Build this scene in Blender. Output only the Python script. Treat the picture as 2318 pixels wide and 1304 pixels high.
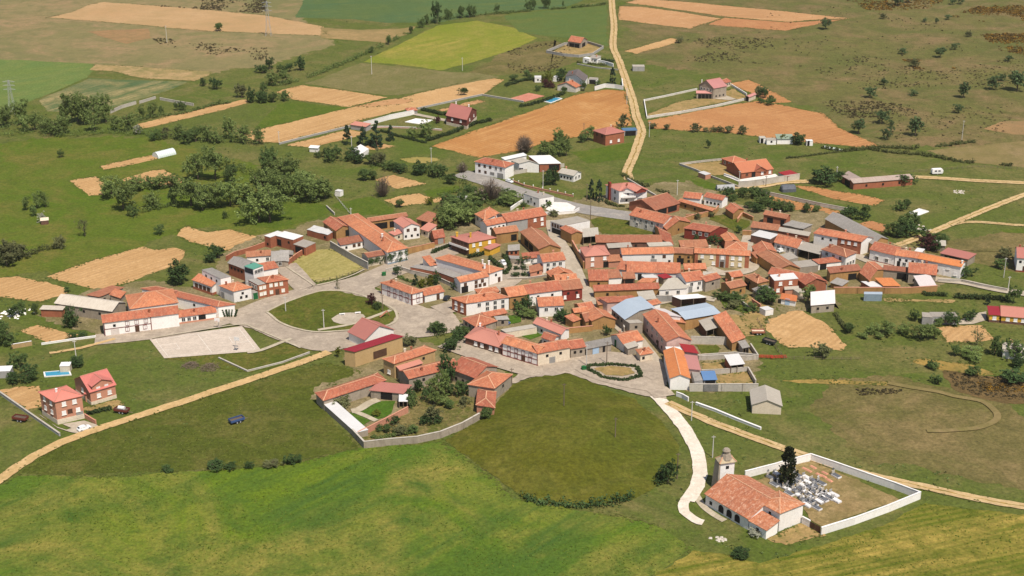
import bpy, math, random
import numpy as np
from mathutils import Vector, Matrix, noise

for o in list(bpy.data.objects): bpy.data.objects.remove(o)
SC = bpy.context.scene
COL = SC.collection
# ------------------------------------------------------------------ camera, sky, sun, exposure
cam = bpy.data.cameras.new('camera'); cam.sensor_width = 36.0; cam.lens = 36.0*3200/2318
cam.clip_start = 1.0; cam.clip_end = 20000
camo = bpy.data.objects.new('camera', cam); COL.objects.link(camo)
camo.location = (0, 0, 195); camo.rotation_euler = (math.radians(68), 0, 0)
SC.camera = camo
SUN_DIR = Vector((0.50, -0.87, 0)).normalized(); SUN_EL = math.radians(60)
wd = bpy.data.worlds.new('World'); SC.world = wd; wd.use_nodes = True
nt = wd.node_tree
sky = nt.nodes.new('ShaderNodeTexSky'); sky.sky_type = 'NISHITA'; sky.sun_disc = False
sky.sun_elevation = SUN_EL; sky.sun_rotation = math.atan2(SUN_DIR.x, SUN_DIR.y)
bg = nt.nodes['Background']; bg.inputs[1].default_value = 0.09
nt.links.new(sky.outputs[0], bg.inputs[0])
sl = bpy.data.lights.new('sun', 'SUN'); sl.energy = 4.8; sl.angle = math.radians(0.53); sl.color = (1.0, 0.925, 0.80)
so = bpy.data.objects.new('sun', sl); COL.objects.link(so)
sd = Vector((SUN_DIR.x*math.cos(SUN_EL), SUN_DIR.y*math.cos(SUN_EL), math.sin(SUN_EL)))
so.rotation_euler = sd.to_track_quat('Z', 'Y').to_euler(); so.location = (100, 100, 300)
vs = SC.view_settings; vs.view_transform = 'Standard'; vs.look = 'None'; vs.exposure = 0.17; vs.gamma = 1.0; vs.use_curve_mapping = False

rnd = random.Random(7)
BUILDINGS = [
('brick_house', 'two-storey orange brick house with pink hipped roof beside the tan dirt track', 'house', [(((-134.98, 374.13), (-127.92, 378.4), (-134.64, 385.05), (-141.7, 380.78)), 7.6, 'hip',1.68, 'bo', 'pr', 'Fw2u@.12-.9 Fw1l@.15-.4 Fw1l@.68-.92 FD1l@.4-.6 Lw2u Lw2l Fg1g@.7-.98', {'plinth': 1.6, 'lift': 1.7, 'chim': [(0.35, 0.45, 0.5, 0.9, 'wh')]})], {}),
('brick_house', 'brick house with dormered pink roof behind the hipped brick house', 'house', [(((-128.44, 386.65), (-121.91, 392.02), (-129.29, 401.02), (-135.82, 395.66)), 4.6, 'g', 3.2, 'bo', 'pr', 'Fw1l@.2-.45 Fw1l@.6-.9 Lw1u', {'plinth': 1.2, 'lift': 1.0}), (((-127.74, 387.25), (-122.63, 391.65), (-125.9, 395.44), (-131.01, 391.03)), 6.2, 'G', 1.52, 'bo', 'pr', 'Fw2u', {'z0': 3.9}), (((-131.05, 388.99), (-128.63, 388.77), (-128.33, 391.96), (-130.76, 392.18)), 2.9, 'shed', 0.96, 'bo', 'pr', '', {})], {}),
('garden_shed', 'small cream shed behind the blue garden pool', 'shed', [(((-144.8, 410.04), (-141.68, 410.33), (-141.95, 413.32), (-145.08, 413.03)), 2.4, 'flat', 0.0, 'cr', 'fw', '', {})], {}),
('garden_shed', 'grey block shed at the frame edge near the blue pool', 'shed', [(((-163.5, 405.83), (-159.43, 406.25), (-159.85, 410.23), (-163.91, 409.81)), 2.5, 'flat', 0.0, 'gr', 'fw', '', {})], {}),
('farmhouse', 'long white farmhouse with dark red timber framing facing the ball court', 'house', [(((-137.9, 438.52), (-114.72, 446.64), (-117.06, 453.34), (-140.25, 445.22)), 5.2, 'g', 1.49, 'wh', 'ot', 'Fk1u@.1-.18 Fr3u@.25-.62 Fr1l@.27-.34 Fr1l@.5-.58 FD1g@.41-.46 Fv1g@.08-.2', {'timber': 'F0-.63'})], {}),
('barn', 'broad hipped orange tile barn behind the timber-framed farmhouse', 'barn', [(((-131.72, 449.88), (-116.74, 455.53), (-121.33, 467.69), (-136.31, 462.04)), 5.6, 'hip',2.73, 'wh', 'ot', 'Rk1u', {})], {}),
('farmhouse', 'white end-walled farm range with long orange roof and big cactus at the corner', 'house', [(((-103.0, 454.71), (-97.3, 456.94), (-127.28, 473.39), (-132.98, 471.16)), 4.4, 'hip',0.99, 'wh', 'ot', 'Lk2u@.6-.95', {}), (((-120.95, 465.2), (-112.79, 460.38), (-111.27, 462.97), (-119.42, 467.78)), 4.2, 'shed', 0.75, 'wh', 'ot', 'Fk1u@.75-.85 Fk1l@.55-.7', {})], {}),
('cottage', 'low white cottage with brick dado and dark garage door opposite the ball court', 'house', [(((-115.11, 448.51), (-103.01, 453.03), (-104.21, 456.22), (-116.3, 451.69)), 2.9, 'shed', 1.19, 'wh', 'ot', 'Fd3l@.05-.5 Fk1g@.52-.73', {'plinth': 0.8, 'pm': 'bo', 'chim': [(0.45, 0.5, 0.5, 1.0, 'br')]})], {}),
('barn', 'stone barn with wide ribbed white sheet roof beside the vegetable plots', 'barn', [(((-160.45, 458.48), (-138.91, 451.21), (-136.16, 459.36), (-157.7, 466.63)), 4.0, 'g', 1.81, 'st', 'fx', 'Fk3u', {}), (((-165.1, 455.43), (-157.06, 454.81), (-156.67, 457.63), (-164.71, 458.25)), 3.0, 'shed', 0.34, 'br', 'fx', '', {})], {}),
('shed', 'long stone shed with faded tile roof next to the bare plough plot', 'shed', [(((-147.3, 466.38), (-140.7, 475.17), (-144.97, 474.88), (-151.57, 466.09)), 3.2, 'shed', 0.97, 'st', 'bt', 'Fk3l', {})], {}),
('shed', 'tiny tiled lean-to beside the telephone pole behind the stone barn', 'shed', [(((-140.0, 467.25), (-139.38, 472.93), (-143.35, 473.36), (-143.97, 467.68)), 2.4, 'shed', 1.2, 'st', 'ot', '', {})], {}),
('village_house', 'white house with hipped orange roof and flat white roof room', 'house', [(((-99.68, 468.25), (-93.64, 472.03), (-99.7, 477.38), (-105.74, 473.6)), 4.6, 'hip',1.43, 'wh', 'ot', 'Fk1u@.4-.6 Fk2l@.25-.85 Lg1g@.05-.3', {}), (((-117.34, 481.84), (-108.88, 475.19), (-104.68, 480.54), (-113.14, 487.19)), 3.6, 'g', 1.43, 'wh', 'ot', 'Fb4l', {'pm': 'br', 'plinth': 1.0}), (((-113.64, 483.08), (-105.33, 474.45), (-102.01, 476.58), (-110.32, 485.21)), 7.0, 'flat', 0.0, 'wh', 'fc', 'Fk3u', {})], {}),
('village_house', 'red brick house with hipped orange roof and cream window frames by the green garage', 'house', [(((-88.67, 473.75), (-81.11, 476.93), (-85.04, 481.71), (-92.6, 478.53)), 5.7, 'hip',1.25, 'br', 'ot', 'Fc3u@.08-.8 Fc1l@.1-.3 Fc1l@.65-.85 FD1g@.4-.55', {}), (((-91.47, 472.23), (-88.67, 474.23), (-92.93, 479.15), (-95.73, 477.15)), 5.4, 'flat', 0.0, 'br', 'fc', 'Fc2u Fc2l Ld3u', {}), (((-93.39, 471.25), (-91.61, 472.28), (-93.11, 474.87), (-94.89, 473.84)), 2.6, 'flat', 0.0, 'wh', 'fc', 'FG1g@.0-1', {})], {}),
('village_house', 'tall white house with a glazed green roof terrace', 'house', [(((-94.39, 480.81), (-91.41, 484.39), (-95.21, 487.41), (-98.18, 483.83)), 8.2, 'flat', 0.0, 'wh', 'gt', 'Fd3u Lw2l', {'glazed': 'L'}), (((-95.12, 484.64), (-86.72, 489.06), (-89.05, 493.49), (-97.45, 489.07)), 5.6, 'shed', 1.0, 'wh', 'ot', '', {})], {}),
('barn', 'brick barn with low grey sheet roof behind the white roof-terrace house', 'barn', [(((-106.68, 495.57), (-99.33, 489.05), (-95.63, 495.14), (-102.98, 501.65)), 5.0, 'g', 1.47, 'br', 'fc', 'Fk4u', {})], {}),
('barn', 'brick barn with flat white roof at the edge of the ploughed plot', 'barn', [(((-93.87, 527.14), (-86.03, 521.94), (-82.8, 526.63), (-90.63, 531.83)), 4.6, 'flat', 0.0, 'br', 'fw', 'Fk1m@.1-.35 Fk1u@.7-.8', {}), (((-97.94, 526.48), (-95.33, 524.47), (-91.06, 530.02), (-93.67, 532.03)), 4.7, 'flat', 0.0, 'br', 'fw', 'Fk1l', {})], {}),
('shed', 'small brick shed with flat pale roof above the dry grass lot', 'shed', [(((-85.55, 519.67), (-80.37, 515.89), (-77.23, 521.27), (-82.41, 525.05)), 3.6, 'flat', 0.0, 'br', 'fs', 'Fk1m@.1-.9', {})], {}),
('cottage', 'narrow tiled cottage with white walls beside the slumped slate shed', 'house', [(((-101.76, 506.58), (-92.6, 508.35), (-93.2, 511.49), (-102.37, 509.73)), 3.2, 'shed', 1.12, 'wh', 'bt', 'Fk1l@.35-.5 Fd1l@.8-.92', {'chim': [(0.6, 0.5, 0.5, 0.9, 'br')]})], {}),
('shed', 'ramshackle shed with slumped grey slate roof at the corner of the lot', 'shed', [(((-91.66, 502.92), (-85.11, 503.32), (-86.12, 510.61), (-92.67, 510.21)), 2.8, 'shed', 1.61, 'st', 'fc', 'Fk1l Fd1l', {'rough': 0.35}), (((-89.51, 510.66), (-84.24, 508.88), (-84.53, 511.28), (-89.8, 513.05)), 3.2, 'shed', 0.65, 'st', 'fc', '', {'rough': 0.3})], {}),
('farmhouse', 'big farm range with long orange roof and vine covered street front', 'house', [(((-48.13, 506.49), (-40.46, 511.39), (-63.01, 550.51), (-70.68, 545.61)), 5.4, 'hip',1.91, 'wh', 'ot', '', {'ivy': 'F', 'blue': 1, 'chim': [(0.4, 0.25, 0.6, 1.6, 'wh'), (0.3, 0.2, 0.5, 1.4, 'br')]}), (((-70.6, 533.59), (-64.92, 538.36), (-71.32, 548.98), (-77.0, 544.21)), 4.2, 'G', 1.54, 'ad', 'ot', 'Fk1m@.6-.9', {}), (((-54.92, 504.16), (-48.13, 507.5), (-51.15, 511.58), (-57.94, 508.24)), 3.9, 'g', 1.05, 'cr', 'bt', '', {'ivy': 'F'}), (((-67.07, 520.03), (-57.01, 525.91), (-58.87, 529.11), (-68.94, 523.23)), 3.0, 'shed', 1.48, 'wh', 'bt', 'Fk1l@.1-.3 Fb3l@.4-.95', {})], {}),
('shed', 'lean-to with crumpled white sheet roof against the farm range', 'shed', [(((-82.81, 538.99), (-73.97, 532.46), (-71.79, 537.35), (-80.63, 543.88)), 2.8, 'flat', 0.0, 'br', 'fw', 'Fk1l@.75-1', {'rough': 0.3})], {}),
('barn', 'old adobe barn with long brown tile roof behind the cream villa', 'barn', [(((-58.04, 543.41), (-43.01, 550.06), (-44.74, 553.99), (-59.78, 547.34)), 4.6, 'g', 0.9, 'ad', 'bt', 'Fk2m', {}), (((-39.27, 548.78), (-33.53, 544.11), (-29.11, 549.54), (-34.86, 554.21)), 4.0, 'shed', 1.4, 'ad', 'bt', 'Fk1m@.3-1', {})], {}),
('villa', 'cream villa with pink tile roof and white porticoed gable', 'house', [(((-43.51, 533.74), (-36.94, 536.38), (-41.57, 544.6), (-48.13, 541.97)), 5.4, 'G', 1.47, 'wh', 'pt', 'Fb2u@.05-.95 Fk1l@.35-.65 Fk1l@.05-.2 Fk1l@.8-.95', {}), (((-46.87, 531.7), (-43.44, 535.59), (-46.08, 536.67), (-49.5, 532.77)), 2.9, 'shed', 0.94, 'cr', 'pt', 'Fk1l', {'chim': [(0.5, 0.7, 0.5, 1.2, 'cr')]}), (((-37.33, 539.54), (-33.68, 536.25), (-30.33, 539.96), (-33.99, 543.25)), 2.9, 'shed', 1.5, 'cr', 'pt', 'Fk1l', {})], {}),
('garage', 'brick garage with orange roof and grey door beside the yellow house', 'garage', [(((-30.92, 528.21), (-26.65, 530.2), (-28.74, 538.69), (-33.02, 536.69)), 2.8, 'g', 1.8, 'br', 'ot', 'Fg1g@.3-.9', {})], {}),
('villa', 'yellow house with pink hipped roof and white balcony band', 'house', [(((-16.72, 515.91), (-6.36, 521.95), (-13.64, 529.12), (-24.0, 523.08)), 5.5, 'hip',1.23, 'ye', 'pt', 'Fw1u@.1-.25 Fw1u@.35-.5 Fw1u@.7-.85 Fc1l@.25-.4 Lb4u Lb4l', {'balcony': 'L', 'panelL': 'dk', 'chim': [(0.12, 0.8, 0.8, 1.6, 'ye'), (0.3, 0.35, 0.7, 1.6, 'ye')]}), (((-8.44, 515.49), (-4.32, 520.97), (-7.07, 522.21), (-11.19, 516.73)), 2.8, 'shed', 0.44, 'ye', 'pt', '', {})], {}),
('village_house', 'white courtyard house with orange roofs wrapped round a small yard', 'house', [(((-8.59, 484.54), (-3.63, 489.09), (-23.72, 504.26), (-28.68, 499.71)), 5.2, 'hip',1.39, 'wh', 'ot', 'Fk1u Fb1g@.6-.9', {'chim': [(0.5, 0.25, 0.5, 1.5, 'wh'), (0.25, 0.15, 0.7, 1.6, 'wh'), (0.75, 0.2, 0.6, 1.6, 'wh')]}), (((-18.69, 476.82), (-8.57, 482.86), (-11.29, 487.41), (-21.41, 481.38)), 4.6, 'g', 1.11, 'wh', 'ot', 'Fk1g@.02-.28 Fb1u@.1-.25 Fb2u@.45-.9 Fb1l@.5-.62 Fb2l@.62-.95', {}), (((-30.97, 498.36), (-28.1, 499.93), (-31.46, 506.07), (-34.33, 504.5)), 2.7, 'shed', 1.4, 'wh', 'ot', '', {})], {}),
('shed', 'brick yard range with flat grey roof bending along the courtyard wall', 'shed', [(((-38.16, 496.82), (-27.58, 491.77), (-25.06, 494.48), (-35.65, 499.53)), 2.8, 'flat', 0.0, 'br', 'fc', '', {}), (((-27.58, 491.77), (-21.14, 485.58), (-18.75, 489.01), (-25.19, 495.2)), 2.8, 'flat', 0.0, 'br', 'fc', '', {})], {}),
('village_house', 'half-timbered white corner house facing the plaza', 'house', [(((-35.89, 465.28), (-31.61, 468.29), (-43.36, 478.87), (-47.65, 475.86)), 4.8, 'hip',1.07, 'wh', 'ot', 'Lr4u@.15-.95 Lr4l@.15-.95 Fr1u@.4-.7 Fr1l@.4-.7', {'timber': 'L0-1 F0-1'}), (((-31.28, 468.19), (-24.43, 472.32), (-27.73, 477.8), (-34.58, 473.68)), 2.9, 'g', 1.34, 'wh', 'ot', 'Fb1g@.5-.9', {})], {}),
('village_house', 'white two-storey house with red brick end by the plaza', 'house', [(((-15.83, 456.26), (-1.03, 461.94), (-6.53, 466.97), (-21.33, 461.28)), 4.9, 'hip',1.4, 'wh', 'ot', 'Fd1u@.25-.35 Fd3u@.4-.95 Fd3l@.4-.95 Lw2u Lw2l', {'brickL': 1})], {}),
('village_house', 'adobe fronted house in the middle of the terrace', 'house', [(((-1.03, 462.32), (5.84, 464.98), (2.59, 473.37), (-4.28, 470.71)), 4.8, 'g', 1.89, 'ad', 'ot', 'Fk2u Fk1l', {})], {}),
('village_house', 'white terrace house between the adobe front and the red house', 'house', [(((5.84, 464.87), (18.02, 469.18), (15.01, 477.66), (2.84, 473.35)), 4.9, 'g', 1.89, 'wh', 'ot', 'Fk2u', {})], {}),
('village_house', 'red painted brick house at the end of the terrace', 'house', [(((18.03, 469.26), (25.52, 471.48), (22.96, 480.11), (15.47, 477.89)), 4.6, 'g', 1.89, 'rd', 'bt', 'Fw1l@.7-.85 Fk2u Fw1l@.05-.2', {})], {}),
('barn', 'tile barn with open adobe gable on the sloping street', 'barn', [(((14.63, 485.09), (23.64, 486.94), (21.73, 492.07), (12.72, 490.22)), 3.4, 'G', 1.91, 'ad', 'ot', 'Lk2l', {})], {}),
('barn', 'hipped orange barn behind the red painted house', 'barn', [(((16.24, 475.22), (24.15, 476.71), (22.41, 485.95), (14.5, 484.46)), 4.4, 'g', 1.97, 'ad', 'ot', '', {})], {}),
('village_house', 'white house with orange roof above the small round-bush garden', 'house', [(((11.7, 496.86), (20.29, 499.44), (17.99, 507.1), (9.4, 504.52)), 4.8, 'g', 1.68, 'wh', 'ot', 'Fd3u Fk1l@.1-.3 Fk1l@.4-.5 Fk1l@.7-.9', {})], {}),
('shed', 'small tiled shed with white gable beside the round-bush garden', 'shed', [(((4.31, 505.74), (11.0, 507.32), (10.44, 511.76), (3.76, 510.18)), 2.8, 'shed', 0.67, 'wh', 'ot', 'Rw1l', {})], {}),
('shed', 'low grey sheet shed behind the yellow house garden', 'shed', [(((-1.55, 514.87), (2.97, 515.89), (2.95, 521.01), (-1.56, 519.99)), 2.6, 'shed', 0.5, 'br', 'fc', 'Fk2l', {}), (((-0.59, 507.05), (3.5, 506.39), (2.79, 509.71), (-1.3, 510.37)), 2.4, 'flat', 0.0, 'st', 'fc', '', {})], {}),
('shed', 'brick shed with brown tile roof fronting the paved garden', 'shed', [(((6.72, 492.02), (11.57, 495.17), (11.28, 499.79), (6.43, 496.65)), 2.5, 'shed', 0.81, 'bo', 'bt', 'Fk1l@.5-.8', {})], {}),
('cottage', 'single-storey orange tiled house at the plaza corner', 'house', [(((-17.06, 447.48), (-12.06, 440.01), (-5.18, 445.41), (-10.18, 452.88)), 2.9, 'hip',1.83, 'st', 'ot', 'Fk3l', {}), (((-9.11, 448.24), (-1.71, 452.14), (-2.87, 454.35), (-10.27, 450.46)), 3.0, 'shed', 0.87, 'ad', 'ot', '', {})], {}),
('shed', 'grey slate lean-to with junk beside the small lawn', 'shed', [(((-5.29, 446.82), (-0.96, 447.44), (-1.84, 449.62), (-6.17, 449.01)), 2.6, 'shed', 0.46, 'st', 'fc', 'Fk1l@0-1', {})], {}),
('village_house', 'long brown brick bungalow with dull pink hipped roof', 'house', [(((-15.6, 431.7), (-3.48, 423.08), (0.45, 432.75), (-11.66, 441.37)), 2.9, 'hip',2.13, 'dk', 'pt', 'Fw2l@.2-.55 Fw2l@.62-.95 Fb1g@.52-.6', {'chim': [(0.3, 0.75, 0.5, 1.2, 'br'), (0.75, 0.5, 0.5, 1.4, 'br'), (0.15, 0.8, 0.5, 1.2, 'wh')]})], {}),
('village_house', 'half-timbered house with dark red beams on the wide asphalt street', 'house', [(((-3.41, 422.5), (8.23, 414.35), (11.84, 419.51), (0.21, 427.66)), 4.9, 'g', 1.32, 'wh', 'ot', 'Fr4u@.1-.9 Fr2l@.1-.5 FD1g@.55-.65 Fr1l@.72-.85', {'timber': 'F0-1', 'plinth': 0.7, 'pm': 'rd'}), (((8.34, 414.35), (19.01, 419.23), (16.22, 425.33), (5.55, 420.44)), 4.9, 'g', 1.41, 'cr', 'ot', 'Fk2u Fg1g@.35-.55', {})], {}),
('barn', 'stone fronted barn next to the half-timbered house', 'barn', [(((19.06, 420.25), (24.26, 422.11), (22.01, 428.42), (16.81, 426.56)), 3.8, 'g', 1.41, 'st', 'ot', 'Fk2u', {})], {}),
('village_house', 'inner courtyard house with long dull pink roof beside a small lawn', 'house', [(((7.26, 442.84), (16.43, 433.37), (19.43, 437.8), (10.26, 447.28)), 3.2, 'g', 1.1, 'wh', 'pt', 'Fk2l', {}), (((9.71, 431.36), (13.71, 427.88), (15.83, 432.29), (11.83, 435.77)), 3.0, 'g', 0.99, 'wh', 'ot', 'Fk2l', {})], {}),
('terrace_block', 'flat white terrace roof with cream wall above the small lawn', 'outbuilding', [(((-1.95, 436.61), (8.32, 440.81), (6.63, 443.32), (-3.65, 439.12)), 2.5, 'flat', 0.0, 'cr', 'fs', '', {})], {}),
('village_house', 'small white gabled house with grey side wall below the terrace', 'house', [(((9.41, 455.16), (18.15, 456.32), (17.08, 464.35), (8.35, 463.19)), 4.2, 'g', 1.7, 'wh', 'ot', 'Fd2u', {})], {}),
('shed', 'low tiled shed with small black window near the grey-sided house', 'shed', [(((24.1, 454.57), (29.12, 456.81), (26.67, 462.29), (21.65, 460.05)), 3.0, 'g', 1.26, 'ad', 'ot', '', {})], {}),
('barn', 'ochre gabled barn with brick lower wall on the sloping street', 'barn', [(((27.26, 444.01), (35.7, 445.36), (32.76, 452.84), (24.32, 451.48)), 3.5, 'G', 1.75, 'ad', 'ot', '', {})], {}),
('shed', 'jumble of small orange tiled sheds above an adobe wall', 'shed', [(((20.97, 445.27), (23.89, 447.75), (21.04, 450.46), (18.12, 447.99)), 2.6, 'shed', 0.98, 'ad', 'ot', '', {}), (((25.08, 444.65), (27.46, 445.89), (25.57, 452.74), (23.19, 451.51)), 3.0, 'g', 1.46, 'ad', 'bt', '', {})], {}),
('shed', 'low shed with split grey sheet roof and blue doors on the street', 'shed', [(((24.26, 422.02), (32.99, 426.11), (32.71, 430.28), (23.98, 426.2)), 2.9, 'shed', 0.58, 'st', 'fc', 'Fl1g@.25-.5 Fk1g@.65-.75', {})], {}),
('cottage', 'orange roofed cottage with white front and green door', 'house', [(((36.77, 425.71), (43.72, 429.51), (39.85, 436.81), (32.9, 433.01)), 3.0, 'g', 1.74, 'wh', 'ot', 'LG1g@.3-.45', {})], {}),
('shed', 'small grey sheet shed on the street corner', 'shed', [(((37.95, 422.09), (41.81, 424.75), (40.68, 427.62), (36.82, 424.96)), 3.0, 'shed', 0.36, 'st', 'fs', '', {})], {}),
('cottage', 'tiny hipped orange roofed cottage at the street fork', 'house', [(((41.6, 417.4), (46.1, 419.34), (44.96, 423.8), (40.46, 421.86)), 2.9, 'hip',0.95, 'cr', 'ot', 'Fk1l@.1-.4', {})], {}),
('barn', 'stone barn with wide blue-grey metal roof in the village core', 'barn', [(((34.62, 452.82), (38.52, 442.93), (49.38, 453.33), (45.49, 463.22)), 4.6, 'g', 1.11, 'st', 'bl', 'Fk3u', {}), (((39.99, 440.43), (44.43, 441.04), (43.07, 443.48), (38.62, 442.87)), 4.2, 'flat', 0.0, 'st', 'fs', 'Fk1u', {})], {}),
('village_house', 'long pink house with orange gabled roof lining the street', 'house', [(((50.44, 422.55), (58.75, 423.52), (53.19, 445.51), (44.88, 444.54)), 5.6, 'G', 1.74, 'pk', 'ot', 'Ld4u Lk4l Lb1g@.6-.7', {'chim': [(0.25, 0.6, 0.5, 1.5, 'br')]})], {}),
('shed', 'orange lean-to on the yard side of the long pink house', 'shed', [(((55.35, 443.75), (59.39, 442.52), (57.75, 446.12), (53.7, 447.35)), 3.4, 'shed', 0.45, 'ad', 'ot', '', {})], {}),
('barn', 'barn with large pinkish white sheet roof between the blue roofs', 'barn', [(((53.27, 445.45), (57.87, 444.09), (52.77, 449.82), (48.17, 451.18)), 5.0, 'shed', 0.49, 'wh', 'fp', '', {})], {}),
('shed', 'small orange roofed shed beside the blue-grey metal barn', 'shed', [(((48.27, 457.0), (52.59, 459.92), (50.0, 463.16), (45.67, 460.24)), 3.6, 'g', 0.87, 'wh', 'ot', '', {})], {}),
('barn', 'wide low barn with slate-blue sheet roof behind the pink house', 'barn', [(((59.27, 443.86), (71.84, 449.08), (68.01, 458.22), (55.43, 453.0)), 4.2, 'g', 0.69, 'ad', 'bl', '', {})], {}),
('open_shed', 'open fronted shed with flat white sheet roof and dark interior', 'shed', [(((59.91, 463.07), (69.05, 465.06), (66.35, 468.18), (57.22, 466.19)), 3.6, 'flat', 0.0, 'dk', 'fw', '', {'open': 'F'})], {}),
('outbuilding', 'pink walled outbuilding with maroon sheet roof and white terrace', 'outbuilding', [(((55.87, 416.89), (60.26, 415.46), (59.24, 420.69), (54.85, 422.13)), 4.4, 'shed', 0.47, 'pk', 'mr', '', {}), (((50.52, 417.78), (55.89, 417.66), (55.54, 421.02), (50.17, 421.13)), 4.2, 'flat', 0.0, 'wh', 'fw', '', {})], {}),
('village_house', 'white gabled house with bright orange roof at the foot of the street', 'house', [(((49.13, 397.79), (55.55, 397.65), (55.63, 417.54), (49.21, 417.69)), 4.2, 'G', 1.35, 'wh', 'nt', '', {}), (((55.66, 405.73), (59.66, 404.73), (59.52, 413.28), (55.52, 414.28)), 3.6, 'shed', 0.83, 'pk', 'pp', '', {})], {}),
('garage', 'yard shelter with blue sheet roof beside the bright orange roof', 'garage', [(((59.9, 399.0), (64.2, 399.29), (63.98, 404.58), (59.69, 404.29)), 2.8, 'shed', 0.53, 'gr', 'bs', 'Fk1g@.05-.95', {}), (((57.04, 398.54), (59.9, 399.41), (59.82, 406.22), (56.95, 405.34)), 2.6, 'flat', 0.0, 'gr', 'fc', '', {})], {}),
('open_shed', 'open sided shed with tilted white sheet roof in the walled yard', 'shed', [(((69.74, 409.33), (74.52, 410.56), (73.38, 416.71), (68.61, 415.48)), 3.0, 'shed', 0.75, 'br', 'fw', '', {'open': 'F'})], {}),
('hut', 'white gabled barn with grey roof standing alone in the grass', 'barn', [(((72.28, 381.51), (81.14, 380.6), (82.11, 390.68), (73.25, 391.58)), 3.0, 'G', 1.87, 'cr', 'fs', '', {})], {}),
('barn', 'stone barn with tilted pinkish white sheet roof above the tan plot', 'barn', [(((105.18, 458.47), (113.88, 460.36), (115.23, 468.24), (106.53, 466.36)), 3.2, 'shed', 1.86, 'st', 'fp', 'Fk2u', {})], {}),
('village_house', 'brick house with flat white roof and two white windows', 'house', [(((95.26, 476.07), (103.97, 478.11), (103.26, 483.67), (94.54, 481.63)), 5.6, 'flat', 0.0, 'br', 'fw', 'Fw2u@.05-.9 Fw1l@.05-.3', {}), (((104.67, 480.31), (106.42, 475.52), (114.88, 478.61), (113.12, 483.41)), 4.2, 'g', 1.89, 'br', 'ot', '', {})], {}),
('barn', 'wide orange tiled barn behind the flat white roof', 'barn', [(((94.87, 486.93), (107.23, 479.61), (110.8, 485.63), (98.44, 492.95)), 4.0, 'g', 1.47, 'ad', 'ot', '', {})], {}),
('barn', 'orange roofed barn with grey gable and a white vent', 'barn', [(((108.54, 478.11), (115.16, 478.71), (113.77, 486.59), (107.15, 485.99)), 3.4, 'G', 1.39, 'gr', 'ot', 'Fw1l@.5-.65', {})], {}),
('shed', 'white walled shed with small orange roof and pale blue door', 'shed', [(((96.02, 467.12), (101.08, 464.66), (102.15, 468.21), (97.09, 470.66)), 2.2, 'shed', 0.73, 'wh', 'nt', 'Fl1g@.3-.6', {})], {}),
('shed', 'cream walled lean-to near the brick house', 'shed', [(((98.85, 474.6), (104.03, 475.42), (104.3, 477.75), (99.12, 476.93)), 2.6, 'shed', 0.23, 'bo', 'fs', '', {}), (((103.44, 471.57), (106.08, 472.59), (104.63, 476.32), (102.0, 475.3)), 2.5, 'flat', 0.0, 'cr', 'fs', '', {})], {}),
('cottage', 'adobe cottage with brick gable and old brown tiles', 'house', [(((78.99, 473.9), (85.36, 477.35), (82.49, 482.69), (76.11, 479.24)), 3.3, 'g', 1.27, 'ad', 'bt', 'Fk1l@.15-.3 Fk1l@.6-.75', {})], {}),
('farmhouse', 'adobe farmhouse with hipped brown roof and open cart door', 'house', [(((89.02, 475.99), (93.44, 478.64), (89.66, 486.03), (85.24, 483.38)), 4.6, 'hip',1.08, 'ad', 'bt', 'Lk1u@.3-.5 Lk1g@.05-.4', {})], {}),
('shed', 'small grey slate shed with cream base', 'shed', [(((91.96, 471.19), (95.01, 474.6), (92.58, 477.97), (89.53, 474.56)), 2.6, 'shed', 0.49, 'cr', 'fc', '', {'rough': 0.2})], {}),
('hut', 'little white block hut beside the tan plot', 'hut', [(((88.83, 456.1), (91.82, 457.38), (90.14, 460.09), (87.15, 458.8)), 2.3, 'flat', 0.0, 'wh', 'fw', '', {})], {}),
('barn', 'narrow barn with long orange tile roof running down the yard', 'barn', [(((72.68, 426.53), (77.67, 431.16), (73.69, 448.25), (68.7, 443.63)), 3.2, 'shed', 2.13, 'ad', 'ot', '', {})], {}),
('open_shed', 'open shelter with tilted pale sheet roof beside the long orange barn', 'shed', [(((65.47, 436.47), (71.08, 440.25), (69.38, 447.22), (63.77, 443.44)), 3.2, 'shed', 0.67, 'dk', 'fs', '', {'open': 'F'})], {}),
('shed', 'small grey roofed lean-to over scrap in the block yard', 'shed', [(((75.76, 423.3), (78.35, 424.66), (77.47, 429.16), (74.87, 427.8)), 2.6, 'shed', 0.44, 'gr', 'fc', '', {'open': 'F'})], {}),
('barn', 'long low barn with reddish tile roof below the triangular green', 'barn', [(((33.54, 523.28), (58.8, 523.42), (58.78, 527.52), (33.52, 527.38)), 3.0, 'shed', 1.64, 'dk', 'bt', 'Fk4l', {})], {}),
('barn', 'orange tiled wing stepping down beside the triangular green', 'barn', [(((59.16, 527.14), (63.34, 520.84), (62.3, 536.61), (58.13, 542.9)), 3.0, 'g', 1.65, 'ad', 'ot', '', {})], {}),
('shed', 'grey sheet roofed shed behind the long white house', 'shed', [(((53.75, 518.17), (62.93, 519.34), (62.34, 523.48), (53.16, 522.31)), 3.2, 'flat', 0.0, 'st', 'fs', '', {})], {}),
('village_house', 'long white house with orange roof facing the inner lane', 'house', [(((42.28, 504.66), (61.7, 506.19), (61.19, 512.77), (41.76, 511.24)), 4.9, 'g', 1.39, 'wh', 'ot', 'Fd1u@.55-.65 Fb1u@.78-.86 Fg1g@.55-.68 Fk1l@.9-.95', {'chim': [(0.14, 0.5, 0.4, 1.0, 'br')]})], {}),
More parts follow.
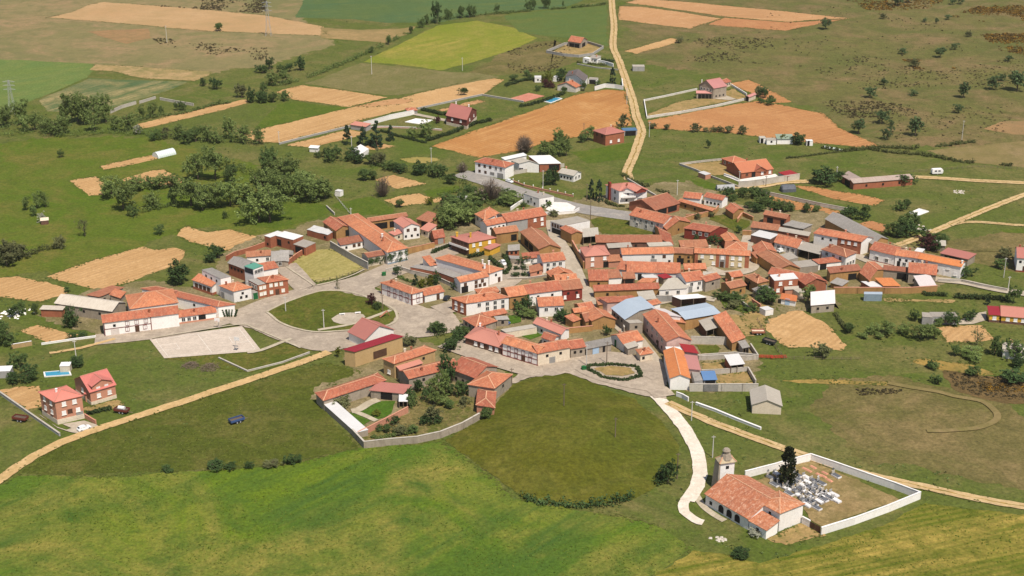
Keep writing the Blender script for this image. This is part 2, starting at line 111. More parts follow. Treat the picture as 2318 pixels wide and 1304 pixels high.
('village_house', 'ochre adobe house with dark garage door in the inner lane', 'house', [(((61.87, 507.18), (70.01, 505.72), (70.98, 511.14), (62.84, 512.6)), 4.7, 'g', 1.16, 'ad', 'bt', 'Fk2u Fk1g@.15-.5 Fk1l@.65-.8', {})], {}),
('village_house', 'cream and brick house with white shuttered windows and hipped roof', 'house', [(((69.87, 504.92), (90.01, 501.69), (90.88, 507.12), (70.74, 510.35)), 5.5, 'g', 1.16, 'cy', 'ot', 'Fw2u@.05-.4 Fw1u@.47-.55 Fw2u@.63-.9 Fw1l@.3-.4 Fw2l@.63-.9 FD1g@.47-.54 Fk1g@.02-.14', {'pil': 'br'}), (((81.65, 508.92), (89.85, 507.38), (91.51, 516.22), (83.31, 517.76)), 5.4, 'hip',1.75, 'br', 'ot', '', {})], {}),
('shed', 'small tiled outhouse with dark brick side behind the cream house', 'shed', [(((83.06, 530.44), (84.43, 521.49), (89.89, 523.23), (88.53, 532.18)), 3.4, 'g', 1.19, 'br', 'ot', '', {})], {}),
('barn', 'long patched orange roof range in the middle of the village', 'barn', [(((43.08, 490.6), (62.22, 488.98), (62.68, 494.47), (43.54, 496.08)), 3.3, 'shed', 2.2, 'wh', 'ot', 'Fk1g@.2-.28', {}), (((64.81, 493.76), (72.94, 494.39), (72.7, 497.48), (64.57, 496.85)), 3.0, 'shed', 1.24, 'ad', 'ot', '', {}), (((39.25, 494.52), (47.45, 491.25), (49.68, 496.82), (41.48, 500.09)), 3.0, 'shed', 1.2, 'wh', 'ot', '', {})], {}),
('village_house', 'pink brick house with rosy hipped roof and white shutters', 'house', [(((27.77, 501.76), (37.21, 503.6), (35.67, 513.18), (26.23, 511.34)), 5.3, 'hip',2.16, 'bo', 'pt', 'Fw1u@.2-.4 Fw1u@.72-.9 Fw1l@.2-.4 Fk1g@.75-.95', {}), (((36.69, 502.73), (42.2, 503.51), (41.64, 507.47), (36.13, 506.69)), 2.8, 'shed', 1.2, 'bo', 'bt', '', {})], {}),
('barn', 'mottled orange tiled barn below the pink brick house', 'barn', [(((28.35, 482.63), (35.43, 482.87), (35.23, 488.77), (28.15, 488.52)), 3.0, 'shed', 2.06, 'ad', 'ot', 'Fk1l', {}), (((35.59, 485.38), (40.5, 486.3), (39.58, 491.22), (34.67, 490.3)), 2.8, 'shed', 1.5, 'wh', 'bt', '', {})], {}),
('garage', 'white walled garage with arched black doorway in the core', 'garage', [(((35.78, 486.34), (40.79, 486.95), (40.42, 489.93), (35.41, 489.32)), 2.3, 'flat', 0.0, 'wh', 'ot', '', {}), (((41.15, 485.78), (45.69, 486.09), (45.42, 490.08), (40.88, 489.77)), 2.4, 'shed', 1.2, 'dk', 'bt', 'Fk1g@.1-.9', {})], {}),
('barn', 'very long low tiled barn with adobe wall on the lane', 'barn', [(((30.02, 472.02), (53.11, 474.37), (52.81, 477.35), (29.72, 475.01)), 3.1, 'shed', 1.2, 'ad', 'ot', 'Fk1l@.15-.25', {})], {}),
('barn', 'tiled barn with grey sheet end next to the blue-grey metal roof', 'barn', [(((33.68, 459.15), (45.26, 461.11), (42.3, 464.4), (30.72, 462.44)), 4.0, 'shed', 0.56, 'pk', 'ot', 'Fk2u', {}), (((45.43, 461.93), (51.15, 463.31), (50.44, 469.56), (44.72, 468.18)), 3.8, 'shed', 0.62, 'st', 'fs', '', {})], {}),
('village_house', 'white house with grey-sided gable and grey garage door in the core', 'house', [(((63.3, 477.15), (70.65, 479.92), (67.59, 488.06), (60.23, 485.3)), 4.7, 'g', 1.83, 'wh', 'ot', 'Fd2u Fg1g@.05-.35 Fk1l@.6-.7', {})], {}),
('barn', 'grey rendered barn with orange roof beside the white gabled house', 'barn', [(((70.54, 478.16), (76.72, 482.39), (73.84, 486.59), (67.66, 482.36)), 4.3, 'g', 1.07, 'st', 'ot', 'Fk1u', {})], {}),
('shed', 'white fronted shed with tan fibre roof in the core', 'shed', [(((53.12, 473.25), (63.11, 474.9), (67.39, 483.66), (57.39, 482.02)), 3.1, 'shed', 0.95, 'wh', 'fs', 'Fd2l', {})], {}),
('shed', 'small white sheet canopy above a green railing', 'shed', [(((49.85, 484.67), (54.16, 486.2), (52.46, 490.06), (48.15, 488.54)), 2.6, 'flat', 0.0, 'wh', 'fw', '', {})], {}),
('shed', 'small crimson sheet roofed shed in the core', 'shed', [(((55.96, 485.08), (59.38, 486.61), (57.15, 489.31), (53.72, 487.78)), 2.8, 'shed', 0.34, 'st', 'mr', '', {})], {}),
('shed', 'low orange roofed shed below the arched garage', 'shed', [(((45.79, 481.81), (51.16, 481.81), (53.63, 484.72), (48.25, 484.72)), 2.6, 'shed', 0.58, 'ad', 'ot', '', {})], {}),
('shed', 'orange roofed hut at the bend of the inner street', 'shed', [(((81.25, 485.67), (85.86, 487.52), (83.84, 492.47), (79.24, 490.62)), 3.0, 'g', 1.12, 'ad', 'ot', '', {})], {}),
('farmhouse', 'large white and brick house with orange roof and cream gable', 'house', [(((119.47, 526.35), (135.78, 516.71), (141.32, 521.24), (125.01, 530.88)), 5.7, 'g', 1.41, 'wh', 'ot', 'Fk2u@.1-.45 Fw3u@.55-.95', {'brickF': 0.5})], {}),
('barn', 'great barn with weathered grey sheet roof behind the white and brick house', 'barn', [(((140.62, 517.93), (148.12, 523.96), (135.93, 553.06), (128.43, 547.04)), 4.3, 'G', 1.94, 'ad', 'fc', '', {})], {}),
('village_house', 'white house with hipped dull orange roof next to the grey yard', 'house', [(((119.17, 510.3), (126.68, 501.68), (131.97, 506.96), (124.46, 515.58)), 5.0, 'hip',1.57, 'wh', 'bt', 'Fd3u Rd3l', {})], {}),
('shed', 'white walled shed with orange roof and dark door by the hipped house', 'shed', [(((116.34, 500.25), (126.09, 503.23), (124.21, 506.59), (114.45, 503.61)), 2.8, 'shed', 0.57, 'wh', 'ot', 'Fk1g@.05-.35', {})], {}),
('open_shed', 'open yard shelter with broad grey sheet roof', 'shed', [(((111.06, 514.67), (118.29, 508.62), (121.26, 517.4), (114.02, 523.45)), 3.5, 'flat', 0.0, 'dk', 'fs', '', {'open': 'F'})], {}),
('shed', 'square grey sheet roof shed beside the leafy yard', 'shed', [(((102.77, 509.68), (104.6, 503.88), (109.75, 507.16), (107.93, 512.96)), 2.8, 'flat', 0.0, 'st', 'fs', '', {})], {}),
('shed', 'flat grey-white roofed shed below the leafy yard', 'shed', [(((108.27, 496.47), (115.66, 498.7), (114.11, 504.68), (106.73, 502.45)), 2.8, 'flat', 0.0, 'st', 'fs', '', {})], {}),
('barn', 'large brown-orange gabled barn with adobe end', 'barn', [(((99.72, 492.62), (107.86, 493.25), (102.09, 508.46), (93.95, 507.83)), 3.8, 'G', 1.65, 'ad', 'bt', '', {})], {}),
('barn', 'orange gabled barn on the shaded lane bend', 'barn', [(((94.21, 508.36), (102.11, 511.36), (101.46, 520.14), (93.55, 517.13)), 3.6, 'G', 1.7, 'ad', 'ot', '', {})], {}),
('cottage', 'cottage with orange roof and white wall above the parked white van', 'house', [(((103.26, 522.92), (111.17, 516.16), (115.73, 524.45), (107.82, 531.21)), 3.2, 'g', 1.95, 'wh', 'ot', 'Fd4l', {})], {}),
('garage', 'brown garage with flat white roof and dark skylight', 'garage', [(((95.48, 530.85), (102.13, 526.01), (106.36, 531.56), (99.71, 536.4)), 3.4, 'flat', 0.0, 'dk', 'fw', '', {})], {}),
('barn', 'narrow brown tiled barn half roofed in grey-cream sheet', 'barn', [(((96.58, 539.52), (106.62, 535.2), (108.16, 538.78), (98.12, 543.1)), 3.6, 'shed', 1.36, 'st', 'bt', 'Fk3l', {}), (((106.64, 535.34), (117.78, 528.94), (119.02, 531.1), (107.89, 537.51)), 3.6, 'shed', 0.87, 'br', 'fs', 'Fk4l', {})], {}),
('barn', 'low shed with rusty weathered grey sheet roof', 'barn', [(((110.42, 543.62), (117.68, 538.44), (122.1, 542.33), (114.84, 547.51)), 3.2, 'shed', 0.57, 'st', 'fc', '', {'rough': 0.2})], {}),
('village_house', 'red brick house with dark porch and orange roof by the orchard', 'house', [(((103.89, 553.31), (112.43, 547.94), (115.09, 552.18), (106.54, 557.54)), 4.3, 'g', 1.05, 'br', 'bt', 'Fk1m@.15-.45 Fk1m@.75-.95', {})], {}),
('farmhouse', 'adobe courtyard farm with long tiled roof and black cart door', 'house', [(((118.11, 488.11), (130.1, 491.26), (129.31, 494.26), (117.32, 491.11)), 3.8, 'shed', 1.24, 'ad', 'bt', 'Fk1g@.6-.9', {}), (((138.87, 492.74), (147.39, 490.03), (148.15, 492.41), (139.63, 495.13)), 3.4, 'shed', 1.0, 'st', 'bt', 'Fk1g@.55-.98', {})], {}),
('barn', 'pair of orange tiled barns inside the adobe courtyard', 'barn', [(((129.5, 490.54), (131.3, 482.55), (139.41, 493.26), (137.61, 501.26)), 3.2, 'g', 2.16, 'ad', 'ot', '', {}), (((135.41, 478.24), (141.58, 478.24), (139.78, 483.88), (133.61, 483.88)), 2.7, 'shed', 0.85, 'ad', 'nt', '', {})], {}),
('shed', 'white sheet lean-to in the adobe courtyard', 'shed', [(((130.73, 478.62), (135.62, 478.62), (133.57, 483.74), (128.69, 483.74)), 2.2, 'flat', 0.0, 'br', 'fw', '', {})], {}),
('village_house', 'stone house with orange roof at the east end of the courtyard farm', 'house', [(((146.74, 487.29), (156.33, 484.62), (159.04, 494.35), (149.45, 497.02)), 4.4, 'g', 2.12, 'st', 'ot', 'Fk2u Fk1l@.15-.3', {'chim': []})], {}),
('shed', 'steep white sheet lean-to against the stone house', 'shed', [(((149.33, 478.22), (155.55, 479.76), (154.1, 485.59), (147.88, 484.04)), 1.6, 'shed', 2.7, 'st', 'fp', '', {})], {}),
('shed', 'grey sheet lean-to at the west end of the courtyard farm', 'shed', [(((116.93, 482.61), (120.59, 479.31), (123.94, 483.02), (120.28, 486.32)), 2.2, 'shed', 0.5, 'ad', 'fc', '', {})], {}),
('village_house', 'white terrace house with red base stripe on the eastern lane', 'house', [(((137.87, 510.76), (146.02, 504.41), (151.61, 511.59), (143.46, 517.94)), 4.7, 'g', 1.91, 'wh', 'ot', 'Fw2u Fk1g@.3-.37 Fd2l@.1-.9', {'plinth': 0.6, 'pm': 'rd', 'chim': [(0.55, 0.6, 0.5, 0.9, 'br')]})], {}),
('village_house', 'middle white terrace house with dark door on the eastern lane', 'house', [(((145.94, 504.15), (153.98, 500.56), (156.71, 506.67), (148.68, 510.27)), 4.8, 'g', 1.41, 'wh', 'ot', 'Fk3u Fk1g@.1-.25 Fd1l@.35-.5', {})], {}),
('village_house', 'end terrace house with vivid orange roof on the eastern lane', 'house', [(((153.9, 500.29), (167.28, 491.61), (170.66, 496.81), (157.28, 505.49)), 4.9, 'g', 1.3, 'wh', 'nt', 'Fw2u Fk1l@.45-.5 Fw1g@.6-.65 Fw1l@.82-.95', {'chim': [(0.97, 0.3, 0.5, 1.0, 'wh')]})], {}),
('barn', 'barn with pinkish brown sheet roof behind the vivid orange terrace', 'barn', [(((165.38, 511.33), (174.1, 504.63), (178.44, 508.99), (169.73, 515.68)), 3.0, 'shed', 0.61, 'st', 'pt', 'Fk1m@.1-.8', {})], {}),
('shed', 'white sheet roofed shed behind the purple-leaved tree', 'shed', [(((156.65, 515.36), (159.17, 513.9), (161.18, 517.36), (158.66, 518.82)), 2.4, 'flat', 0.0, 'st', 'fw', '', {}), (((166.49, 521.79), (170.36, 520.79), (171.61, 525.64), (167.73, 526.63)), 2.4, 'shed', 0.5, 'st', 'fs', '', {})], {}),
('container_shed', 'blue-grey steel shed on the grass below the courtyard farm', 'shed', [(((126.62, 470.09), (132.91, 469.93), (133.43, 472.19), (127.15, 472.36)), 2.7, 'flat', 0.0, 'bm', 'bl', '', {})], {}),
('shed', 'long grey block shed with flat roof among bushes', 'shed', [(((145.37, 448.92), (153.86, 448.92), (153.86, 452.92), (145.37, 452.92)), 3.0, 'flat', 0.0, 'gr', 'fs', '', {}), (((141.85, 449.16), (145.16, 448.4), (146.05, 452.3), (142.74, 453.06)), 2.9, 'flat', 0.0, 'gr', 'fs', '', {})], {}),
('villa', 'yellow bungalow with brick base and rose tile roof', 'house', [(((169.37, 450.11), (178.35, 447.91), (180.54, 456.84), (171.56, 459.04)), 2.8, 'g', 1.93, 'ye', 'pt', 'Fw3l@.1-.95', {'plinth': 0.9, 'pm': 'dk'}), (((165.38, 450.89), (169.3, 450.29), (170.06, 455.23), (166.14, 455.83)), 2.9, 'shed', 1.25, 'ye', 'mr', 'Fw1l', {'plinth': 0.9, 'pm': 'dk'})], {}),
('cottage', 'white cottage with pale grey roof behind a small conifer', 'house', [(((160.61, 421.17), (168.52, 418.89), (170.52, 425.81), (162.6, 428.09)), 2.7, 'g', 1.51, 'wh', 'fs', '', {})], {}),
('villa', 'white two-storey house with brick band cut by the frame edge', 'house', [(((190.79, 499.49), (195.34, 498.33), (198.05, 508.89), (193.49, 510.05)), 5.6, 'g', 2.29, 'wh', 'pt', 'Fk2u Fb1g@.5-.9', {'plinth': 0.5, 'pm': 'rd'})], {}),
('village_house', 'white roadside house with hipped orange roof and grey garage door', 'house', [(((-17.02, 623.1), (-3.27, 614.15), (0.85, 620.59), (-12.9, 629.54)), 5.8, 'hip',1.61, 'wh', 'ot', 'Fb3u@.05-.6 Fd2u@.62-.95 Fb2l@.05-.45 Fg1g@.74-.95 Fg1l@.5-.65', {})], {}),
('barn', 'white barn with big pale sheet gable behind the roadside house', 'barn', [(((3.32, 625.42), (12.65, 624.58), (8.71, 629.65), (-0.62, 630.49)), 4.2, 'G', 1.44, 'wh', 'fs', 'Fk2l@0-.2', {}), (((12.67, 625.65), (22.53, 626.49), (17.73, 637.42), (7.86, 636.58)), 4.0, 'shed', 0.56, 'br', 'fw', 'Fk1m@.4-1', {}), (((-3.1, 631.83), (6.94, 639.34), (5.19, 642.43), (-4.86, 634.92)), 4.0, 'shed', 0.28, 'wh', 'fw', '', {})], {}),
('bungalow', 'white bungalow with tan-grey gabled roof behind the roadside hedge', 'house', [(((20.96, 614.96), (27.8, 610.13), (31.67, 615.6), (24.83, 620.43)), 3.1, 'g', 1.41, 'wh', 'fs', 'Fk4l Rd2l', {})], {}),
('roadside_house', 'flat roofed white house on the roadside above the white terrace', 'house', [(((5.23, 580.43), (11.6, 573.77), (17.81, 577.08), (11.44, 583.74)), 4.4, 'flat', 0.0, 'wh', 'fc', 'Fd1u Fk2l Rk1u', {})], {}),
('villa', 'white house with red gables, red chimney and salmon roof beside two firs', 'house', [(((46.08, 579.33), (58.39, 581.45), (53.14, 590.0), (40.83, 587.88)), 6.0, 'hip',1.96, 'wh', 'pt', 'Fk1u@.25-.4 Fw1u@.7-.9 Fk1l@.05-.5 Fg1l@.65-.85 Ld2u Ld2l', {'balconyF': 1}), (((46.62, 579.56), (52.61, 578.97), (53.2, 584.94), (47.21, 585.53)), 5.9, 'G', 1.5, 'wh', 'pt', '', {'z0': 5}), (((53.35, 578.38), (58.25, 581.08), (55.84, 585.46), (50.93, 582.75)), 5.9, 'G', 1.4, 'rd', 'pt', '', {'z0': 5})], {'redchim': 1}),
('village_house', 'house with blue-grey side wall and hipped orange roof by the trees', 'house', [(((-15.39, 552.47), (-11.18, 544.99), (-5.28, 553.79), (-9.5, 561.27)), 4.8, 'hip',1.61, 'wh', 'ot', 'Fd2u', {})], {}),
('village_house', 'white house with narrow orange roof above the yellow house', 'house', [(((-10.06, 537.34), (-1.77, 542.17), (-4.83, 547.44), (-13.13, 542.62)), 5.0, 'g', 1.28, 'wh', 'ot', 'Fk4u', {})], {}),
('village_house', 'long house with grey wall and brick end with white windows', 'house', [(((-1.76, 541.45), (14.06, 549.93), (9.62, 558.21), (-6.2, 549.73)), 5.2, 'g', 1.97, 'gr', 'ot', 'Fw2u@.62-.98 Fw1l@.85-.95', {'brickF': 0.52})], {}),
('barn', 'adobe barn with large square black opening above the paved yard', 'barn', [(((-6.33, 528.67), (2.7, 532.27), (0.37, 538.12), (-8.66, 534.53)), 4.6, 'g', 1.32, 'ad', 'bt', 'Fk1m@.65-.95', {}), (((10.25, 512.01), (18.93, 513.02), (12.04, 532.28), (3.35, 531.26)), 4.5, 'G', 1.79, 'ad', 'bt', 'Lk2m@.2-.7', {})], {}),
('roadside_house', 'flat grey roofed white house with dark glazed corner', 'house', [(((15.84, 542.92), (20.67, 537.71), (31.5, 543.67), (26.66, 548.87)), 5.0, 'flat', 0.0, 'wh', 'fs', 'Fk1g@.1-.9 Fb4u', {})], {}),
('barn', 'tall ochre barn with small orange roof beside the flat roofed house', 'barn', [(((23.53, 528.67), (28.24, 529.82), (23.98, 536.83), (19.27, 535.68)), 4.6, 'G', 0.97, 'ad', 'ot', '', {})], {}),
('open_shed', 'black mouthed shed with grey sheet roof beside the ochre barn', 'shed', [(((28.24, 527.88), (34.44, 529.66), (34.64, 539.18), (28.44, 537.4)), 3.6, 'flat', 0.0, 'dk', 'fs', '', {'open': 'F'})], {}),
('village_house', 'pale rendered house with blue shutters and orange roof above the green', 'house', [(((48.5, 550.8), (61.18, 540.22), (67.53, 547.82), (54.84, 558.4)), 4.9, 'g', 2.08, 'pl', 'ot', 'Fd5u Fd3l', {})], {}),
('barn', 'adobe house wing with orange roof joined to the pale house', 'barn', [(((61.13, 541.68), (62.47, 536.52), (72.92, 545.41), (71.58, 550.57)), 3.6, 'g', 2.59, 'ad', 'ot', 'Rk1u', {})], {}),
('village_house', 'house with red base and white framed windows above the bushes', 'house', [(((69.11, 535.82), (78.97, 531.1), (86.89, 535.45), (77.03, 540.17)), 4.5, 'g', 1.54, 'rd', 'ot', 'Fd1u@.3-.45 Fd1u@.55-.7 Fd1u@.75-.98', {})], {}),
('barn', 'old brown tiled barn with brick end opposite the salmon roofed villa', 'barn', [(((59.94, 561.11), (71.22, 570.32), (61.14, 580.35), (49.85, 571.14)), 3.5, 'g', 2.97, 'br', 'bt', 'Fk2m', {})], {}),
('barn', 'long orange tiled barn along the walled garden', 'barn', [(((71.09, 574.68), (83.67, 561.78), (85.32, 563.11), (72.73, 576.01)), 3.0, 'shed', 0.63, 'ad', 'ot', 'Fk3l', {})], {}),
('village_house', 'white courtyard house with orange roofs by the green plot', 'house', [(((82.48, 578.37), (89.71, 573.4), (92.99, 578.19), (85.76, 583.15)), 3.7, 'g', 1.22, 'wh', 'ot', 'Fk4l', {}), (((73.52, 578.0), (80.55, 575.51), (82.89, 582.11), (75.85, 584.6)), 3.6, 'g', 1.47, 'wh', 'ot', '', {})], {}),
('barn', 'adobe barn with twin orange gables above the walled garden', 'barn', [(((89.93, 565.36), (92.24, 558.25), (97.6, 563.37), (95.29, 570.48)), 3.0, 'g', 1.4, 'ad', 'ot', '', {})], {}),
('villa', 'brick bungalow with terracotta gabled roof above the long grey wall', 'house', [(((104.31, 615.01), (119.53, 620.99), (114.51, 633.74), (99.3, 627.76)), 3.0, 'g', 2.88, 'br', 'ct', 'Fb1l@.05-.3 Fk1g@.32-.45 Fw1l@.58-.75 Fw1l@.85-.97', {'chim': [(0.42, 0.55, 0.5, 1.2, 'br')]}), (((98.26, 637.5), (102.47, 630.65), (109.69, 634.25), (105.47, 641.1)), 3.0, 'hip',1.68, 'br', 'ct', 'Fd2l', {}), (((110.35, 617.24), (116.72, 618.74), (115.57, 623.6), (109.2, 622.11)), 3.0, 'G', 1.96, 'br', 'ct', '', {'z0': 2.5})], {}),
('carport', 'carport with bright maroon roof beside the brick bungalow', 'carport', [(((124.36, 610.76), (130.27, 614.35), (127.34, 620.43), (121.43, 616.85)), 2.6, 'flat', 0.0, 'gr', 'mr', '', {'open': 'F'})], {}),
('hut', 'small hut with white sheet roof in the bungalow garden', 'hut', [(((85.04, 618.0), (87.78, 613.92), (90.48, 615.95), (87.74, 620.03)), 2.3, 'flat', 0.0, 'bo', 'fw', '', {})], {}),
('stone_villa', 'unfinished grey stone villa with pink roof and pillared porch', 'house', [(((110.57, 759.41), (118.61, 764.84), (111.17, 771.98), (103.14, 766.54)), 6.2, 'g', 3.78, 'st', 'pk2', 'Fk3l Ld4u', {'chim': [(0.1, 0.85, 0.4, 2.0, 'wh')]}), (((101.48, 760.77), (111.14, 760.13), (111.34, 763.13), (101.68, 763.76)), 3.2, 'shed', 0.75, 'st', 'pk2', 'Fk4g', {})], {}),
('hut', 'small orange roofed hut behind the grey stone villa', 'hut', [(((121.19, 785.7), (124.75, 789.77), (120.24, 793.72), (116.68, 789.66)), 2.8, 'g', 1.26, 'cr', 'ot', 'Fk2l', {})], {}),
('garage', 'little pink roofed garage at the corner of the villa wall', 'garage', [(((129.45, 754.05), (134.4, 760.6), (132.48, 763.11), (127.53, 756.56)), 2.6, 'g', 0.64, 'cr', 'pk2', 'Lk1g', {})], {}),
('open_shed', 'orange roofed stone shelter in the grey walled yard', 'shed', [(((35.7, 893.55), (43.44, 887.74), (48.09, 898.44), (40.34, 904.25)), 3.6, 'g', 2.38, 'st', 'ot', 'Fk2g Rk1g', {})], {}),
('cottage', 'white cottage behind a dark hedge beside the northern track', 'house', [(((46.92, 849.09), (51.7, 846.15), (54.32, 850.41), (49.54, 853.35)), 3.0, 'shed', 0.75, 'wh', 'fs', 'Fk2l', {}), (((43.07, 847.91), (46.58, 845.71), (48.71, 849.1), (45.2, 851.3)), 3.0, 'flat', 0.0, 'wh', 'fw', 'Fk1l', {})], {}),
('villa', 'pinkish white house with orange roof in the walled gardens', 'house', [(((25.36, 779.55), (35.63, 774.53), (38.67, 779.55), (28.4, 784.56)), 3.0, 'G', 2.39, 'pl', 'ot', 'Fk1l', {})], {}),
('villa', 'white house with charcoal roof in the walled gardens', 'house', [(((30.67, 795.04), (40.84, 782.72), (43.32, 795.7), (33.14, 808.01)), 4.4, 'G', 2.58, 'wh', 'dr', '', {})], {}),
('hut', 'cream flat roofed hut beside the charcoal roofed house', 'hut', [(((43.71, 794.96), (48.39, 793.65), (49.46, 797.5), (44.79, 798.81)), 3.0, 'flat', 0.0, 'wh', 'fs', 'Fk1g', {})], {}),
('hut', 'white hut beside the purple shrubs in the walled gardens', 'hut', [(((13.05, 798.41), (16.79, 798.41), (16.79, 803.41), (13.05, 803.41)), 2.8, 'flat', 0.0, 'wh', 'fw', 'Fk1l', {})], {}),
('hut', 'white box hut beside the dark round tree in the walled gardens', 'hut', [(((23.4, 800.82), (25.71, 799.77), (27.37, 803.4), (25.06, 804.46)), 2.6, 'flat', 0.0, 'wh', 'fw', '', {})], {}),
('villa', 'dark red chalet with dusty pink gabled roof and white chimneys', 'house', [(((-33.79, 707.6), (-22.97, 698.63), (-18.5, 717.94), (-29.32, 726.91)), 5.0, 'g', 3.72, 'dr2', 'pt', 'Fw2u Fk2l Rw2u', {'plinth': 1.6, 'pm': 'cr', 'chim': [(0.2, 0.6, 0.6, 1.4, 'wh'), (0.8, 0.6, 0.6, 1.4, 'wh')]})], {}),
('shed', 'low pink roofed store at the end of the white garden wall', 'shed', [(((-82.43, 698.57), (-74.09, 694.21), (-71.77, 698.64), (-80.11, 703.0)), 2.6, 'shed', 0.5, 'gr', 'pt', '', {})], {}),
('hut', 'small red hipped garden house at the end of the white wall', 'hut', [(((-55.29, 726.12), (-49.8, 727.77), (-51.24, 732.56), (-56.73, 730.91)), 2.4, 'hip',1.05, 'gr', 'ct', '', {})], {}),
('brick_house', 'red brick house with broad rose hipped roof beside the northern track', 'house', [(((40.15, 676.61), (45.76, 668.72), (55.48, 674.52), (49.87, 682.41)), 5.6, 'hip',2.03, 'br', 'pt', 'Rw2l Fb2u', {})], {}),
('carport', 'blue roofed carport beside the red brick house', 'carport', [(((56.0, 685.97), (62.84, 687.04), (62.07, 691.98), (55.23, 690.92)), 2.8, 'flat', 0.0, 'gr', 'bs', 'Fk1g', {})], {}),
('hut', 'grey block hut beside the northern track', 'hut', [(((71.74, 826.1), (78.57, 826.1), (78.57, 831.1), (71.74, 831.1)), 2.8, 'flat', 0.0, 'gr', 'fs', '', {})], {}),
('hut', 'white hut with dark doorway at the edge of the long ploughed field', 'hut', [(((122.18, 673.1), (125.13, 673.1), (125.13, 677.1), (122.18, 677.1)), 2.6, 'flat', 0.0, 'wh', 'fs', 'Fk1g@.1-.6', {})], {}),
('hut', 'green roofed white hut behind a yellow-green bush', 'hut', [(((130.26, 671.38), (138.3, 671.38), (138.3, 676.38), (130.26, 676.38)), 2.8, 'shed', 1.0, 'wh', 'gr2', '', {})], {}),
('barn', 'long red brick cattle shed with faded sheet roof by the dirt road', 'barn', [(((152.01, 599.05), (179.45, 605.8), (178.54, 609.49), (151.1, 602.74)), 3.2, 'shed', 0.95, 'br', 'fr', 'Fk3l', {}), (((148.66, 609.58), (152.11, 599.05), (156.31, 604.66), (152.86, 615.19)), 3.2, 'shed', 0.57, 'br', 'fr', 'Fk1g', {})], {}),
('hut', 'white hut on the vegetable plot north of the village', 'hut', [(((-76.77, 653.07), (-72.14, 645.38), (-68.95, 655.02), (-73.58, 662.72)), 2.5, 'flat', 0.0, 'wh', 'fw', '', {})], {}),
('hut', 'small white shack with black base on the vegetable plot', 'hut', [(((-98.15, 658.0), (-93.58, 657.02), (-92.95, 659.95), (-97.52, 660.94)), 2.2, 'shed', 0.45, 'wh', 'fw', '', {})], {}),
('hut', 'tiny white pump hut beside the meadow fence', 'hut', [(((-77.69, 590.64), (-75.22, 589.35), (-74.06, 591.56), (-76.53, 592.86)), 2.4, 'flat', 0.0, 'wh', 'fw', '', {})], {}),
('hut', 'little white-roofed garden hut above the bushes', 'hut', [(((-23.71, 582.58), (-20.33, 581.32), (-19.28, 584.13), (-22.66, 585.39)), 2.2, 'flat', 0.0, 'wh', 'fw', '', {})], {}),
('village_house', 'white house with salmon roof beside the green', 'house', [(((-55.06, 434.98), (-48.77, 428.3), (-39.81, 436.73), (-46.1, 443.41)), 3.4, 'g', 3.38, 'wh', 'pt', 'Rk2u', {})], {}),
('warehouse', 'tall ochre warehouse with maroon mono-pitch roof', 'warehouse', [(((-50.3, 414.25), (-35.98, 426.27), (-39.96, 427.64), (-54.28, 415.62)), 5.6, 'shed', 0.22, 'oc', 'mr', 'Fb1m@.35-.68', {})], {}),
('village_house', 'ochre brick house with hipped orange roof behind the warehouse', 'house', [(((-37.08, 405.63), (-24.67, 415.69), (-28.75, 419.36), (-41.16, 409.29)), 5.4, 'hip',1.14, 'oc', 'ot', 'Lw1l Fk2u', {}), (((-35.26, 403.63), (-28.46, 408.87), (-29.83, 411.25), (-36.63, 406.01)), 4.0, 'shed', 0.27, 'st', 'pt', '', {})], {}),
('farmhouse', 'large angled farmhouse with long orange roofs around a tree-filled garden', 'house', [(((-31.93, 397.28), (-16.9, 406.14), (-20.44, 411.64), (-35.47, 402.78)), 4.1, 'g', 1.37, 'st', 'ot', 'Fk2u', {}), (((-19.4, 404.32), (-11.53, 397.53), (-4.54, 405.63), (-12.41, 412.42)), 4.2, 'g', 2.25, 'st', 'ot', 'Fk3l', {}), (((-13.59, 392.86), (-5.31, 390.13), (0.0, 399.83), (-8.28, 402.56)), 4.3, 'hip',1.8, 'st', 'ot', 'Rk1u', {}), (((-10.83, 381.52), (-5.16, 379.5), (-4.85, 390.24), (-10.52, 392.26)), 3.0, 'hip',1.2, 'bo', 'ot', 'Fk1l', {})], {}),
('barn', 'long stone barn with orange roof beside the walled lawn', 'barn', [(((-56.69, 383.23), (-39.44, 397.0), (-42.58, 402.31), (-59.83, 388.55)), 3.6, 'hip',1.28, 'st', 'ot', '', {})], {}),
('garage', 'stone garage with rose roof and black door at the lawn', 'garage', [(((-43.75, 391.55), (-33.42, 389.3), (-31.11, 393.78), (-41.45, 396.03)), 2.9, 'shed', 0.73, 'st', 'pt', 'Fk1g@.3-.68', {})], {}),
('terrace_block', 'flat white roofed range along the walled lawn', 'outbuilding', [(((-56.8, 383.45), (-45.62, 365.63), (-42.26, 367.45), (-53.44, 385.28)), 2.1, 'flat', 0.0, 'st', 'fw', '', {})], {}),
('pergola', 'white slatted pergola beside the walled lawn', 'pergola', [(((-34.33, 384.9), (-31.7, 384.9), (-31.99, 389.71), (-34.62, 389.71)), 2.4, 'flat', 0.0, 'gr', 'fw', '', {'open': 'F'})], {}),
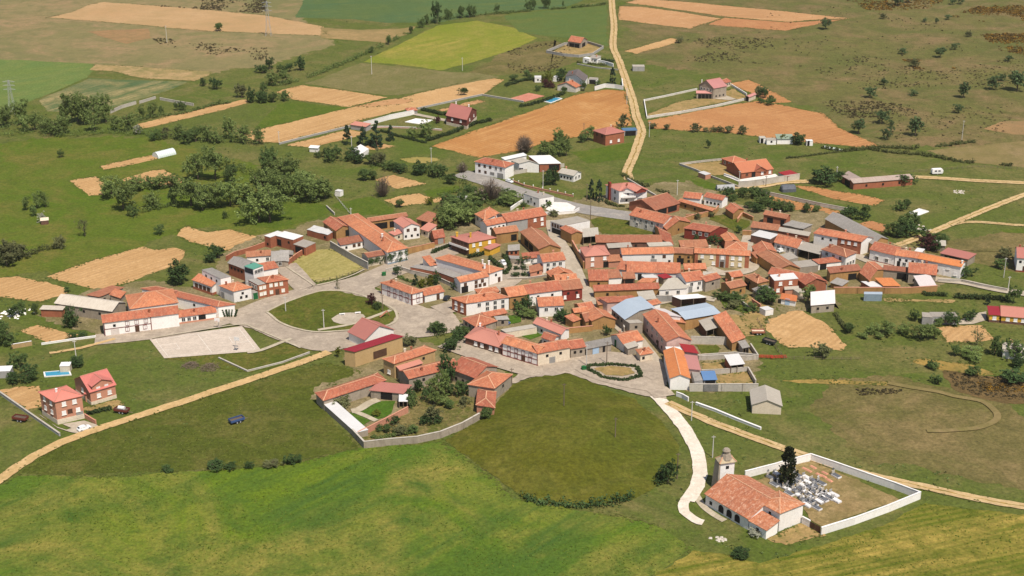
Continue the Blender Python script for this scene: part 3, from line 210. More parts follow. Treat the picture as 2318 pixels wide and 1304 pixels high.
('church', 'white church with orange roof, pyramid-roofed chancel and stone bell tower', 'church', [(((51.57, 328.08), (60.93, 315.6), (73.41, 324.96), (64.05, 337.44)), 3.4, 'g', 3.28, 'wh', 'ct2', 'Fa3g@.28-.85 Fk1l@.1-.16', {}), (((60.91, 315.56), (64.8, 310.71), (68.59, 313.82), (64.7, 318.68)), 2.9, 'shed', 1.08, 'wh', 'ct2', 'Fk1l', {}), (((63.43, 321.07), (68.76, 314.56), (75.9, 319.37), (70.57, 325.88)), 5.6, 'hip',1.26, 'wh', 'ct2', 'Fk1u@.55-.65 Fv1l@.65-.75', {}), (((56.01, 335.17), (60.61, 336.48), (59.86, 339.75), (55.26, 338.44)), 8.5, 'hip',1.67, 'wh', 'tant', 'Fk1u@0-1 Lk1u@.2-.6', {'tower': 1}), (((55.04, 337.2), (55.74, 335.29), (59.49, 336.66), (58.79, 338.57)), 2.8, 'hip',0.43, 'st', 'ct2', '', {})], {}),
('barn', 'orange hipped roof hut behind the white two-storey terrace', 'shed', [(((-11.88, 468.38), (-4.37, 470.83), (-5.92, 475.58), (-13.43, 473.14)), 3.4, 'hip',1.05, 'ad', 'ot', '', {})], {}),
('shed', 'long grey sheet roofed shed behind the pink brick house', 'shed', [(((37.7, 516.86), (46.86, 518.43), (46.38, 522.36), (37.22, 520.79)), 3.0, 'shed', 0.4, 'dk', 'fs', '', {})], {}),
('shed', 'white walled lean-to beside the round kerbside barn', 'shed', [(((70.83, 487.95), (74.71, 487.33), (75.34, 491.29), (71.46, 491.9)), 3.0, 'flat', 0.0, 'wh', 'fs', '', {})], {}),
('shed', 'low brick and tile shed behind the cream and brick house', 'shed', [(((66.29, 518.37), (76.91, 519.57), (76.35, 524.54), (65.72, 523.34)), 2.6, 'shed', 1.25, 'br', 'bt', '', {})], {}),
('shed', 'tiled lean-to along the lane by the blue metal barn', 'shed', [(((30.54, 460.44), (37.91, 462.08), (37.04, 465.99), (29.68, 464.35)), 2.6, 'shed', 1.2, 'ad', 'bt', '', {})], {}),
('shed', 'small tile roofed store beside the yellow-brown barn', 'shed', [(((21.72, 452.72), (26.77, 454.31), (25.56, 458.12), (20.51, 456.53)), 2.8, 'g', 0.84, 'ad', 'ot', '', {})], {}),
('shed', 'grey roofed store in the leafy inner yard', 'shed', [(((93.61, 506.05), (99.57, 508.95), (97.82, 512.55), (91.86, 509.65)), 2.8, 'shed', 1.2, 'ad', 'bt', '', {})], {}),
('shed', 'tiled hut between the brick terrace house and the adobe farmhouse', 'shed', [(((89.29, 470.92), (94.84, 475.2), (92.4, 478.36), (86.85, 474.09)), 2.4, 'shed', 0.8, 'st', 'fc', '', {})], {}),
('hut', 'white hut with small window beside the green roofed hut', 'hut', [(((125.2, 670.73), (129.73, 670.73), (129.73, 674.73), (125.2, 674.73)), 2.4, 'flat', 0.0, 'wh', 'fs', 'Fk1l', {})], {}),
('hut', 'white end hut beside the round dark bush', 'hut', [(((144.32, 668.7), (147.42, 668.7), (147.42, 671.7), (144.32, 671.7)), 2.4, 'flat', 0.0, 'wh', 'fw', 'Fk1g@.1-.5', {})], {})]
FIELDS = [
('field', 'hgrass', [(98.84, 1170.79), (615.32, 1215.35), (355.48, 668.84), (194.18, 665.01), (179.83, 668.07), (167.41, 700.97), (164.56, 731.43), (152.73, 756.61), (124.75, 816.36), (85.36, 839.0), (68.41, 900.94)], 0),
('field', 'fgrass', [(-564.45, 1170.79), (-166.19, 1170.79), (-140.73, 956.85), (-113.26, 900.94), (-139.78, 850.75), (-176.98, 820.8), (-251.03, 839.0), (-423.68, 859.16)], 0),
('field', 'mead2', [(-314.43, 665.01), (-205.91, 686.18), (-166.13, 676.62), (-124.62, 639.26), (-78.62, 568.79), (-85.71, 551.91), (-100.91, 533.3), (-123.87, 550.82), (-135.75, 538.5), (-145.67, 527.67), (-174.7, 495.98), (-242.97, 495.98)], 0),
('field', 'cropA', [(-160.49, 328.8), (-140.02, 338.16), (-137.07, 343.99), (-117.27, 343.26), (-93.3, 345.48), (-62.03, 350.24), (-45.57, 359.3), (-20.38, 363.57), (-12.39, 353.05), (-4.74, 341.06), (0.12, 331.8), (10.7, 327.2), (28.04, 322.71), (36.93, 318.32), (45.73, 307.13), (33.53, 293.28), (14.39, 273.42), (-159.1, 273.42)], 1),
('field', 'cropB', [(14.35, 272.57), (34.1, 293.66), (45.81, 305.9), (53.33, 303.87), (61.49, 299.49), (78.59, 308.16), (96.71, 318.1), (110.66, 329.26), (134.9, 322.93), (175.1, 313.38), (156.5, 271.72)], 1),
('field', 'olive', [(-19.12, 364.11), (-9.13, 378.05), (0.83, 401.0), (10.04, 409.39), (18.53, 409.39), (26.55, 401.0), (37.96, 390.76), (44.2, 375.19), (48.54, 360.89), (47.36, 347.97), (41.43, 340.57), (33.47, 332.26), (22.52, 328.11), (10.75, 329.03), (2.74, 332.49), (-3.54, 342.28), (-11.79, 354.08)], 1),
('field', 'meadow', [(-138.01, 344.98), (-130.93, 360.36), (-113.42, 376.9), (-93.1, 394.43), (-60.32, 418.08), (-48.79, 410.71), (-60.35, 397.85), (-57.31, 384.47), (-46.01, 363.57), (-44.35, 359.83), (-62.14, 351.0), (-93.52, 346.47), (-117.48, 343.99)], 1),
('field', 'soil', [(-175.03, 493.97), (-161.67, 511.58), (-146.51, 526.34), (-141.32, 521.77), (-134.33, 525.03), (-129.2, 522.42), (-128.14, 515.36), (-129.69, 504.16), (-142.26, 489.29), (-151.11, 480.72), (-166.39, 488.13)], 1),
('field', 'soil', [(-197.49, 489.68), (-185.91, 494.62), (-172.24, 487.9), (-163.2, 482.21), (-162.13, 475.78), (-169.69, 469.08), (-192.66, 475.78)], 1),
('field', 'soil', [(-136.06, 539.1), (-136.48, 547.45), (-134.39, 550.99), (-124.28, 543.25), (-115.65, 547.45), (-99.8, 534.34), (-99.14, 530.32), (-111.2, 520.87), (-126.16, 529.65)], 1),
('field', 'soil', [(-201.31, 613.25), (-190.13, 618.56), (-183.38, 605.42), (-179.62, 592.14), (-185.91, 590.28)], 1),
('field', 'soil', [(-192.76, 635.02), (-178.51, 648.61), (-169.76, 654.49), (-166.88, 649.34), (-178.36, 637.84), (-189.86, 628.07)], 1),
('field', 'soil', [(-176.79, 614.57), (-166.71, 628.07), (-161.5, 629.45), (-153.36, 618.56), (-147.62, 610.62), (-155.68, 602.21), (-165.59, 610.62), (-171.1, 608.66)], 1),
('field', 'soil', [(-194.14, 708.58), (-169.74, 735.98), (-146.15, 760.47), (-143.44, 751.83), (-164.97, 724.26), (-188.22, 700.13)], 1),
('field', 'soil', [(-131.07, 775.65), (-125.97, 784.93), (-119.72, 791.68), (-94.71, 779.6), (-68.15, 764.0), (-78.03, 753.92), (-88.25, 743.58), (-118.84, 757.67)], 1),
('field', 'soil', [(-136.05, 690.61), (-130.16, 697.05), (-109.76, 719.29), (-96.82, 732.08), (-85.07, 742.86), (-67.43, 755.16), (-46.64, 778.28), (-17.48, 810.59), (-11.41, 808.89), (-5.01, 804.95), (-10.46, 786.27), (-15.42, 770.95), (-44.84, 745.29), (-56.17, 738.03), (-82.64, 713.61), (-84.31, 706.9), (-114.91, 673.97), (-126.45, 674.99)], 1),
('field', 'soil2', [(-84.57, 744.07), (-70.8, 757.67), (-62.92, 762.22), (-53.1, 757.67), (-57.64, 750.2), (-75.75, 742.86)], 1),
('field', 'soil', [(-111.12, 669.51), (-83.37, 698.13), (-74.34, 692.75), (-78.38, 683.87), (-97.87, 665.51)], 1),
('field', 'soil', [(-72.05, 671.94), (-64.85, 673.97), (-56.71, 667.91), (-64.93, 661.95), (-73.89, 661.95)], 1),
('field', 'soil2', [(-40.62, 735.64), (-17.73, 758.93), (-14.81, 755.16), (-35.65, 734.45)], 1),
('field', 'ochre', [(-39.82, 668.07), (-17.77, 697.63), (4.9, 726.93), (34.61, 768.31), (46.19, 778.31), (55.08, 781.36), (63.25, 777.3), (62.66, 725.15), (61.62, 706.03), (53.32, 700.97), (35.68, 686.18), (19.92, 676.62), (0.21, 657.47), (-15.6, 648.61)], 1),
('field', 'ochre2', [(70.65, 715.47), (89.04, 727.83), (109.69, 742.43), (133.7, 755.65), (144.15, 748.99), (164.67, 729.63), (167.69, 700.13), (180.01, 668.84), (172.8, 665.78), (140.45, 677.41), (109.64, 691.86), (70.64, 700.13)], 1),
('field', 'ochre2', [(124.43, 795.87), (137.33, 805.46), (143.32, 787.52), (152.69, 753.73), (140.87, 750.88), (134.57, 770.29)], 1),
('field', 'soil2', [(77.4, 1029.59), (93.31, 1027.9), (119.98, 1008.02), (145.67, 984.15), (133.86, 968.81), (119.48, 949.51), (74.51, 979.5)], 1),
('field', 'soil2', [(82.58, 1043.3), (97.59, 1059.13), (130.57, 1045.04), (195.84, 1009.65), (235.91, 984.15), (215.26, 981.04), (190.56, 971.84), (149.01, 990.41), (103.09, 1029.59)], 1),
('field', 'red', [(133.09, 962.79), (148.57, 987.27), (190.29, 970.32), (233.41, 982.59), (198.66, 955.37), (183.72, 942.28)], 1),
('field', 'soil', [(70.3, 880.23), (104.45, 919.81), (111.06, 911.63), (99.24, 896.99), (77.47, 872.68)], 1),
('field', 'stub', [(-326.56, 984.57), (-312.84, 1009.52), (-308.56, 1035.67), (-301.11, 1045.57), (-245.96, 1026.81), (-174.14, 996.07), (-128.66, 956.87), (-121.9, 926.93), (-164.13, 934.26), (-203.89, 941.68), (-281.55, 972.52), (-324.33, 987.83)], 1),
('field', 'red2', [(-284.65, 940.94), (-245.79, 949.22), (-236.47, 919.72), (-247.69, 901.43), (-272.18, 926.21)], 1),
('field', 'stub2', [(-129.44, 953.03), (-102.17, 945.44), (-75.36, 949.22), (-65.75, 956.87), (-68.14, 934.26), (-81.03, 904.9), (-106.39, 912.6), (-125.26, 919.72)], 1),
('field', 'blueg', [(-155.68, 1071.76), (67.43, 1079.1), (37.03, 1022.87), (-21.57, 999.94), (-48.4, 971.84), (-84.69, 968.81), (-110.24, 981.04), (-151.66, 987.27)], 1),
('field', 'green2', [(-6.04, 994.83), (21.88, 1011.65), (69.38, 1033.44), (61.13, 895.26), (49.11, 912.6), (36.63, 919.72), (20.18, 926.93), (5.03, 937.96)], 1),
('field', 'yelg', [(-91.72, 849.56), (-77.94, 885.32), (-50.86, 959.81), (-24.15, 976.42), (0.3, 953.9), (16.2, 919.81), (5.91, 893.07), (-21.33, 853.14), (-41.75, 827.54), (-69.22, 843.66)], 1),
('field', 'olive2', [(-118.71, 794.81), (-106.34, 818.57), (-91.61, 848.38), (-41.7, 826.41), (-19.29, 820.8), (-6.96, 810.88), (-43.42, 782.38), (-63.57, 768.31), (-70.93, 768.31)], 1),
('field', 'green3', [(-325.85, 859.16), (-277.14, 850.75), (-252.31, 843.66), (-247.21, 810.88), (-262.08, 759.5), (-266.53, 735.98), (-281.16, 730.53)], 1),
('field', 'teal', [(-259.96, 756.61), (-246.3, 807.62), (-211.88, 803.31), (-185.87, 801.17), (-193.68, 779.32), (-212.25, 745.23), (-224.88, 730.53), (-247.09, 734.15)], 1),
('field', 'straw', [(-252.31, 843.66), (-228.43, 839.0), (-177.64, 824.16), (-178.26, 814.16), (-183.32, 801.17), (-212.91, 807.62), (-222.25, 814.16), (-235.49, 825.28), (-251.15, 829.81)], 1),
('field', 'olive3', [(200.49, 660.47), (225.5, 668.84), (261.22, 678.2), (244.4, 629.45), (213.26, 642.11)], 1),
('field', 'red2', [(241.0, 699.3), (255.12, 713.74), (274.39, 716.34), (264.54, 687.79), (251.74, 689.42)], 1),
('field', 'soil', [(86.86, 451.5), (88.16, 453.38), (92.48, 455.39), (94.5, 465.59), (98.14, 464.61), (101.78, 463.76), (104.68, 456.54), (107.65, 451.5), (109.69, 443.51), (111.25, 431.67), (109.97, 427.09), (99.36, 429.37), (92.09, 429.83), (90.15, 432.25), (88.91, 437.52), (87.22, 444.72)], 1),
('field', 'soil', [(145.89, 446.63), (148.77, 447.57), (162.3, 447.75), (162.92, 440.18), (163.33, 435.66), (154.43, 434.06), (146.36, 433.88)], 1),
('field', 'ochre2', [(111.25, 592.45), (122.23, 583.19), (140.17, 569.02), (140.23, 564.82), (132.96, 562.6), (120.22, 572.35), (110.75, 586.36)], 1),
('field', 'ochre2', [(127.25, 604.82), (133.7, 603.48), (138.8, 600.65), (152.41, 592.78), (162.55, 584.46), (156.26, 576.96), (148.39, 581.62), (140.4, 586.36), (130.17, 598.5)], 1),
('field', 'red', [(142.4, 552.85), (149.21, 557.47), (158.38, 549.99), (150.51, 542.97)], 1),
('field', 'soil', [(-62.32, 614.18), (-57.54, 619.75), (-53.98, 621.5), (-38.39, 607.69), (-45.37, 603.48), (-50.83, 600.65), (-56.41, 606.0)], 1),
('field', 'soil', [(-55.64, 584.46), (-49.11, 591.16), (-41.72, 594.4), (-36.28, 587.95), (-36.89, 580.84), (-49.42, 575.11)], 1),
('field', 'soil', [(-34.39, 585.56), (-27.36, 591.48), (-26.2, 587.95), (-32.94, 581.62)], 1),
('field', 'tanl', [(-53.76, 647.07), (-45.16, 649.92), (-34.61, 648.02), (-33.88, 644.24), (-40.12, 638.65), (-48.38, 640.51)], 1),
('field', 'soil', [(-168.11, 443.55), (-164.23, 448.2), (-156.02, 444.73), (-146.87, 440.34), (-150.95, 435.54), (-156.54, 433.46), (-162.65, 439.37)], 1),
('field', 'soil', [(-161.08, 397.68), (-153.46, 399.73), (-148.47, 400.55), (-143.42, 386.53), (-147.19, 383.44), (-159.19, 395.25)], 1),
('field', 'straw2', [(130.86, 417.95), (134.08, 420.72), (142.64, 418.37), (150.31, 415.71), (154.72, 408.54), (149.52, 408.54), (139.65, 411.61)], 1),
('field', 'straw2', [(85.06, 404.56), (95.56, 405.51), (105.6, 404.17), (118.7, 402.99), (118.31, 401.42), (105.08, 401.81), (88.14, 402.59)], 1),
('field', 'scald', [(101.03, 404.84), (118.64, 408.08), (137.04, 398.48), (150.27, 392.28), (153.84, 374.63), (160.16, 333.43), (139.22, 335.78), (116.35, 347.97), (100.22, 353.05), (93.55, 369.03), (91.76, 386.25)], 0),
('field', 'scald', [(140.28, 525.65), (157.79, 525.65), (209.97, 546.48), (240.87, 541.14), (220.19, 487.9), (193.32, 496.89), (174.45, 510.92)], 0),
('field', 'scald', [(5.96, 900.94), (29.06, 914.34), (46.65, 862.81), (23.9, 827.54), (-15.3, 816.36), (-25.84, 821.92), (-10.64, 862.81)], 0),
('heath', 'heath', [(138.95, 411.61), (143.53, 410.56), (147.89, 407.74), (154.68, 407.34), (167.82, 405.35), (161.73, 387.79), (150.36, 388.52), (143.13, 392.09), (138.02, 397.55), (137.8, 406.94)], 1),
('lot', 'dryg', [(-85.87, 508.47), (-81.98, 517.27), (-77.69, 522.42), (-71.48, 523.72), (-65.69, 516.63), (-56.21, 502.34), (-61.59, 495.15), (-65.52, 491.62), (-72.36, 487.79), (-77.96, 494.32)], 2),
('field', 'lawn', [(-78.3, 576.96), (-75.04, 583.19), (-61.62, 589.55), (-50.19, 572.35), (-50.7, 566.32), (-66.15, 564.82), (-72.66, 570.83)], 1),
('field', 'lawn', [(-39.27, 596.03), (-31.93, 602.64), (-24.33, 606.0), (-21.53, 599.32), (-29.37, 591.16), (-36.37, 589.55)], 1),
('field', 'lawn', [(-112.63, 589.55), (-101.53, 586.36), (-89.83, 581.62), (-79.29, 576.96), (-77.2, 567.81), (-86.35, 556.02), (-97.96, 547.45), (-106.01, 550.28)], 1),
('field', 'lawn', [(-131.47, 701.4), (-126.54, 750.2), (-117.22, 755.16), (-103.68, 747.74), (-88.04, 741.64), (-104.33, 723.9), (-130.16, 697.05)], 1),
('field', 'lawn', [(200.97, 546.48), (215.23, 547.22), (213.45, 542.05), (201.51, 543.52)], 1),
('field', 'lawn', [(73.53, 610.96), (86.46, 615.06), (92.51, 606.46), (90.9, 598.51), (82.11, 602.02)], 1),
('field', 'lawn', [(27.95, 657.47), (56.83, 672.71), (58.83, 665.01), (54.84, 646.43), (35.58, 639.26)], 1),
('field', 'lawn', [(37.25, 661.95), (54.77, 671.94), (60.04, 673.97), (58.21, 658.02)], 1),
('green', 'greeng', [(32.82, 558.9), (37.9, 562.79), (41.9, 565.15), (45.65, 563.58), (49.34, 558.13), (48.84, 551.64), (54.41, 546.02), (58.63, 543.06), (58.42, 540.86), (44.04, 540.86), (36.35, 540.86), (34.49, 547.5)], 3),
('green', 'greeng', [(-86.53, 459.33), (-82.02, 466.61), (-73.75, 475.78), (-67.74, 479.19), (-57.82, 477.05), (-45.67, 466.61), (-40.57, 457.74), (-42.55, 447.63), (-60.25, 442.34), (-69.31, 442.34), (-79.33, 448.77)], 10),
('field', 'greeng', [(-113.92, 420.81), (-88.04, 428.5), (-81.82, 426.38), (-74.38, 435.69), (-65.17, 427.79), (-74.46, 416.38), (-84.95, 410.71), (-93.91, 413.03)], 2),
('lawn', 'lawn2', [(-47.4, 383.69), (-44.11, 387.11), (-41.02, 389.7), (-38.72, 390.07), (-35.69, 389.7), (-35.96, 384.56), (-36.38, 381.53), (-38.12, 378.83), (-40.58, 377.28)], 3),
('lawn', 'lawn2', [(-49.44, 381.32), (-48.25, 382.39), (-42.47, 376.72), (-44.11, 373.58)], 3),
('lawn', 'lawn2', [(1.67, 440.6), (6.33, 444.82), (10.38, 439.88), (6.22, 435.85)], 4),
('lawn', 'lawn2', [(-1.15, 456.96), (3.22, 456.01), (3.06, 450.98), (-0.77, 448.81), (-1.27, 452.85)], 4),
('garden', 'garden', [(-36.48, 374.62), (-31.48, 381.68), (-30.9, 398.0), (-14.0, 399.54), (-10.9, 383.11), (-9.52, 379.89), (-20.99, 367.44), (-42.37, 362.12), (-45.45, 367.78)], 2),
('field', 'lawn', [(74.16, 474.96), (78.91, 475.64), (85.29, 460.38), (82.48, 458.45), (75.68, 463.63)], 3),
('yard', 'greeng', [(60.81, 432.25), (68.92, 432.25), (70.27, 428.22), (67.84, 424.26), (61.43, 423.7)], 3),
('yard', 'greeng', [(83.02, 562.79), (90.39, 565.94), (95.25, 560.45), (99.62, 557.36), (98.3, 550.5), (92.93, 541.59), (91.16, 543.06), (88.81, 547.5), (82.77, 558.9)], 3),
('garden', 'sand', [(26.45, 412.03), (32.27, 414.03), (38.88, 412.7), (39.64, 408.08), (34.96, 405.81), (29.73, 407.43)], 12),
('yard', 'sand', [(91.81, 466.61), (85.52, 477.05), (79.93, 450.7), (82.1, 444.97), (86.34, 443.08)], 2),
('yard', 'sand', [(75.46, 458.45), (81.09, 455.9), (84.29, 450.87), (83.2, 447.16), (82.59, 438.71), (78.88, 438.11), (77.36, 450.87)], 3),
('yard', 'sand', [(-133.9, 384.73), (-128.39, 386.03), (-121.39, 390.85), (-118.63, 387.77), (-121.65, 384.3), (-129.26, 382.16)], 2),
('yard', 'sand', [(61.39, 417.6), (69.26, 418.64), (69.78, 412.95), (65.24, 411.68), (60.97, 412.44)], 3),
('yard', 'sand', [(65.25, 406.9), (76.02, 410.92), (77.25, 400.99), (65.59, 401.47)], 3),
('yard', 'cemg', [(65.93, 340.89), (70.65, 342.78), (76.98, 349.87), (85.08, 351.84), (105.41, 330.48), (80.61, 317.19), (77.93, 321.71), (77.76, 328.69), (73.82, 332.28)], 3),
('yard', 'sand', [(65.34, 311.13), (75.89, 318.87), (80.41, 313.31), (69.54, 308.44)], 2),
('yard', 'sand', [(25.69, 879.43), (36.81, 903.29), (48.92, 908.21), (57.44, 892.01), (50.41, 870.21), (40.77, 865.67)], 2),
('yard', 'sand', [(71.1, 728.55), (92.35, 755.16), (109.42, 765.28), (125.48, 783.59), (129.44, 762.73), (100.15, 741.64), (72.2, 720.44)], 2),
('yard', 'sand', [(79.2, 637.27), (98.76, 644.16), (100.71, 633.39), (104.02, 613.68), (97.29, 621.06), (90.88, 619.2), (81.62, 633.39)], 2),
('field', 'sand', [(134.21, 472.24), (159.32, 470.99), (157.97, 468.51), (134.34, 470.16)], 2),
('village_ground', 'village', [(-114.77, 487.9), (-111.91, 525.65), (-84.61, 557.44), (-55.36, 560.24), (-28.81, 546.48), (-15.62, 563.07), (7.8, 577.58), (26.99, 581.76), (55.71, 605.42), (80.25, 611.93), (102.42, 574.62), (129.65, 568.79), (151.56, 535.89), (173.05, 506.17), (162.72, 487.9), (153.75, 479.19), (117.73, 477.05), (116.22, 462.54), (105.24, 462.54), (80.58, 444.97), (77.88, 418.08), (74.81, 398.48), (55.09, 395.36), (44.98, 404.84), (40.18, 414.7), (20.3, 418.08), (7.19, 408.08), (-14.55, 428.5), (-18.06, 444.97), (-21.8, 462.54), (-45.67, 466.61), (-52.38, 487.9), (-67.63, 506.17), (-83.91, 479.19), (-94.66, 466.61)], 1),
('village_ground', 'village', [(-165.82, 456.56), (-155.04, 479.19), (-136.12, 487.9), (-113.88, 483.51), (-93.95, 462.54), (-114.36, 441.22), (-137.48, 437.52), (-156.72, 446.86)], 1),
('village_ground', 'village', [(-60.71, 398.48), (-52.05, 408.08), (-55.71, 428.5), (-49.39, 439.36), (-37.38, 439.36), (-23.37, 428.5), (-14.45, 424.98), (0.14, 404.84), (-6.52, 380.36), (-25.66, 366.29), (-43.45, 363.57)], 1),
('plaza', 'asph2', [(-97.41, 451.47), (-88.2, 465.79), (-77.44, 479.19), (-87.31, 505.23), (-83.22, 506.17), (-71.2, 483.51), (-59.32, 491.46), (-30.32, 522.65), (-21.79, 527.67), (-20.93, 518.2), (-42.96, 493.71), (-50.27, 482.64), (-46.02, 470.74), (-34.35, 462.54), (-20.94, 460.53), (-16.91, 446.86), (-29.94, 440.47), (-41.95, 440.1), (-57.1, 427.79), (-61.16, 424.98), (-77.26, 434.96), (-90.9, 444.97)], 6),
('street_paving', 'asph2', [(-0.56, 401.64), (2.97, 409.72), (20.47, 422.19), (35.06, 423.23), (46.28, 418.76), (49.46, 404.84), (47.48, 390.76), (43.87, 392.89), (38.48, 393.82), (26.62, 402.27), (18.52, 409.06), (10.04, 409.06)], 7),
('tennis_court', 'tennis', [(-0.92, 761.46), (9.37, 773.55), (18.24, 766.56), (7.27, 753.92)], 3),
('ball_court', 'court', [(-122.56, 436.42), (-93.13, 447.24), (-83.05, 426.73), (-113.92, 420.81)], 4)]
ROADS = [
('road', 'asph', [(-24.21, 623.29), (-14.88, 615.23), (4.1, 594.63), (24.85, 575.8), (39.52, 567.64), (52.17, 561.93)], 11, 5),
('street', 'asph2', [(-140.72, 435.69), (-128.78, 438.62), (-114.85, 443.46), (-97.35, 455.37), (-88.34, 466.61), (-77.14, 477.05), (-58.95, 487.9), (-49.95, 497.8), (-40.77, 509.96), (-29.35, 520.66), (-21.79, 527.67)], 9, 5),
('street', 'asph2', [(-87.12, 506.17), (-81.57, 494.62), (-74.49, 481.34), (-65.11, 484.38)], 9, 6),
('street', 'asph2', [(-97.06, 453.81), (-86.98, 448.77), (-78.08, 440.47), (-64.89, 431.35), (-57.66, 432.79), (-46.46, 440.1), (-30.05, 442.34), (-17.43, 448.77)], 9, 6),
('street', 'asph2', [(-63.48, 484.38), (-52.78, 474.93), (-40.78, 464.57), (-32.42, 456.56), (-24.3, 448.77)], 12, 7),
('street', 'asph2', [(-2.39, 510.92), (0.17, 494.62), (-6.33, 481.34), (-18.81, 466.61), (-26.41, 460.53)], 9, 8),
('street', 'conc', [(16.78, 557.44), (18.27, 533.3), (22.38, 510.92), (25.12, 487.9), (29.39, 466.61), (35.82, 451.86), (41.83, 434.96), (45.86, 417.4), (47.85, 405.48)], 6, 8),
('street', 'asph2', [(-21.39, 433.87), (-11.55, 425.68), (-1.29, 417.4), (10.1, 412.03), (21.81, 419.78), (33.37, 419.78), (41.67, 415.37), (48.74, 407.43)], 11, 9),
('street', 'asph2', [(21.66, 416.38), (26.98, 408.73), (36.38, 402.27), (44.39, 398.48), (47.23, 392.28)], 7, 10),
('street', 'conc', [(97.59, 543.8), (93.0, 525.65), (93.12, 510.92), (89.98, 500.57), (80.23, 496.89), (74.32, 502.89)], 5, 8),
('street', 'conc', [(130.65, 525.65), (135.71, 513.33), (143.65, 503.82), (157.13, 491.46), (167.64, 487.9), (177.06, 481.34), (188.16, 475.78)], 5, 8),
('street', 'conc', [(34.66, 462.54), (49.15, 466.61), (64.24, 474.09), (73.4, 470.74)], 4, 7),
('track', 'white', [(39.06, 401.0), (44.01, 394.43), (47.41, 384.76), (50.55, 373.22), (52.61, 360.89), (52.71, 349.23), (50.62, 338.16), (47.02, 329.95)], 4.0, 6),
('track', 'white', [(49.23, 334.6), (45.94, 328.8), (45.66, 324.27), (47.75, 320.28), (49.9, 318.97)], 2.8, 5),
('track', 'cpath', [(49.69, 333.43), (50.76, 327.66), (53.11, 323.16), (55.56, 319.85)], 2.0, 4),
('path', 'tan', [(-145.59, 333.43), (-141.07, 341.3), (-137.1, 351.77), (-132.2, 360.36), (-124.43, 369.03), (-113.77, 378.34), (-102.6, 387.74), (-91.01, 397.85), (-76.45, 410.71), (-66.31, 419.78), (-60.51, 425.68)], 3.6, 6),
('track', 'tan2', [(76.83, 1099.78), (72.24, 1019.53), (69.32, 956.85), (64.57, 894.37), (65.45, 850.75), (66.06, 794.81), (66.17, 754.69), (65.46, 725.15), (65.84, 696.8), (62.69, 675.05), (58.08, 650.07), (53.35, 626.7), (53.14, 613.25)], 4.6, 6),
('path', 'tan2', [(253.57, 615.23), (225.1, 591.52), (204.29, 573.45), (183.72, 554.66), (166.52, 538.5), (152.92, 527.17)], 3.6, 6),
('path', 'tan2', [(178.96, 550.82), (191.4, 555.77), (211.61, 551.37), (229.84, 550.27)], 2.6, 5),
('track', 'tan2', [(182.79, 617.65), (196.36, 615.39), (211.05, 611.94), (230.95, 609.04), (251.55, 608.53)], 4.5, 6),
('track', 'tan2', [(95.44, 602.64), (110.59, 603.98), (121.86, 609.38), (134.15, 611.09)], 5, 6),
('track', 'tan2', [(47.81, 388.64), (53.52, 381.82), (60.56, 374.63), (69.77, 366.29), (79.81, 357.72), (91.73, 348.47), (102.54, 342.03), (113.36, 336.97), (123.84, 331.8), (137.52, 326.52), (147.26, 324.27)], 3.4, 6),
('path', 'olive3', [(118.5, 402.2), (124.87, 399.09), (132.51, 396.02), (136.7, 393.0), (140.28, 391.5), (144.27, 389.26), (145.88, 384.86), (145.93, 379.83), (143.29, 375.6), (136.96, 371.79), (126.87, 370.09), (122.08, 370.09)], 2.1, 6),
('path', 'tan', [(-152.76, 424.84), (-143.65, 428.97), (-138.91, 432.71), (-134.1, 436.49)], 1.6, 5),
('path', 'cpath', [(-42.82, 460.53), (-54.88, 448.77), (-66.38, 443.08)], 1.6, 12),
('path', 'cpath', [(-74.49, 436.42), (-83.34, 426.73), (-87.43, 424.98)], 1.6, 9),
('path', 'cpath', [(-48.61, 382.75), (-46.43, 383.84), (-43.55, 388.22), (-41.09, 390.44)], 3, 6),
('path', 'cpath', [(-47.96, 382.75), (-44.04, 379.54), (-40.5, 376.37)], 1.8, 6),
('kerb', 'cpath', [(-86.53, 459.33), (-82.02, 466.61), (-73.75, 475.78), (-67.74, 479.19), (-57.82, 477.05), (-45.67, 466.61), (-40.57, 457.74), (-42.55, 447.63), (-60.25, 442.34), (-69.31, 442.34), (-79.33, 448.77), (-86.53, 459.33)], 0.9, 11),
('kerb', 'cpath', [(-121.51, 436.42), (-108.56, 442.34), (-93.72, 448.01), (-88.62, 444.97), (-77.26, 434.96), (-70.4, 428.5)], 0.7, 11),
('kerb', 'cpath', [(-87.96, 506.17), (-75.37, 487.9), (-71.63, 484.38), (-61.16, 493.26), (-56.07, 500.57)], 0.7, 11)]
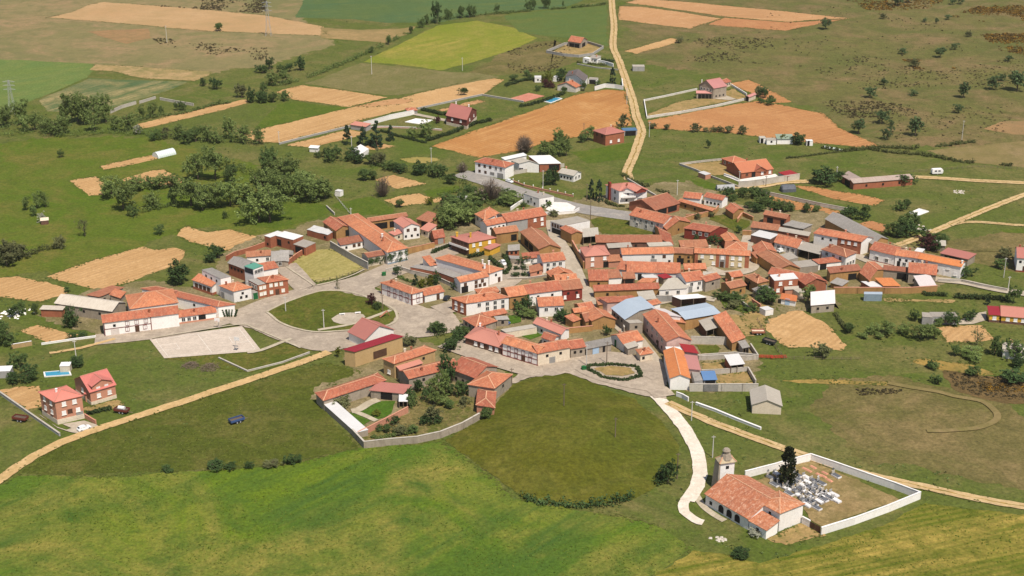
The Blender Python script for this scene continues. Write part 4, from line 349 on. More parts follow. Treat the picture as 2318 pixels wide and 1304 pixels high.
WALLS = [
('cemetery_wall', 'white cemetery wall around the church graveyard', 'wh', [(64.28, 342.46), (74.28, 347.26), (84.37, 352.31), (89.49, 348.24), (97.54, 341.52), (104.09, 336.23), (109.6, 331.2), (99.66, 324.59), (89.18, 318.31), (79.53, 313.31)], 2.2, 0.35, 'wall'),
('cemetery_wall', 'short white wall linking church and graveyard gate', 'wh', [(75.59, 318.87), (77.14, 316.91)], 2.0, 0.35, 'wall'),
('garden_wall', 'curving stone wall around the tree-filled garden', 'st', [(-46.68, 367.44), (-42.44, 359.64), (-34.79, 361.47), (-27.37, 362.78), (-20.91, 365.77), (-14.77, 371.17), (-9.79, 377.42)], 2.2, 0.4, 'wall'),
('garden_wall', 'brick wall between the walled lawn and the tree-filled garden', 'bo', [(-44.93, 365.77), (-42.66, 368.45), (-38.03, 373.93), (-31.51, 382.04)], 2.0, 0.3, 'wall'),
('garden_wall', 'low grey kerb wall beside the pink roofed brick house', 'gr', [(-163.25, 399.11), (-158.91, 394.43), (-146.67, 381.82), (-132.3, 367.11)], 1.0, 0.4, 'wall'),
('garden_wall', 'grey block wall of the courtyard beside the dry grass lot', 'gr', [(-71.82, 524.79), (-65.99, 516.33), (-60.97, 509.22), (-54.82, 501.56)], 3.0, 0.3, 'wall'),
('garden_wall', 'ochre brick wall along the street below the cream villa', 'ad', [(-41.34, 518.08), (-37.32, 520.38), (-30.81, 524.79)], 2.4, 0.35, 'wall'),
('garden_wall', 'long brick garden wall beside the ploughed plot', 'br', [(-110.43, 510.54), (-108.15, 515.27), (-103.6, 519.48), (-98.1, 526.21)], 2.0, 0.3, 'wall'),
('garden_wall', 'brick wall along the dry grass lot', 'br', [(-85.78, 505.3), (-83.53, 512.9), (-80.97, 518.87)], 2.2, 0.3, 'wall'),
('garden_wall', 'white boundary wall of the walled gardens beside the northern track', 'wh', [(46.51, 779.6), (52.72, 786.26), (58.12, 784.36), (62.56, 781.22), (63.19, 798.44)], 2.2, 0.3, 'wall'),
('garden_wall', 'grey block wall of the yard with the orange shelter', 'gr', [(21.52, 875.57), (26.52, 884.9), (33.84, 898.43), (48.64, 902.48), (57.89, 888.05), (49.95, 867.93), (41.31, 862.66), (31.39, 866.42), (21.52, 875.57)], 1.6, 0.3, 'wall'),
('garden_wall', 'white wall beside the dark hedge of the northern cottage', 'wh', [(51.86, 847.91), (56.82, 842.86), (60.7, 837.15)], 2.0, 0.4, 'wall'),
('garden_wall', 'pale perimeter wall of the grey stone villa along the ploughed field', 'pl', [(72.19, 755.16), (70.59, 719.29), (89.54, 729.73), (109.62, 742.86), (129.48, 758.93)], 1.2, 0.25, 'wall'),
('garden_wall', 'pale wall behind the grey stone villa', 'pl', [(72.19, 755.16), (87.23, 766.56), (104.24, 780.39)], 1.0, 0.25, 'wall'),
('garden_wall', 'thin white wall between the villa huts', 'wh', [(124.81, 790.32), (127.49, 779.6), (130.22, 767.85)], 1.2, 0.3, 'wall'),
('retaining_wall', 'long pale retaining wall below the brick bungalow', 'gl', [(101.04, 602.02), (104.79, 602.46), (112.66, 605.57), (120.13, 609.15), (130.34, 613.68)], 3.0, 0.35, 'wall'),
('garden_wall', 'white side wall of the bungalow terrace', 'wh', [(97.16, 620.13), (100.47, 615.97), (102.64, 611.86)], 1.0, 0.3, 'wall'),
('garden_wall', 'low white garden wall of the brick bungalow', 'gl', [(99.63, 644.16), (92.7, 641.98), (84.24, 638.73), (78.52, 636.29), (84.63, 627.64), (90.64, 617.35), (100.9, 602.02)], 1.0, 0.25, 'wall'),
('garden_wall', 'grey concrete wall along the orchard', 'gl', [(111.25, 592.45), (122.37, 583.98), (132.31, 576.18), (143.11, 569.02)], 1.6, 0.3, 'wall'),
('garden_wall', 'white garden wall with plants in front of the dark red chalet', 'wh', [(-76.27, 703.59), (-73.33, 706.9), (-64.35, 717.01), (-51.79, 727.39)], 2.4, 0.3, 'wall'),
('garden_wall', 'low pink wall edging the chalet lawn', 'pk', [(-72.81, 701.4), (-63.12, 701.84), (-46.45, 699.22), (-35.72, 695.97)], 0.8, 0.3, 'wall'),
('garden_wall', 'grey field wall beside the long tan strip', 'gr', [(-114.44, 670.92), (-99.46, 686.38), (-83.25, 702.49)], 0.9, 0.5, 'wall'),
('garden_wall', 'grey wall beside the chalet plot', 'gr', [(-50.62, 738.03), (-32.73, 753.92), (-16.64, 767.85), (6.15, 752.67)], 0.9, 0.4, 'wall'),
('garden_wall', 'grey rubble wall in the meadow beyond the grove', 'gl', [(-212.86, 729.73), (-209.49, 740.44), (-204.16, 748.96)], 1.6, 0.4, 'wall'),
('garden_wall', 'pale ruined wall segment in the meadow beyond the grove', 'gl', [(-202.59, 750.2), (-196.27, 760.7)], 1.4, 0.4, 'wall'),
('garden_wall', 'pale straight wall in the meadow beyond the grove', 'gl', [(-193.15, 758.17), (-182.81, 751.43), (-172.12, 745.29)], 1.4, 0.4, 'wall'),
('garden_wall', 'low white kerb wall below the white barn in the grass', 'wh', [(56.22, 387.51), (61.42, 382.96), (67.64, 376.52), (73.24, 371.11)], 0.8, 0.5, 'wall'),
('garden_wall', 'white gate wall beside the street foot', 'wh', [(50.84, 393.33), (52.57, 391.92), (54.09, 389.68)], 1.4, 0.3, 'wall'),
('garden_wall', 'grey block wall with double gate below the blue shelter', 'gl', [(55.31, 396.65), (65.14, 396.65), (71.69, 396.65), (76.55, 396.65)], 2.6, 0.3, 'wall'),
('garden_wall', 'pale block wall behind the yard of the blue shelter', 'gl', [(60.68, 419.95), (66.48, 421.0), (72.85, 422.06), (80.3, 419.95)], 1.8, 0.3, 'wall'),
('garden_wall', 'grey block wall between the yards', 'gl', [(60.53, 408.9), (67.1, 409.4), (73.8, 410.67), (75.8, 410.92), (76.69, 401.47)], 1.6, 0.3, 'wall'),
('garden_wall', 'grey yard wall behind the long orange barn', 'gl', [(59.89, 432.54), (66.06, 432.25), (72.29, 431.67)], 2.8, 0.3, 'wall'),
('garden_wall', 'pale yard wall below the long orange barn', 'gl', [(60.92, 419.53), (69.64, 420.36), (76.46, 419.26), (80.48, 420.36), (79.44, 429.37)], 1.6, 0.3, 'wall'),
('garden_wall', 'adobe boundary wall below the courtyard farm', 'ad', [(117.13, 477.29), (125.81, 477.29), (135.44, 477.29), (145.08, 477.29), (155.19, 478.99)], 2.4, 0.4, 'wall'),
('garden_wall', 'adobe garden wall in the village core', 'ad', [(18.66, 441.2), (22.83, 442.1), (27.39, 443.31)], 2.0, 0.4, 'wall'),
('garden_wall', 'concrete wall along the eastern lane', 'gl', [(158.35, 488.56), (162.64, 488.11), (166.9, 488.11), (172.76, 483.73), (180.97, 478.99)], 1.2, 0.3, 'wall'),
('garden_wall', 'white sloped wall of the roadside terrace', 'wh', [(-0.55, 570.72), (2.59, 577.62), (5.12, 582.16)], 1.4, 0.4, 'wall'),
('garden_wall', 'white terrace parapet beside the main road', 'wh', [(13.88, 565.15), (19.29, 565.15), (26.41, 567.13), (28.55, 570.72)], 1.2, 0.3, 'wall'),
('garden_wall', 'low brick wall with lamps along the main road', 'bo', [(0.51, 610.32), (5.43, 604.05), (13.5, 597.9), (20.14, 593.57), (26.68, 588.87)], 0.8, 0.3, 'wall'),
('garden_wall', 'pale yard wall behind the roadside house', 'gl', [(-2.08, 620.14), (7.77, 625.88), (16.25, 630.04), (24.3, 633.4)], 1.6, 0.3, 'wall'),
('garden_wall', 'concrete wall enclosing the half-timbered corner house garden', 'gl', [(-47.64, 497.67), (-43.3, 501.2), (-37.84, 496.62), (-30.44, 492.11), (-27.26, 489.37), (-21.45, 482.62)], 1.6, 0.25, 'wall'),
('garden_wall', 'block wall of the adobe cottage yard', 'gr', [(79.69, 475.64), (81.53, 468.9), (83.99, 461.67)], 1.4, 0.3, 'wall'),
('garden_wall', 'brick wall of the adobe cottage yard', 'bo', [(86.13, 468.9), (88.34, 463.63)], 1.4, 0.3, 'wall'),
('garden_wall', 'white kerb of the vegetable plots near the farmhouse', 'wh', [(-157.56, 431.77), (-149.26, 435.07), (-141.11, 437.93)], 0.6, 0.3, 'wall'),
('garden_wall', 'tan block wall near the frame edge below the plots', 'oc', [(-166.52, 428.51), (-160.69, 431.3)], 1.6, 0.3, 'wall'),
('garden_wall', 'pale field wall beside the meadow path', 'gl', [(-79.5, 574.65), (-74.9, 564.82)], 1.0, 0.3, 'wall'),
('garden_wall', 'tan stone wall beside the small round-bush garden', 'st', [(-1.71, 490.29), (5.35, 490.91), (13.17, 494.01)], 0.8, 0.3, 'wall'),
('garden_wall', 'low tan wall beside the ball court', 'gl', [(-96.12, 420.81), (-84.95, 410.71), (-74.62, 417.4), (-67.0, 424.98)], 0.5, 0.4, 'wall'),
('garden_wall', 'ochre wall in front of the pale rendered house', 'ad', [(72.74, 560.45), (79.48, 561.23), (83.68, 565.94)], 1.8, 0.4, 'wall'),
('garden_wall', 'dark stone field wall on the northern meadow', 'gr', [(39.42, 843.61), (50.07, 834.53), (62.77, 828.57)], 0.6, 0.4, 'wall'),
('garden_wall', 'low stone field wall beside the track below the fir hedge', 'gl', [(52.33, 613.25), (59.0, 597.77), (65.44, 583.57), (70.24, 574.62)], 1.0, 0.4, 'wall'),
('garden_wall', 'brown yard wall along the steep street below the ochre barn', 'ad', [(23.82, 525.63), (25.52, 514.71), (27.3, 501.92)], 3.0, 0.4, 'wall'),
('garden_wall', 'white yard wall behind the pink brick house', 'wh', [(25.37, 516.73), (28.54, 518.08), (32.47, 520.12)], 2.0, 0.3, 'wall'),
('garden_wall', 'grey yard wall behind the open white-roofed shed', 'gr', [(51.77, 468.9), (54.59, 468.9), (57.56, 469.23)], 2.6, 0.3, 'wall'),
('garden_wall', 'ochre wall at the end of the narrow brown barn', 'ad', [(93.34, 539.47), (96.72, 538.96)], 2.2, 0.4, 'wall'),
('garden_wall', 'crumbling adobe wall above the white flat garage', 'ad', [(93.68, 555.06), (97.0, 563.58), (98.83, 560.45), (100.45, 557.74)], 1.8, 0.5, 'wall'),
('garden_wall', 'grey yard wall beside the blue-grey metal barn', 'st', [(35.86, 452.75), (38.18, 447.16), (38.27, 441.7)], 2.2, 0.3, 'wall'),
('garden_wall', 'adobe wall below the long orange barn', 'ad', [(71.24, 555.23), (77.87, 560.87), (85.07, 564.31), (87.83, 570.82)], 2.2, 0.4, 'wall'),
('wire_fence', 'dark post fence around the tan plot', 'poleb', [(85.45, 452.63), (86.62, 437.34), (89.04, 420.4), (98.93, 420.12), (113.78, 419.85)], 1.0, 0.1, 'fence'),
('wire_fence', 'dark post fence on the upper eastern meadow', 'poleb', [(176.53, 624.16), (191.5, 626.47), (217.52, 633.15), (237.83, 629.52)], 1.0, 0.12, 'fence'),
('wire_fence', 'thin post fence beside the meadow path', 'polew', [(-77.97, 591.16), (-72.85, 576.96), (-68.09, 564.82)], 1.0, 0.1, 'fence'),
('railing', 'iron railing along the street edge of the dry grass lot', 'poleb', [(-72.79, 487.79), (-65.52, 491.62), (-61.59, 495.15), (-56.15, 501.73)], 1.1, 0.08, 'fence'),
('garden_wall', 'brick ramp wall beside the pink roofed brick house garage', 'bo', [(-128.06, 378.56), (-125.69, 376.26), (-123.65, 374.4)], 1.4, 0.3, 'wall')]
HEDGES = [
('dark clipped hedge on the street side of the yellow house', 'hd', [(-31.18, 518.08), (-28.25, 521.83), (-23.9, 527.37)], 1.6, 1.8),
('dark hedge below the yellow house', 'hd', [(-17.19, 513.37), (-12.51, 516.05), (-8.73, 518.42)], 2, 2),
('curved hedge around the yellow house garden', 'hd', [(-8.89, 512.7), (-4.08, 502.24), (-3.57, 495.89), (-1.97, 496.52), (-0.82, 502.24), (-2.02, 511.38), (-3.22, 515.38)], 2, 1.8),
('dark hedge ring around the small kerbed garden', 'hd', [(24.32, 412.03), (28.92, 405.81), (35.06, 403.23), (41.25, 407.1), (40.1, 413.7), (33.07, 415.37), (25.17, 414.7), (24.32, 412.03)], 1.6, 1.2),
('row of dark bushes at the edge of the olive dome field', 'lk', [(2.73, 331.56), (8.38, 328.8), (16.59, 327.2), (24.85, 327.66), (32.28, 332.26)], 4, 3.4),
('bushy edge beside the white dirt road', 'lk', [(33.47, 332.26), (38.67, 336.97), (42.77, 341.79)], 5, 3),
('straight dark clipped hedge beside the eastern lane', 'hd', [(160.3, 473.1), (169.4, 472.07), (177.91, 470.54)], 3, 2),
('dark clipped hedge below the courtyard farm', 'hd', [(149.42, 475.69), (157.6, 474.65)], 2.4, 1.7),
('thick hedge line across the far meadows', 'ha', [(-139.47, 775.65), (-132.46, 788.97), (-122.57, 802.71), (-112.72, 819.78), (-97.49, 856.0), (-88.26, 878.51), (-80.06, 902.12), (-73.46, 923.31), (-63.71, 949.22), (-54.82, 972.52), (-41.79, 984.57), (-25.92, 992.76), (-1.64, 1003.17)], 5, 3),
('hedgerow between the far blue-green and green crops', 'ha', [(-12.61, 1001.07), (21.92, 1013.79), (48.82, 1024.62), (69.52, 1035.67)], 3, 2),
('dense dark hedge around the dark red chalet garden', 'hd', [(-48.01, 735.64), (-40.33, 729.73), (-33.97, 723.9)], 2.5, 2),
('long hedge on the near side of the chalet garden', 'hd', [(-42.21, 676.01), (-30.24, 690.61), (-19.03, 708.01), (-10.8, 714.74)], 3, 2),
('dark bush line on the far side of the chalet plot', 'hd', [(-66.65, 694.89), (-55.94, 684.29), (-42.61, 672.95)], 2, 1.2),
('dark hedge in front of the northern white cottage', 'hk', [(39.67, 847.91), (47.06, 844.3), (56.64, 840.0)], 2.4, 1.6),
('dark hedge behind the northern white cottage', 'hd', [(54.42, 852.29), (61.84, 849.37)], 3, 2),
('scrub hedge along the long ploughed field', 'hk', [(139.57, 672.71), (158.56, 659.72), (181.25, 665.01), (193.58, 662.73), (214.67, 668.84), (228.47, 675.05)], 3, 2),
('bush line of the eastern meadows', 'hk', [(173.62, 661.55), (180.49, 657.64), (192.27, 653.76), (199.78, 650.88), (209.44, 642.37), (219.21, 638.65), (234.26, 634.97)], 3.5, 2.2),
('thin hedge between the eastern meadows', 'hk', [(120.39, 644.24), (134.2, 648.02), (152.26, 655.69), (171.38, 661.55)], 1.6, 1),
('leafy hedge row along the big southern hollow', 'ha', [(-168.97, 572.35), (-158.5, 567.81), (-152.86, 570.83), (-142.91, 576.96)], 5, 3),
('dark bank of bushes behind the vegetable plots', 'ha', [(-88.49, 639.58), (-79.67, 643.31), (-71.66, 639.58), (-60.18, 632.24), (-49.06, 626.83), (-38.11, 621.5), (-28.3, 614.53), (-19.2, 607.69)], 6, 3.5),
('thick bushes on the bank below the main road', 'ha', [(-30.26, 589.72), (-25.61, 594.0), (-19.87, 600.08), (-15.82, 589.72), (-11.88, 578.85), (-6.58, 575.57), (1.29, 582.16), (4.78, 589.72)], 7, 2.6),
('bushes along the northern track bend', 'hk', [(49.56, 626.5), (51.27, 619.01), (54.6, 611.68), (59.42, 603.61), (61.99, 601.84)], 3, 2),
('stone-lined hedge below the northern track', 'hk', [(61.91, 600.96), (65.57, 596.6), (69.26, 593.14)], 2, 1.4),
('long wooded hedge along the western stream', 'ha', [(-259.81, 694.89), (-255.3, 708.01), (-247.78, 712.49), (-228.04, 686.38), (-216.48, 686.38), (-206.62, 692.75), (-193.89, 688.49), (-181.79, 686.38), (-168.83, 680.12), (-156.51, 676.01), (-139.4, 676.01), (-121.3, 669.92)], 7, 4),
('broad leafy thicket filling the western grove', 'ha', [(-147.97, 586.36), (-139.25, 592.78), (-128.48, 589.55), (-119.53, 596.03), (-108.78, 589.55)], 9, 4.5),
('leafy thicket along the top of the western grove', 'ha', [(-153.39, 625.05), (-148.0, 634.97), (-140.81, 639.58), (-128.09, 632.24), (-114.95, 614.53)], 6, 4),
('leafy thicket on the village side of the western grove', 'ha', [(-113.21, 596.03), (-104.02, 602.64), (-93.72, 602.64), (-84.24, 592.78)], 9, 4.5),
('tangled leafy bank beside the square tan plot', 'ha', [(-179.42, 591.16), (-173.07, 596.03), (-163.67, 599.32), (-154.17, 602.64)], 5, 3.5),
('leafy screen at the far western frame edge', 'ha', [(-257.85, 682.2), (-250.71, 688.49), (-243.93, 692.75), (-233.83, 686.38), (-223.96, 684.29)], 8, 5),
('hedge beside the tan strip west of the chalet', 'ha', [(-196.36, 712.49), (-187.13, 721.59), (-173.76, 729.73), (-164.16, 742.86), (-153.56, 752.67)], 4, 2),
('green hedge above the tan field', 'ha', [(-139.07, 750.2), (-130.84, 757.67), (-122.1, 762.73)], 6, 4),
('dark hedge row in the meadow south of the grove', 'hk', [(-194.34, 507.85), (-190.54, 515.36), (-185.39, 520.48), (-180.67, 524.38)], 4, 3),
('hedgerow in the walled gardens', 'hd', [(-3.57, 788.97), (7.69, 802.71), (21.08, 805.51)], 3, 2),
('hedge above the small pool of the walled gardens', 'hd', [(4.07, 742.86), (13.5, 750.2), (28.59, 770.43)], 4, 1.6),
('shrub border at the foot of the salmon villa', 'hk', [(39.83, 582.16), (42.95, 577.21), (47.76, 574.76)], 2.5, 1.2),
('bushes in the bungalow bank', 'hk', [(95.65, 597.64), (96.45, 588.2), (101.53, 586.51), (106.73, 589.05), (112.42, 595.91)], 6, 2.5),
('leafy fence line beside the tan plot', 'hk', [(113.58, 458.45), (114.2, 450.87), (114.91, 442.3)], 2, 1.2),
('leafy plants along the corner house garden', 'ha', [(-42.72, 493.49), (-39.43, 490.05), (-36.22, 487.33), (-32.93, 482.62)], 2.4, 1.2),
('leafy border of the tree-filled garden', 'ha', [(-42.65, 365.1), (-35.24, 367.11), (-29.03, 369.13)], 2.5, 1.2),
('dark clipped hedge below the dormered brick house', 'hd', [(-128.01, 380.46), (-124.79, 382.16), (-121.65, 384.3)], 1.6, 1.4),
('shrubs along the plaza edge', 'hk', [(-26.45, 440.6), (-23.41, 443.0), (-19.57, 438.21), (-17.04, 434.68), (-20.45, 430.04), (-22.25, 427.75)], 6, 2.2)]
TREES = [
('leafy trees of the grove west of the village', 'light green broad tree in the dense grove west of the village', [(-175.45, 589.55, 9.0, 8.0, 'a'), (-166.01, 572.35, 11.0, 8.0, 'a'), (-153.94, 575.41, 7.0, 7.0, 'a'), (-137.95, 576.96, 12.0, 10.0, 'a'), (-131.76, 570.83, 9.0, 8.0, 'a'), (-127.05, 576.96, 10.0, 8.0, 'a'), (-121.1, 576.96, 11.0, 9.0, 'a'), (-116.25, 583.19, 8.0, 7.0, 'a'), (-134.85, 614.53, 14.0, 9.0, 'a'), (-126.89, 611.09, 9.0, 8.0, 'd'), (-151.59, 602.64, 6.0, 6.0, 'a'), (-157.39, 600.98, 6.0, 6.0, 'a'), (-166.34, 597.67, 7.0, 7.0, 'a'), (-162.41, 602.64, 6.0, 5.0, 'd'), (-145.38, 576.96, 9.0, 6.0, 'd'), (-105.25, 556.02, 12.0, 11.0, 'a'), (-142.71, 614.53, 11.0, 8.0, 'a'), (-106.24, 576.96, 9.0, 7.0, 'a')]),
('leafy trees of the grove west of the village', 'light green broad tree in the dense grove west of the village', [(-108.05, 583.19, 12.0, 10.0, 'a'), (-100.74, 556.02, 13.0, 12.0, 'a'), (-100.03, 586.36, 11.0, 9.0, 'a'), (-95.69, 591.16, 9.0, 9.0, 'a'), (-89.55, 583.19, 11.0, 10.0, 'a'), (-85.25, 584.77, 9.0, 9.0, 'a'), (-100.59, 614.53, 10.0, 9.0, 'a'), (-105.57, 619.75, 8.0, 8.0, 'a'), (-93.26, 599.32, 8.0, 8.0, 'a'), (-84.86, 597.67, 6.0, 7.0, 'a'), (-81.62, 587.95, 6.0, 6.0, 'a'), (-105.56, 599.32, 8.0, 7.0, 'a')]),
('tall dark trees', 'tall dark green poplar in the grove west of the village', [(-111.91, 619.75, 15.0, 7.0, 'd'), (-109.82, 623.27, 13.0, 6.0, 'd')]),
('', 'single airy poplar sapling on the western meadow', [(-172.94, 539.1, 9.0, 7.0, 's')]),
('', 'dark green bush beside the tan square plot', [(-159.35, 563.34, 6.0, 5.0, 'd')]),
('', 'large round dark tree behind the white roof-room house', [(-122.75, 486.4, 10.0, 9.0, 'k')]),
('', 'dark green tree beside the brick garden wall', [(-114.42, 514.1, 6.0, 6.0, 'k')]),
('', 'dark green bush beside the white roof-room house', [(-116.57, 509.09, 4.0, 5.0, 'k')]),
('', 'round grey-green bush on the western meadow', [(-143.47, 541.86, 4.0, 5.0, 'd')]),
('', 'tiny lone sapling on the western meadow', [(-120.22, 560.39, 4.0, 2.4, 'd')]),
('bushes of the western hollow', 'grey-green willow at the western frame edge', [(-193.52, 505.39, 10.0, 9.0, 'g'), (-192.9, 511.58, 8.0, 8.0, 'g'), (-191.44, 515.36, 7.0, 7.0, 'g')]),
('', 'grey-green bush ending the western hedge row', [(-178.85, 524.38, 6.0, 5.0, 'g')]),
('saplings round the meadow shed', 'slim young poplar around the meadow shack', [(-206.86, 570.83, 6.0, 2.5, 'p'), (-203.39, 573.88, 7.0, 3.0, 'p'), (-199.92, 575.41, 7.0, 2.5, 'p'), (-201.08, 563.34, 5.0, 4.0, 'd')]),
('', 'small dark tree with sparse crown on the far western meadow', [(-215.24, 648.97, 4.0, 3.5, 'd')]),
('poplars along the western stream', 'tall poplar along the western stream', [(-259.19, 703.59, 11.0, 6.0, 'p'), (-254.11, 708.01, 12.0, 6.0, 'p'), (-246.95, 694.89, 9.0, 6.0, 'a'), (-242.95, 697.05, 9.0, 6.0, 'a'), (-228.55, 708.01, 15.0, 7.0, 'p'), (-225.06, 712.49, 15.0, 6.0, 'p'), (-220.82, 708.01, 14.0, 6.0, 'p'), (-226.44, 692.75, 10.0, 7.0, 'a'), (-213.68, 708.01, 14.0, 6.0, 'p'), (-210.71, 712.49, 13.0, 5.0, 'p'), (-211.87, 694.89, 10.0, 7.0, 'a'), (-201.91, 697.05, 7.0, 6.0, 'a'), (-195.46, 697.05, 9.0, 6.0, 'p'), (-235.12, 690.61, 8.0, 7.0, 'a'), (-228.67, 688.49, 8.0, 8.0, 'a'), (-177.52, 678.06, 7.0, 6.0, 'd'), (-165.39, 680.12, 7.0, 7.0, 'a'), (-156.51, 676.01, 8.0, 7.0, 'd'), (-151.22, 678.06, 8.0, 7.0, 'a'), (-141.12, 682.2, 12.0, 7.0, 'a'), (-133.33, 673.97, 8.0, 8.0, 'a'), (-124.46, 671.94, 8.0, 7.0, 'a'), (-172.64, 684.29, 6.0, 6.0, 'g'), (-159.64, 671.94, 7.0, 7.0, 'd'), (-145.85, 673.97, 7.0, 7.0, 'a')]),
('', 'white blossoming bush beside the western stream', [(-189.19, 690.61, 5.0, 6.0, 'w')]),
('small trees of the far western plots', 'small leafy tree beside the pale ruined walls', [(-193.23, 719.29, 7.0, 4.0, 'a'), (-188.88, 723.9, 8.0, 5.0, 'a'), (-185.17, 726.22, 5.0, 4.0, 'd'), (-179.34, 735.64, 5.0, 3.0, 'd'), (-175.64, 735.64, 6.0, 4.0, 'd')]),
('', 'round bush on the far stubble', [(-196.32, 942.43, 6.0, 7.0, 'd')]),
('', 'dark round tree at the tip of the far crop', [(-166.83, 782.25, 7.0, 7.0, 'k')]),
('', 'small dark bush beside the dark round tree', [(-175.78, 789.51, 5.0, 4.0, 'k')]),
('', 'bushy tree at the far wood edge', [(-147.18, 821.24, 5.0, 6.0, 'k')]),
('far thicket trees', 'leafy tree in the thicket beside the far tan field', [(-149.05, 762.73, 9.0, 7.0, 'g'), (-141.62, 752.67, 9.0, 6.0, 'k'), (-138.26, 755.16, 6.0, 7.0, 'd'), (-138.23, 770.43, 7.0, 6.0, 'd')]),
('trees of the far thicket', 'round tree in the far meadow thicket', [(-144.46, 831.54, 7.0, 6.0, 'k'), (-135.57, 822.69, 6.0, 6.0, 'd'), (-126.17, 828.57, 9.0, 7.0, 'k'), (-131.91, 825.62, 6.0, 5.0, 'k'), (-146.47, 822.69, 5.0, 6.0, 'd'), (-136.82, 791.68, 9.0, 8.0, 'a'), (-129.74, 797.16, 7.0, 7.0, 'a'), (-135.72, 752.67, 7.0, 7.0, 'k'), (-130.06, 752.67, 6.0, 6.0, 'd'), (-124.15, 755.16, 6.0, 6.0, 'd')]),
('trees on the far hedge line', 'tall tree on the far hedge line', [(-51.35, 966.6, 15.0, 8.0, 'k'), (-44.03, 980.52, 9.0, 6.0, 'd'), (-35.36, 984.57, 10.0, 6.0, 'd'), (-29.79, 986.61, 10.0, 6.0, 'd'), (-26.63, 988.65, 8.0, 4.0, 'd'), (-10.64, 1003.17, 7.0, 4.0, 'd'), (-61.6, 953.03, 8.0, 5.0, 'd'), (-58.24, 962.69, 8.0, 4.0, 'd'), (-79.04, 898.68, 7.0, 4.0, 'd'), (-67.37, 934.26, 5.0, 4.0, 'd'), (-88.11, 876.86, 4.0, 4.0, 'd')]),
('far hedge trees', 'tree on the hedgerow between the far crops', [(12.01, 1013.79, 9.0, 6.0, 'd'), (15.34, 1015.94, 9.0, 5.0, 'd'), (22.88, 1020.26, 10.0, 6.0, 'd'), (26.2, 1020.26, 9.0, 5.0, 'd'), (36.73, 1024.62, 5.0, 2.0, 'd')]),
('firs of the vegetable plots', 'dark fir on the vegetable plots below the chalet', [(-81.13, 671.94, 10.0, 5.0, 'c'), (-73.27, 669.92, 10.0, 6.0, 'c'), (-66.3, 667.91, 13.0, 8.0, 'c'), (-60.34, 678.06, 8.0, 5.0, 'c')]),
('', 'round garden tree on the chalet lawn', [(-43.25, 684.29, 9.0, 8.0, 'a')]),
('', 'purple-leaved tree beside the dark red chalet', [(-38.76, 710.24, 5.0, 3.5, 'r')]),
('', 'green bush beside the chalet lawn', [(-49.46, 682.2, 5.0, 6.0, 'a')]),
('', 'tree with reddish undergrowth at the tan field edge', [(-26.6, 769.14, 5.0, 5.0, 'k')]),
('trees of the vegetable plots', 'leafy tree on the vegetable plots north of the village', [(-85.99, 641.44, 6.0, 7.0, 'd'), (-83.38, 647.07, 7.0, 7.0, 'd'), (-76.05, 645.18, 7.0, 7.0, 'k'), (-71.66, 639.58, 6.0, 7.0, 'k'), (-67.14, 637.73, 6.0, 6.0, 'd'), (-61.57, 635.89, 9.0, 7.0, 'g'), (-55.6, 628.62, 5.0, 7.0, 'd'), (-51.59, 625.05, 5.0, 7.0, 'k'), (-41.81, 621.5, 7.0, 8.0, 'k'), (-34.23, 618.0, 7.0, 9.0, 'd'), (-28.02, 607.69, 5.0, 7.0, 'd'), (-36.7, 625.05, 5.0, 6.0, 'd'), (-92.39, 648.97, 4.0, 4.0, 'd'), (-66.9, 612.8, 6.0, 7.0, 'd'), (-63.92, 614.53, 5.0, 6.0, 'd'), (-87.99, 648.97, 5.0, 5.0, 'd')]),
('', 'bare grey-brown tree beside the ploughed garden', [(-56.57, 589.55, 11.0, 8.0, 'b')]),
('', 'bare reddish bush beside the roadside house', [(-22.87, 625.05, 6.0, 7.0, 'b')]),
('', 'large bare brown bush below the main road', [(-9.53, 584.77, 11.0, 13.0, 'b')]),
('', 'small dark bush beside the tan garden plot', [(-47.9, 574.65, 4.0, 4.5, 'd')]),
('', 'yellow-green bush beside the tan garden plot', [(-35.27, 578.5, 4.0, 3.5, 'y')]),
('trees behind the yellow house', 'light green tree in the copse behind the yellow house', [(-27.45, 547.45, 9.0, 9.0, 'a'), (-23.3, 550.28, 10.0, 10.0, 'a'), (-19.1, 553.13, 9.0, 9.0, 'a'), (-25.24, 563.34, 6.0, 7.0, 'd'), (-29.48, 550.28, 7.0, 7.0, 'd'), (-16.35, 557.47, 6.0, 7.0, 'd'), (-21.4, 564.82, 5.0, 7.0, 'd'), (-18.17, 570.83, 5.0, 7.0, 'd'), (-18.19, 589.55, 6.0, 8.0, 'd'), (-13.51, 583.19, 5.0, 7.0, 'd'), (-25.77, 576.96, 5.0, 8.0, 'd'), (-4.55, 589.55, 5.0, 8.0, 'd'), (-1.0, 576.96, 5.0, 8.0, 'a')]),
('', 'small slim tree on the plaza green beside the street', [(-63.93, 480.72, 6.0, 2.4, 's')]),
('', 'dark conifer in the corner house garden', [(-35.59, 485.3, 4.5, 3.0, 'c')]),
('corner house garden shrubs', 'yellow-green shrub in the corner house garden', [(-32.97, 483.29, 3.5, 4.0, 'y'), (-29.82, 485.3, 5.0, 4.0, 'y')]),
('', 'dark cypress by the grey yard wall', [(-27.69, 485.3, 6.0, 3.5, 'k')]),
('', 'round dark bush in the corner house garden', [(-43.64, 495.57, 4.0, 3.0, 'k')]),
('', 'bush at the plaza edge below the corner house', [(-25.79, 441.86, 4.0, 5.0, 'k')]),
('', 'dark bush against the courtyard house wall', [(-20.4, 481.3, 4.0, 3.0, 'k')]),
('', 'leafy street bush beside the ornate lamp', [(-47.83, 462.09, 4.0, 3.5, 'd')]),
('purple bushes', 'reddish leafed tree on the plaza green', [(-49.97, 465.82, 5.0, 4.0, 'r')]),
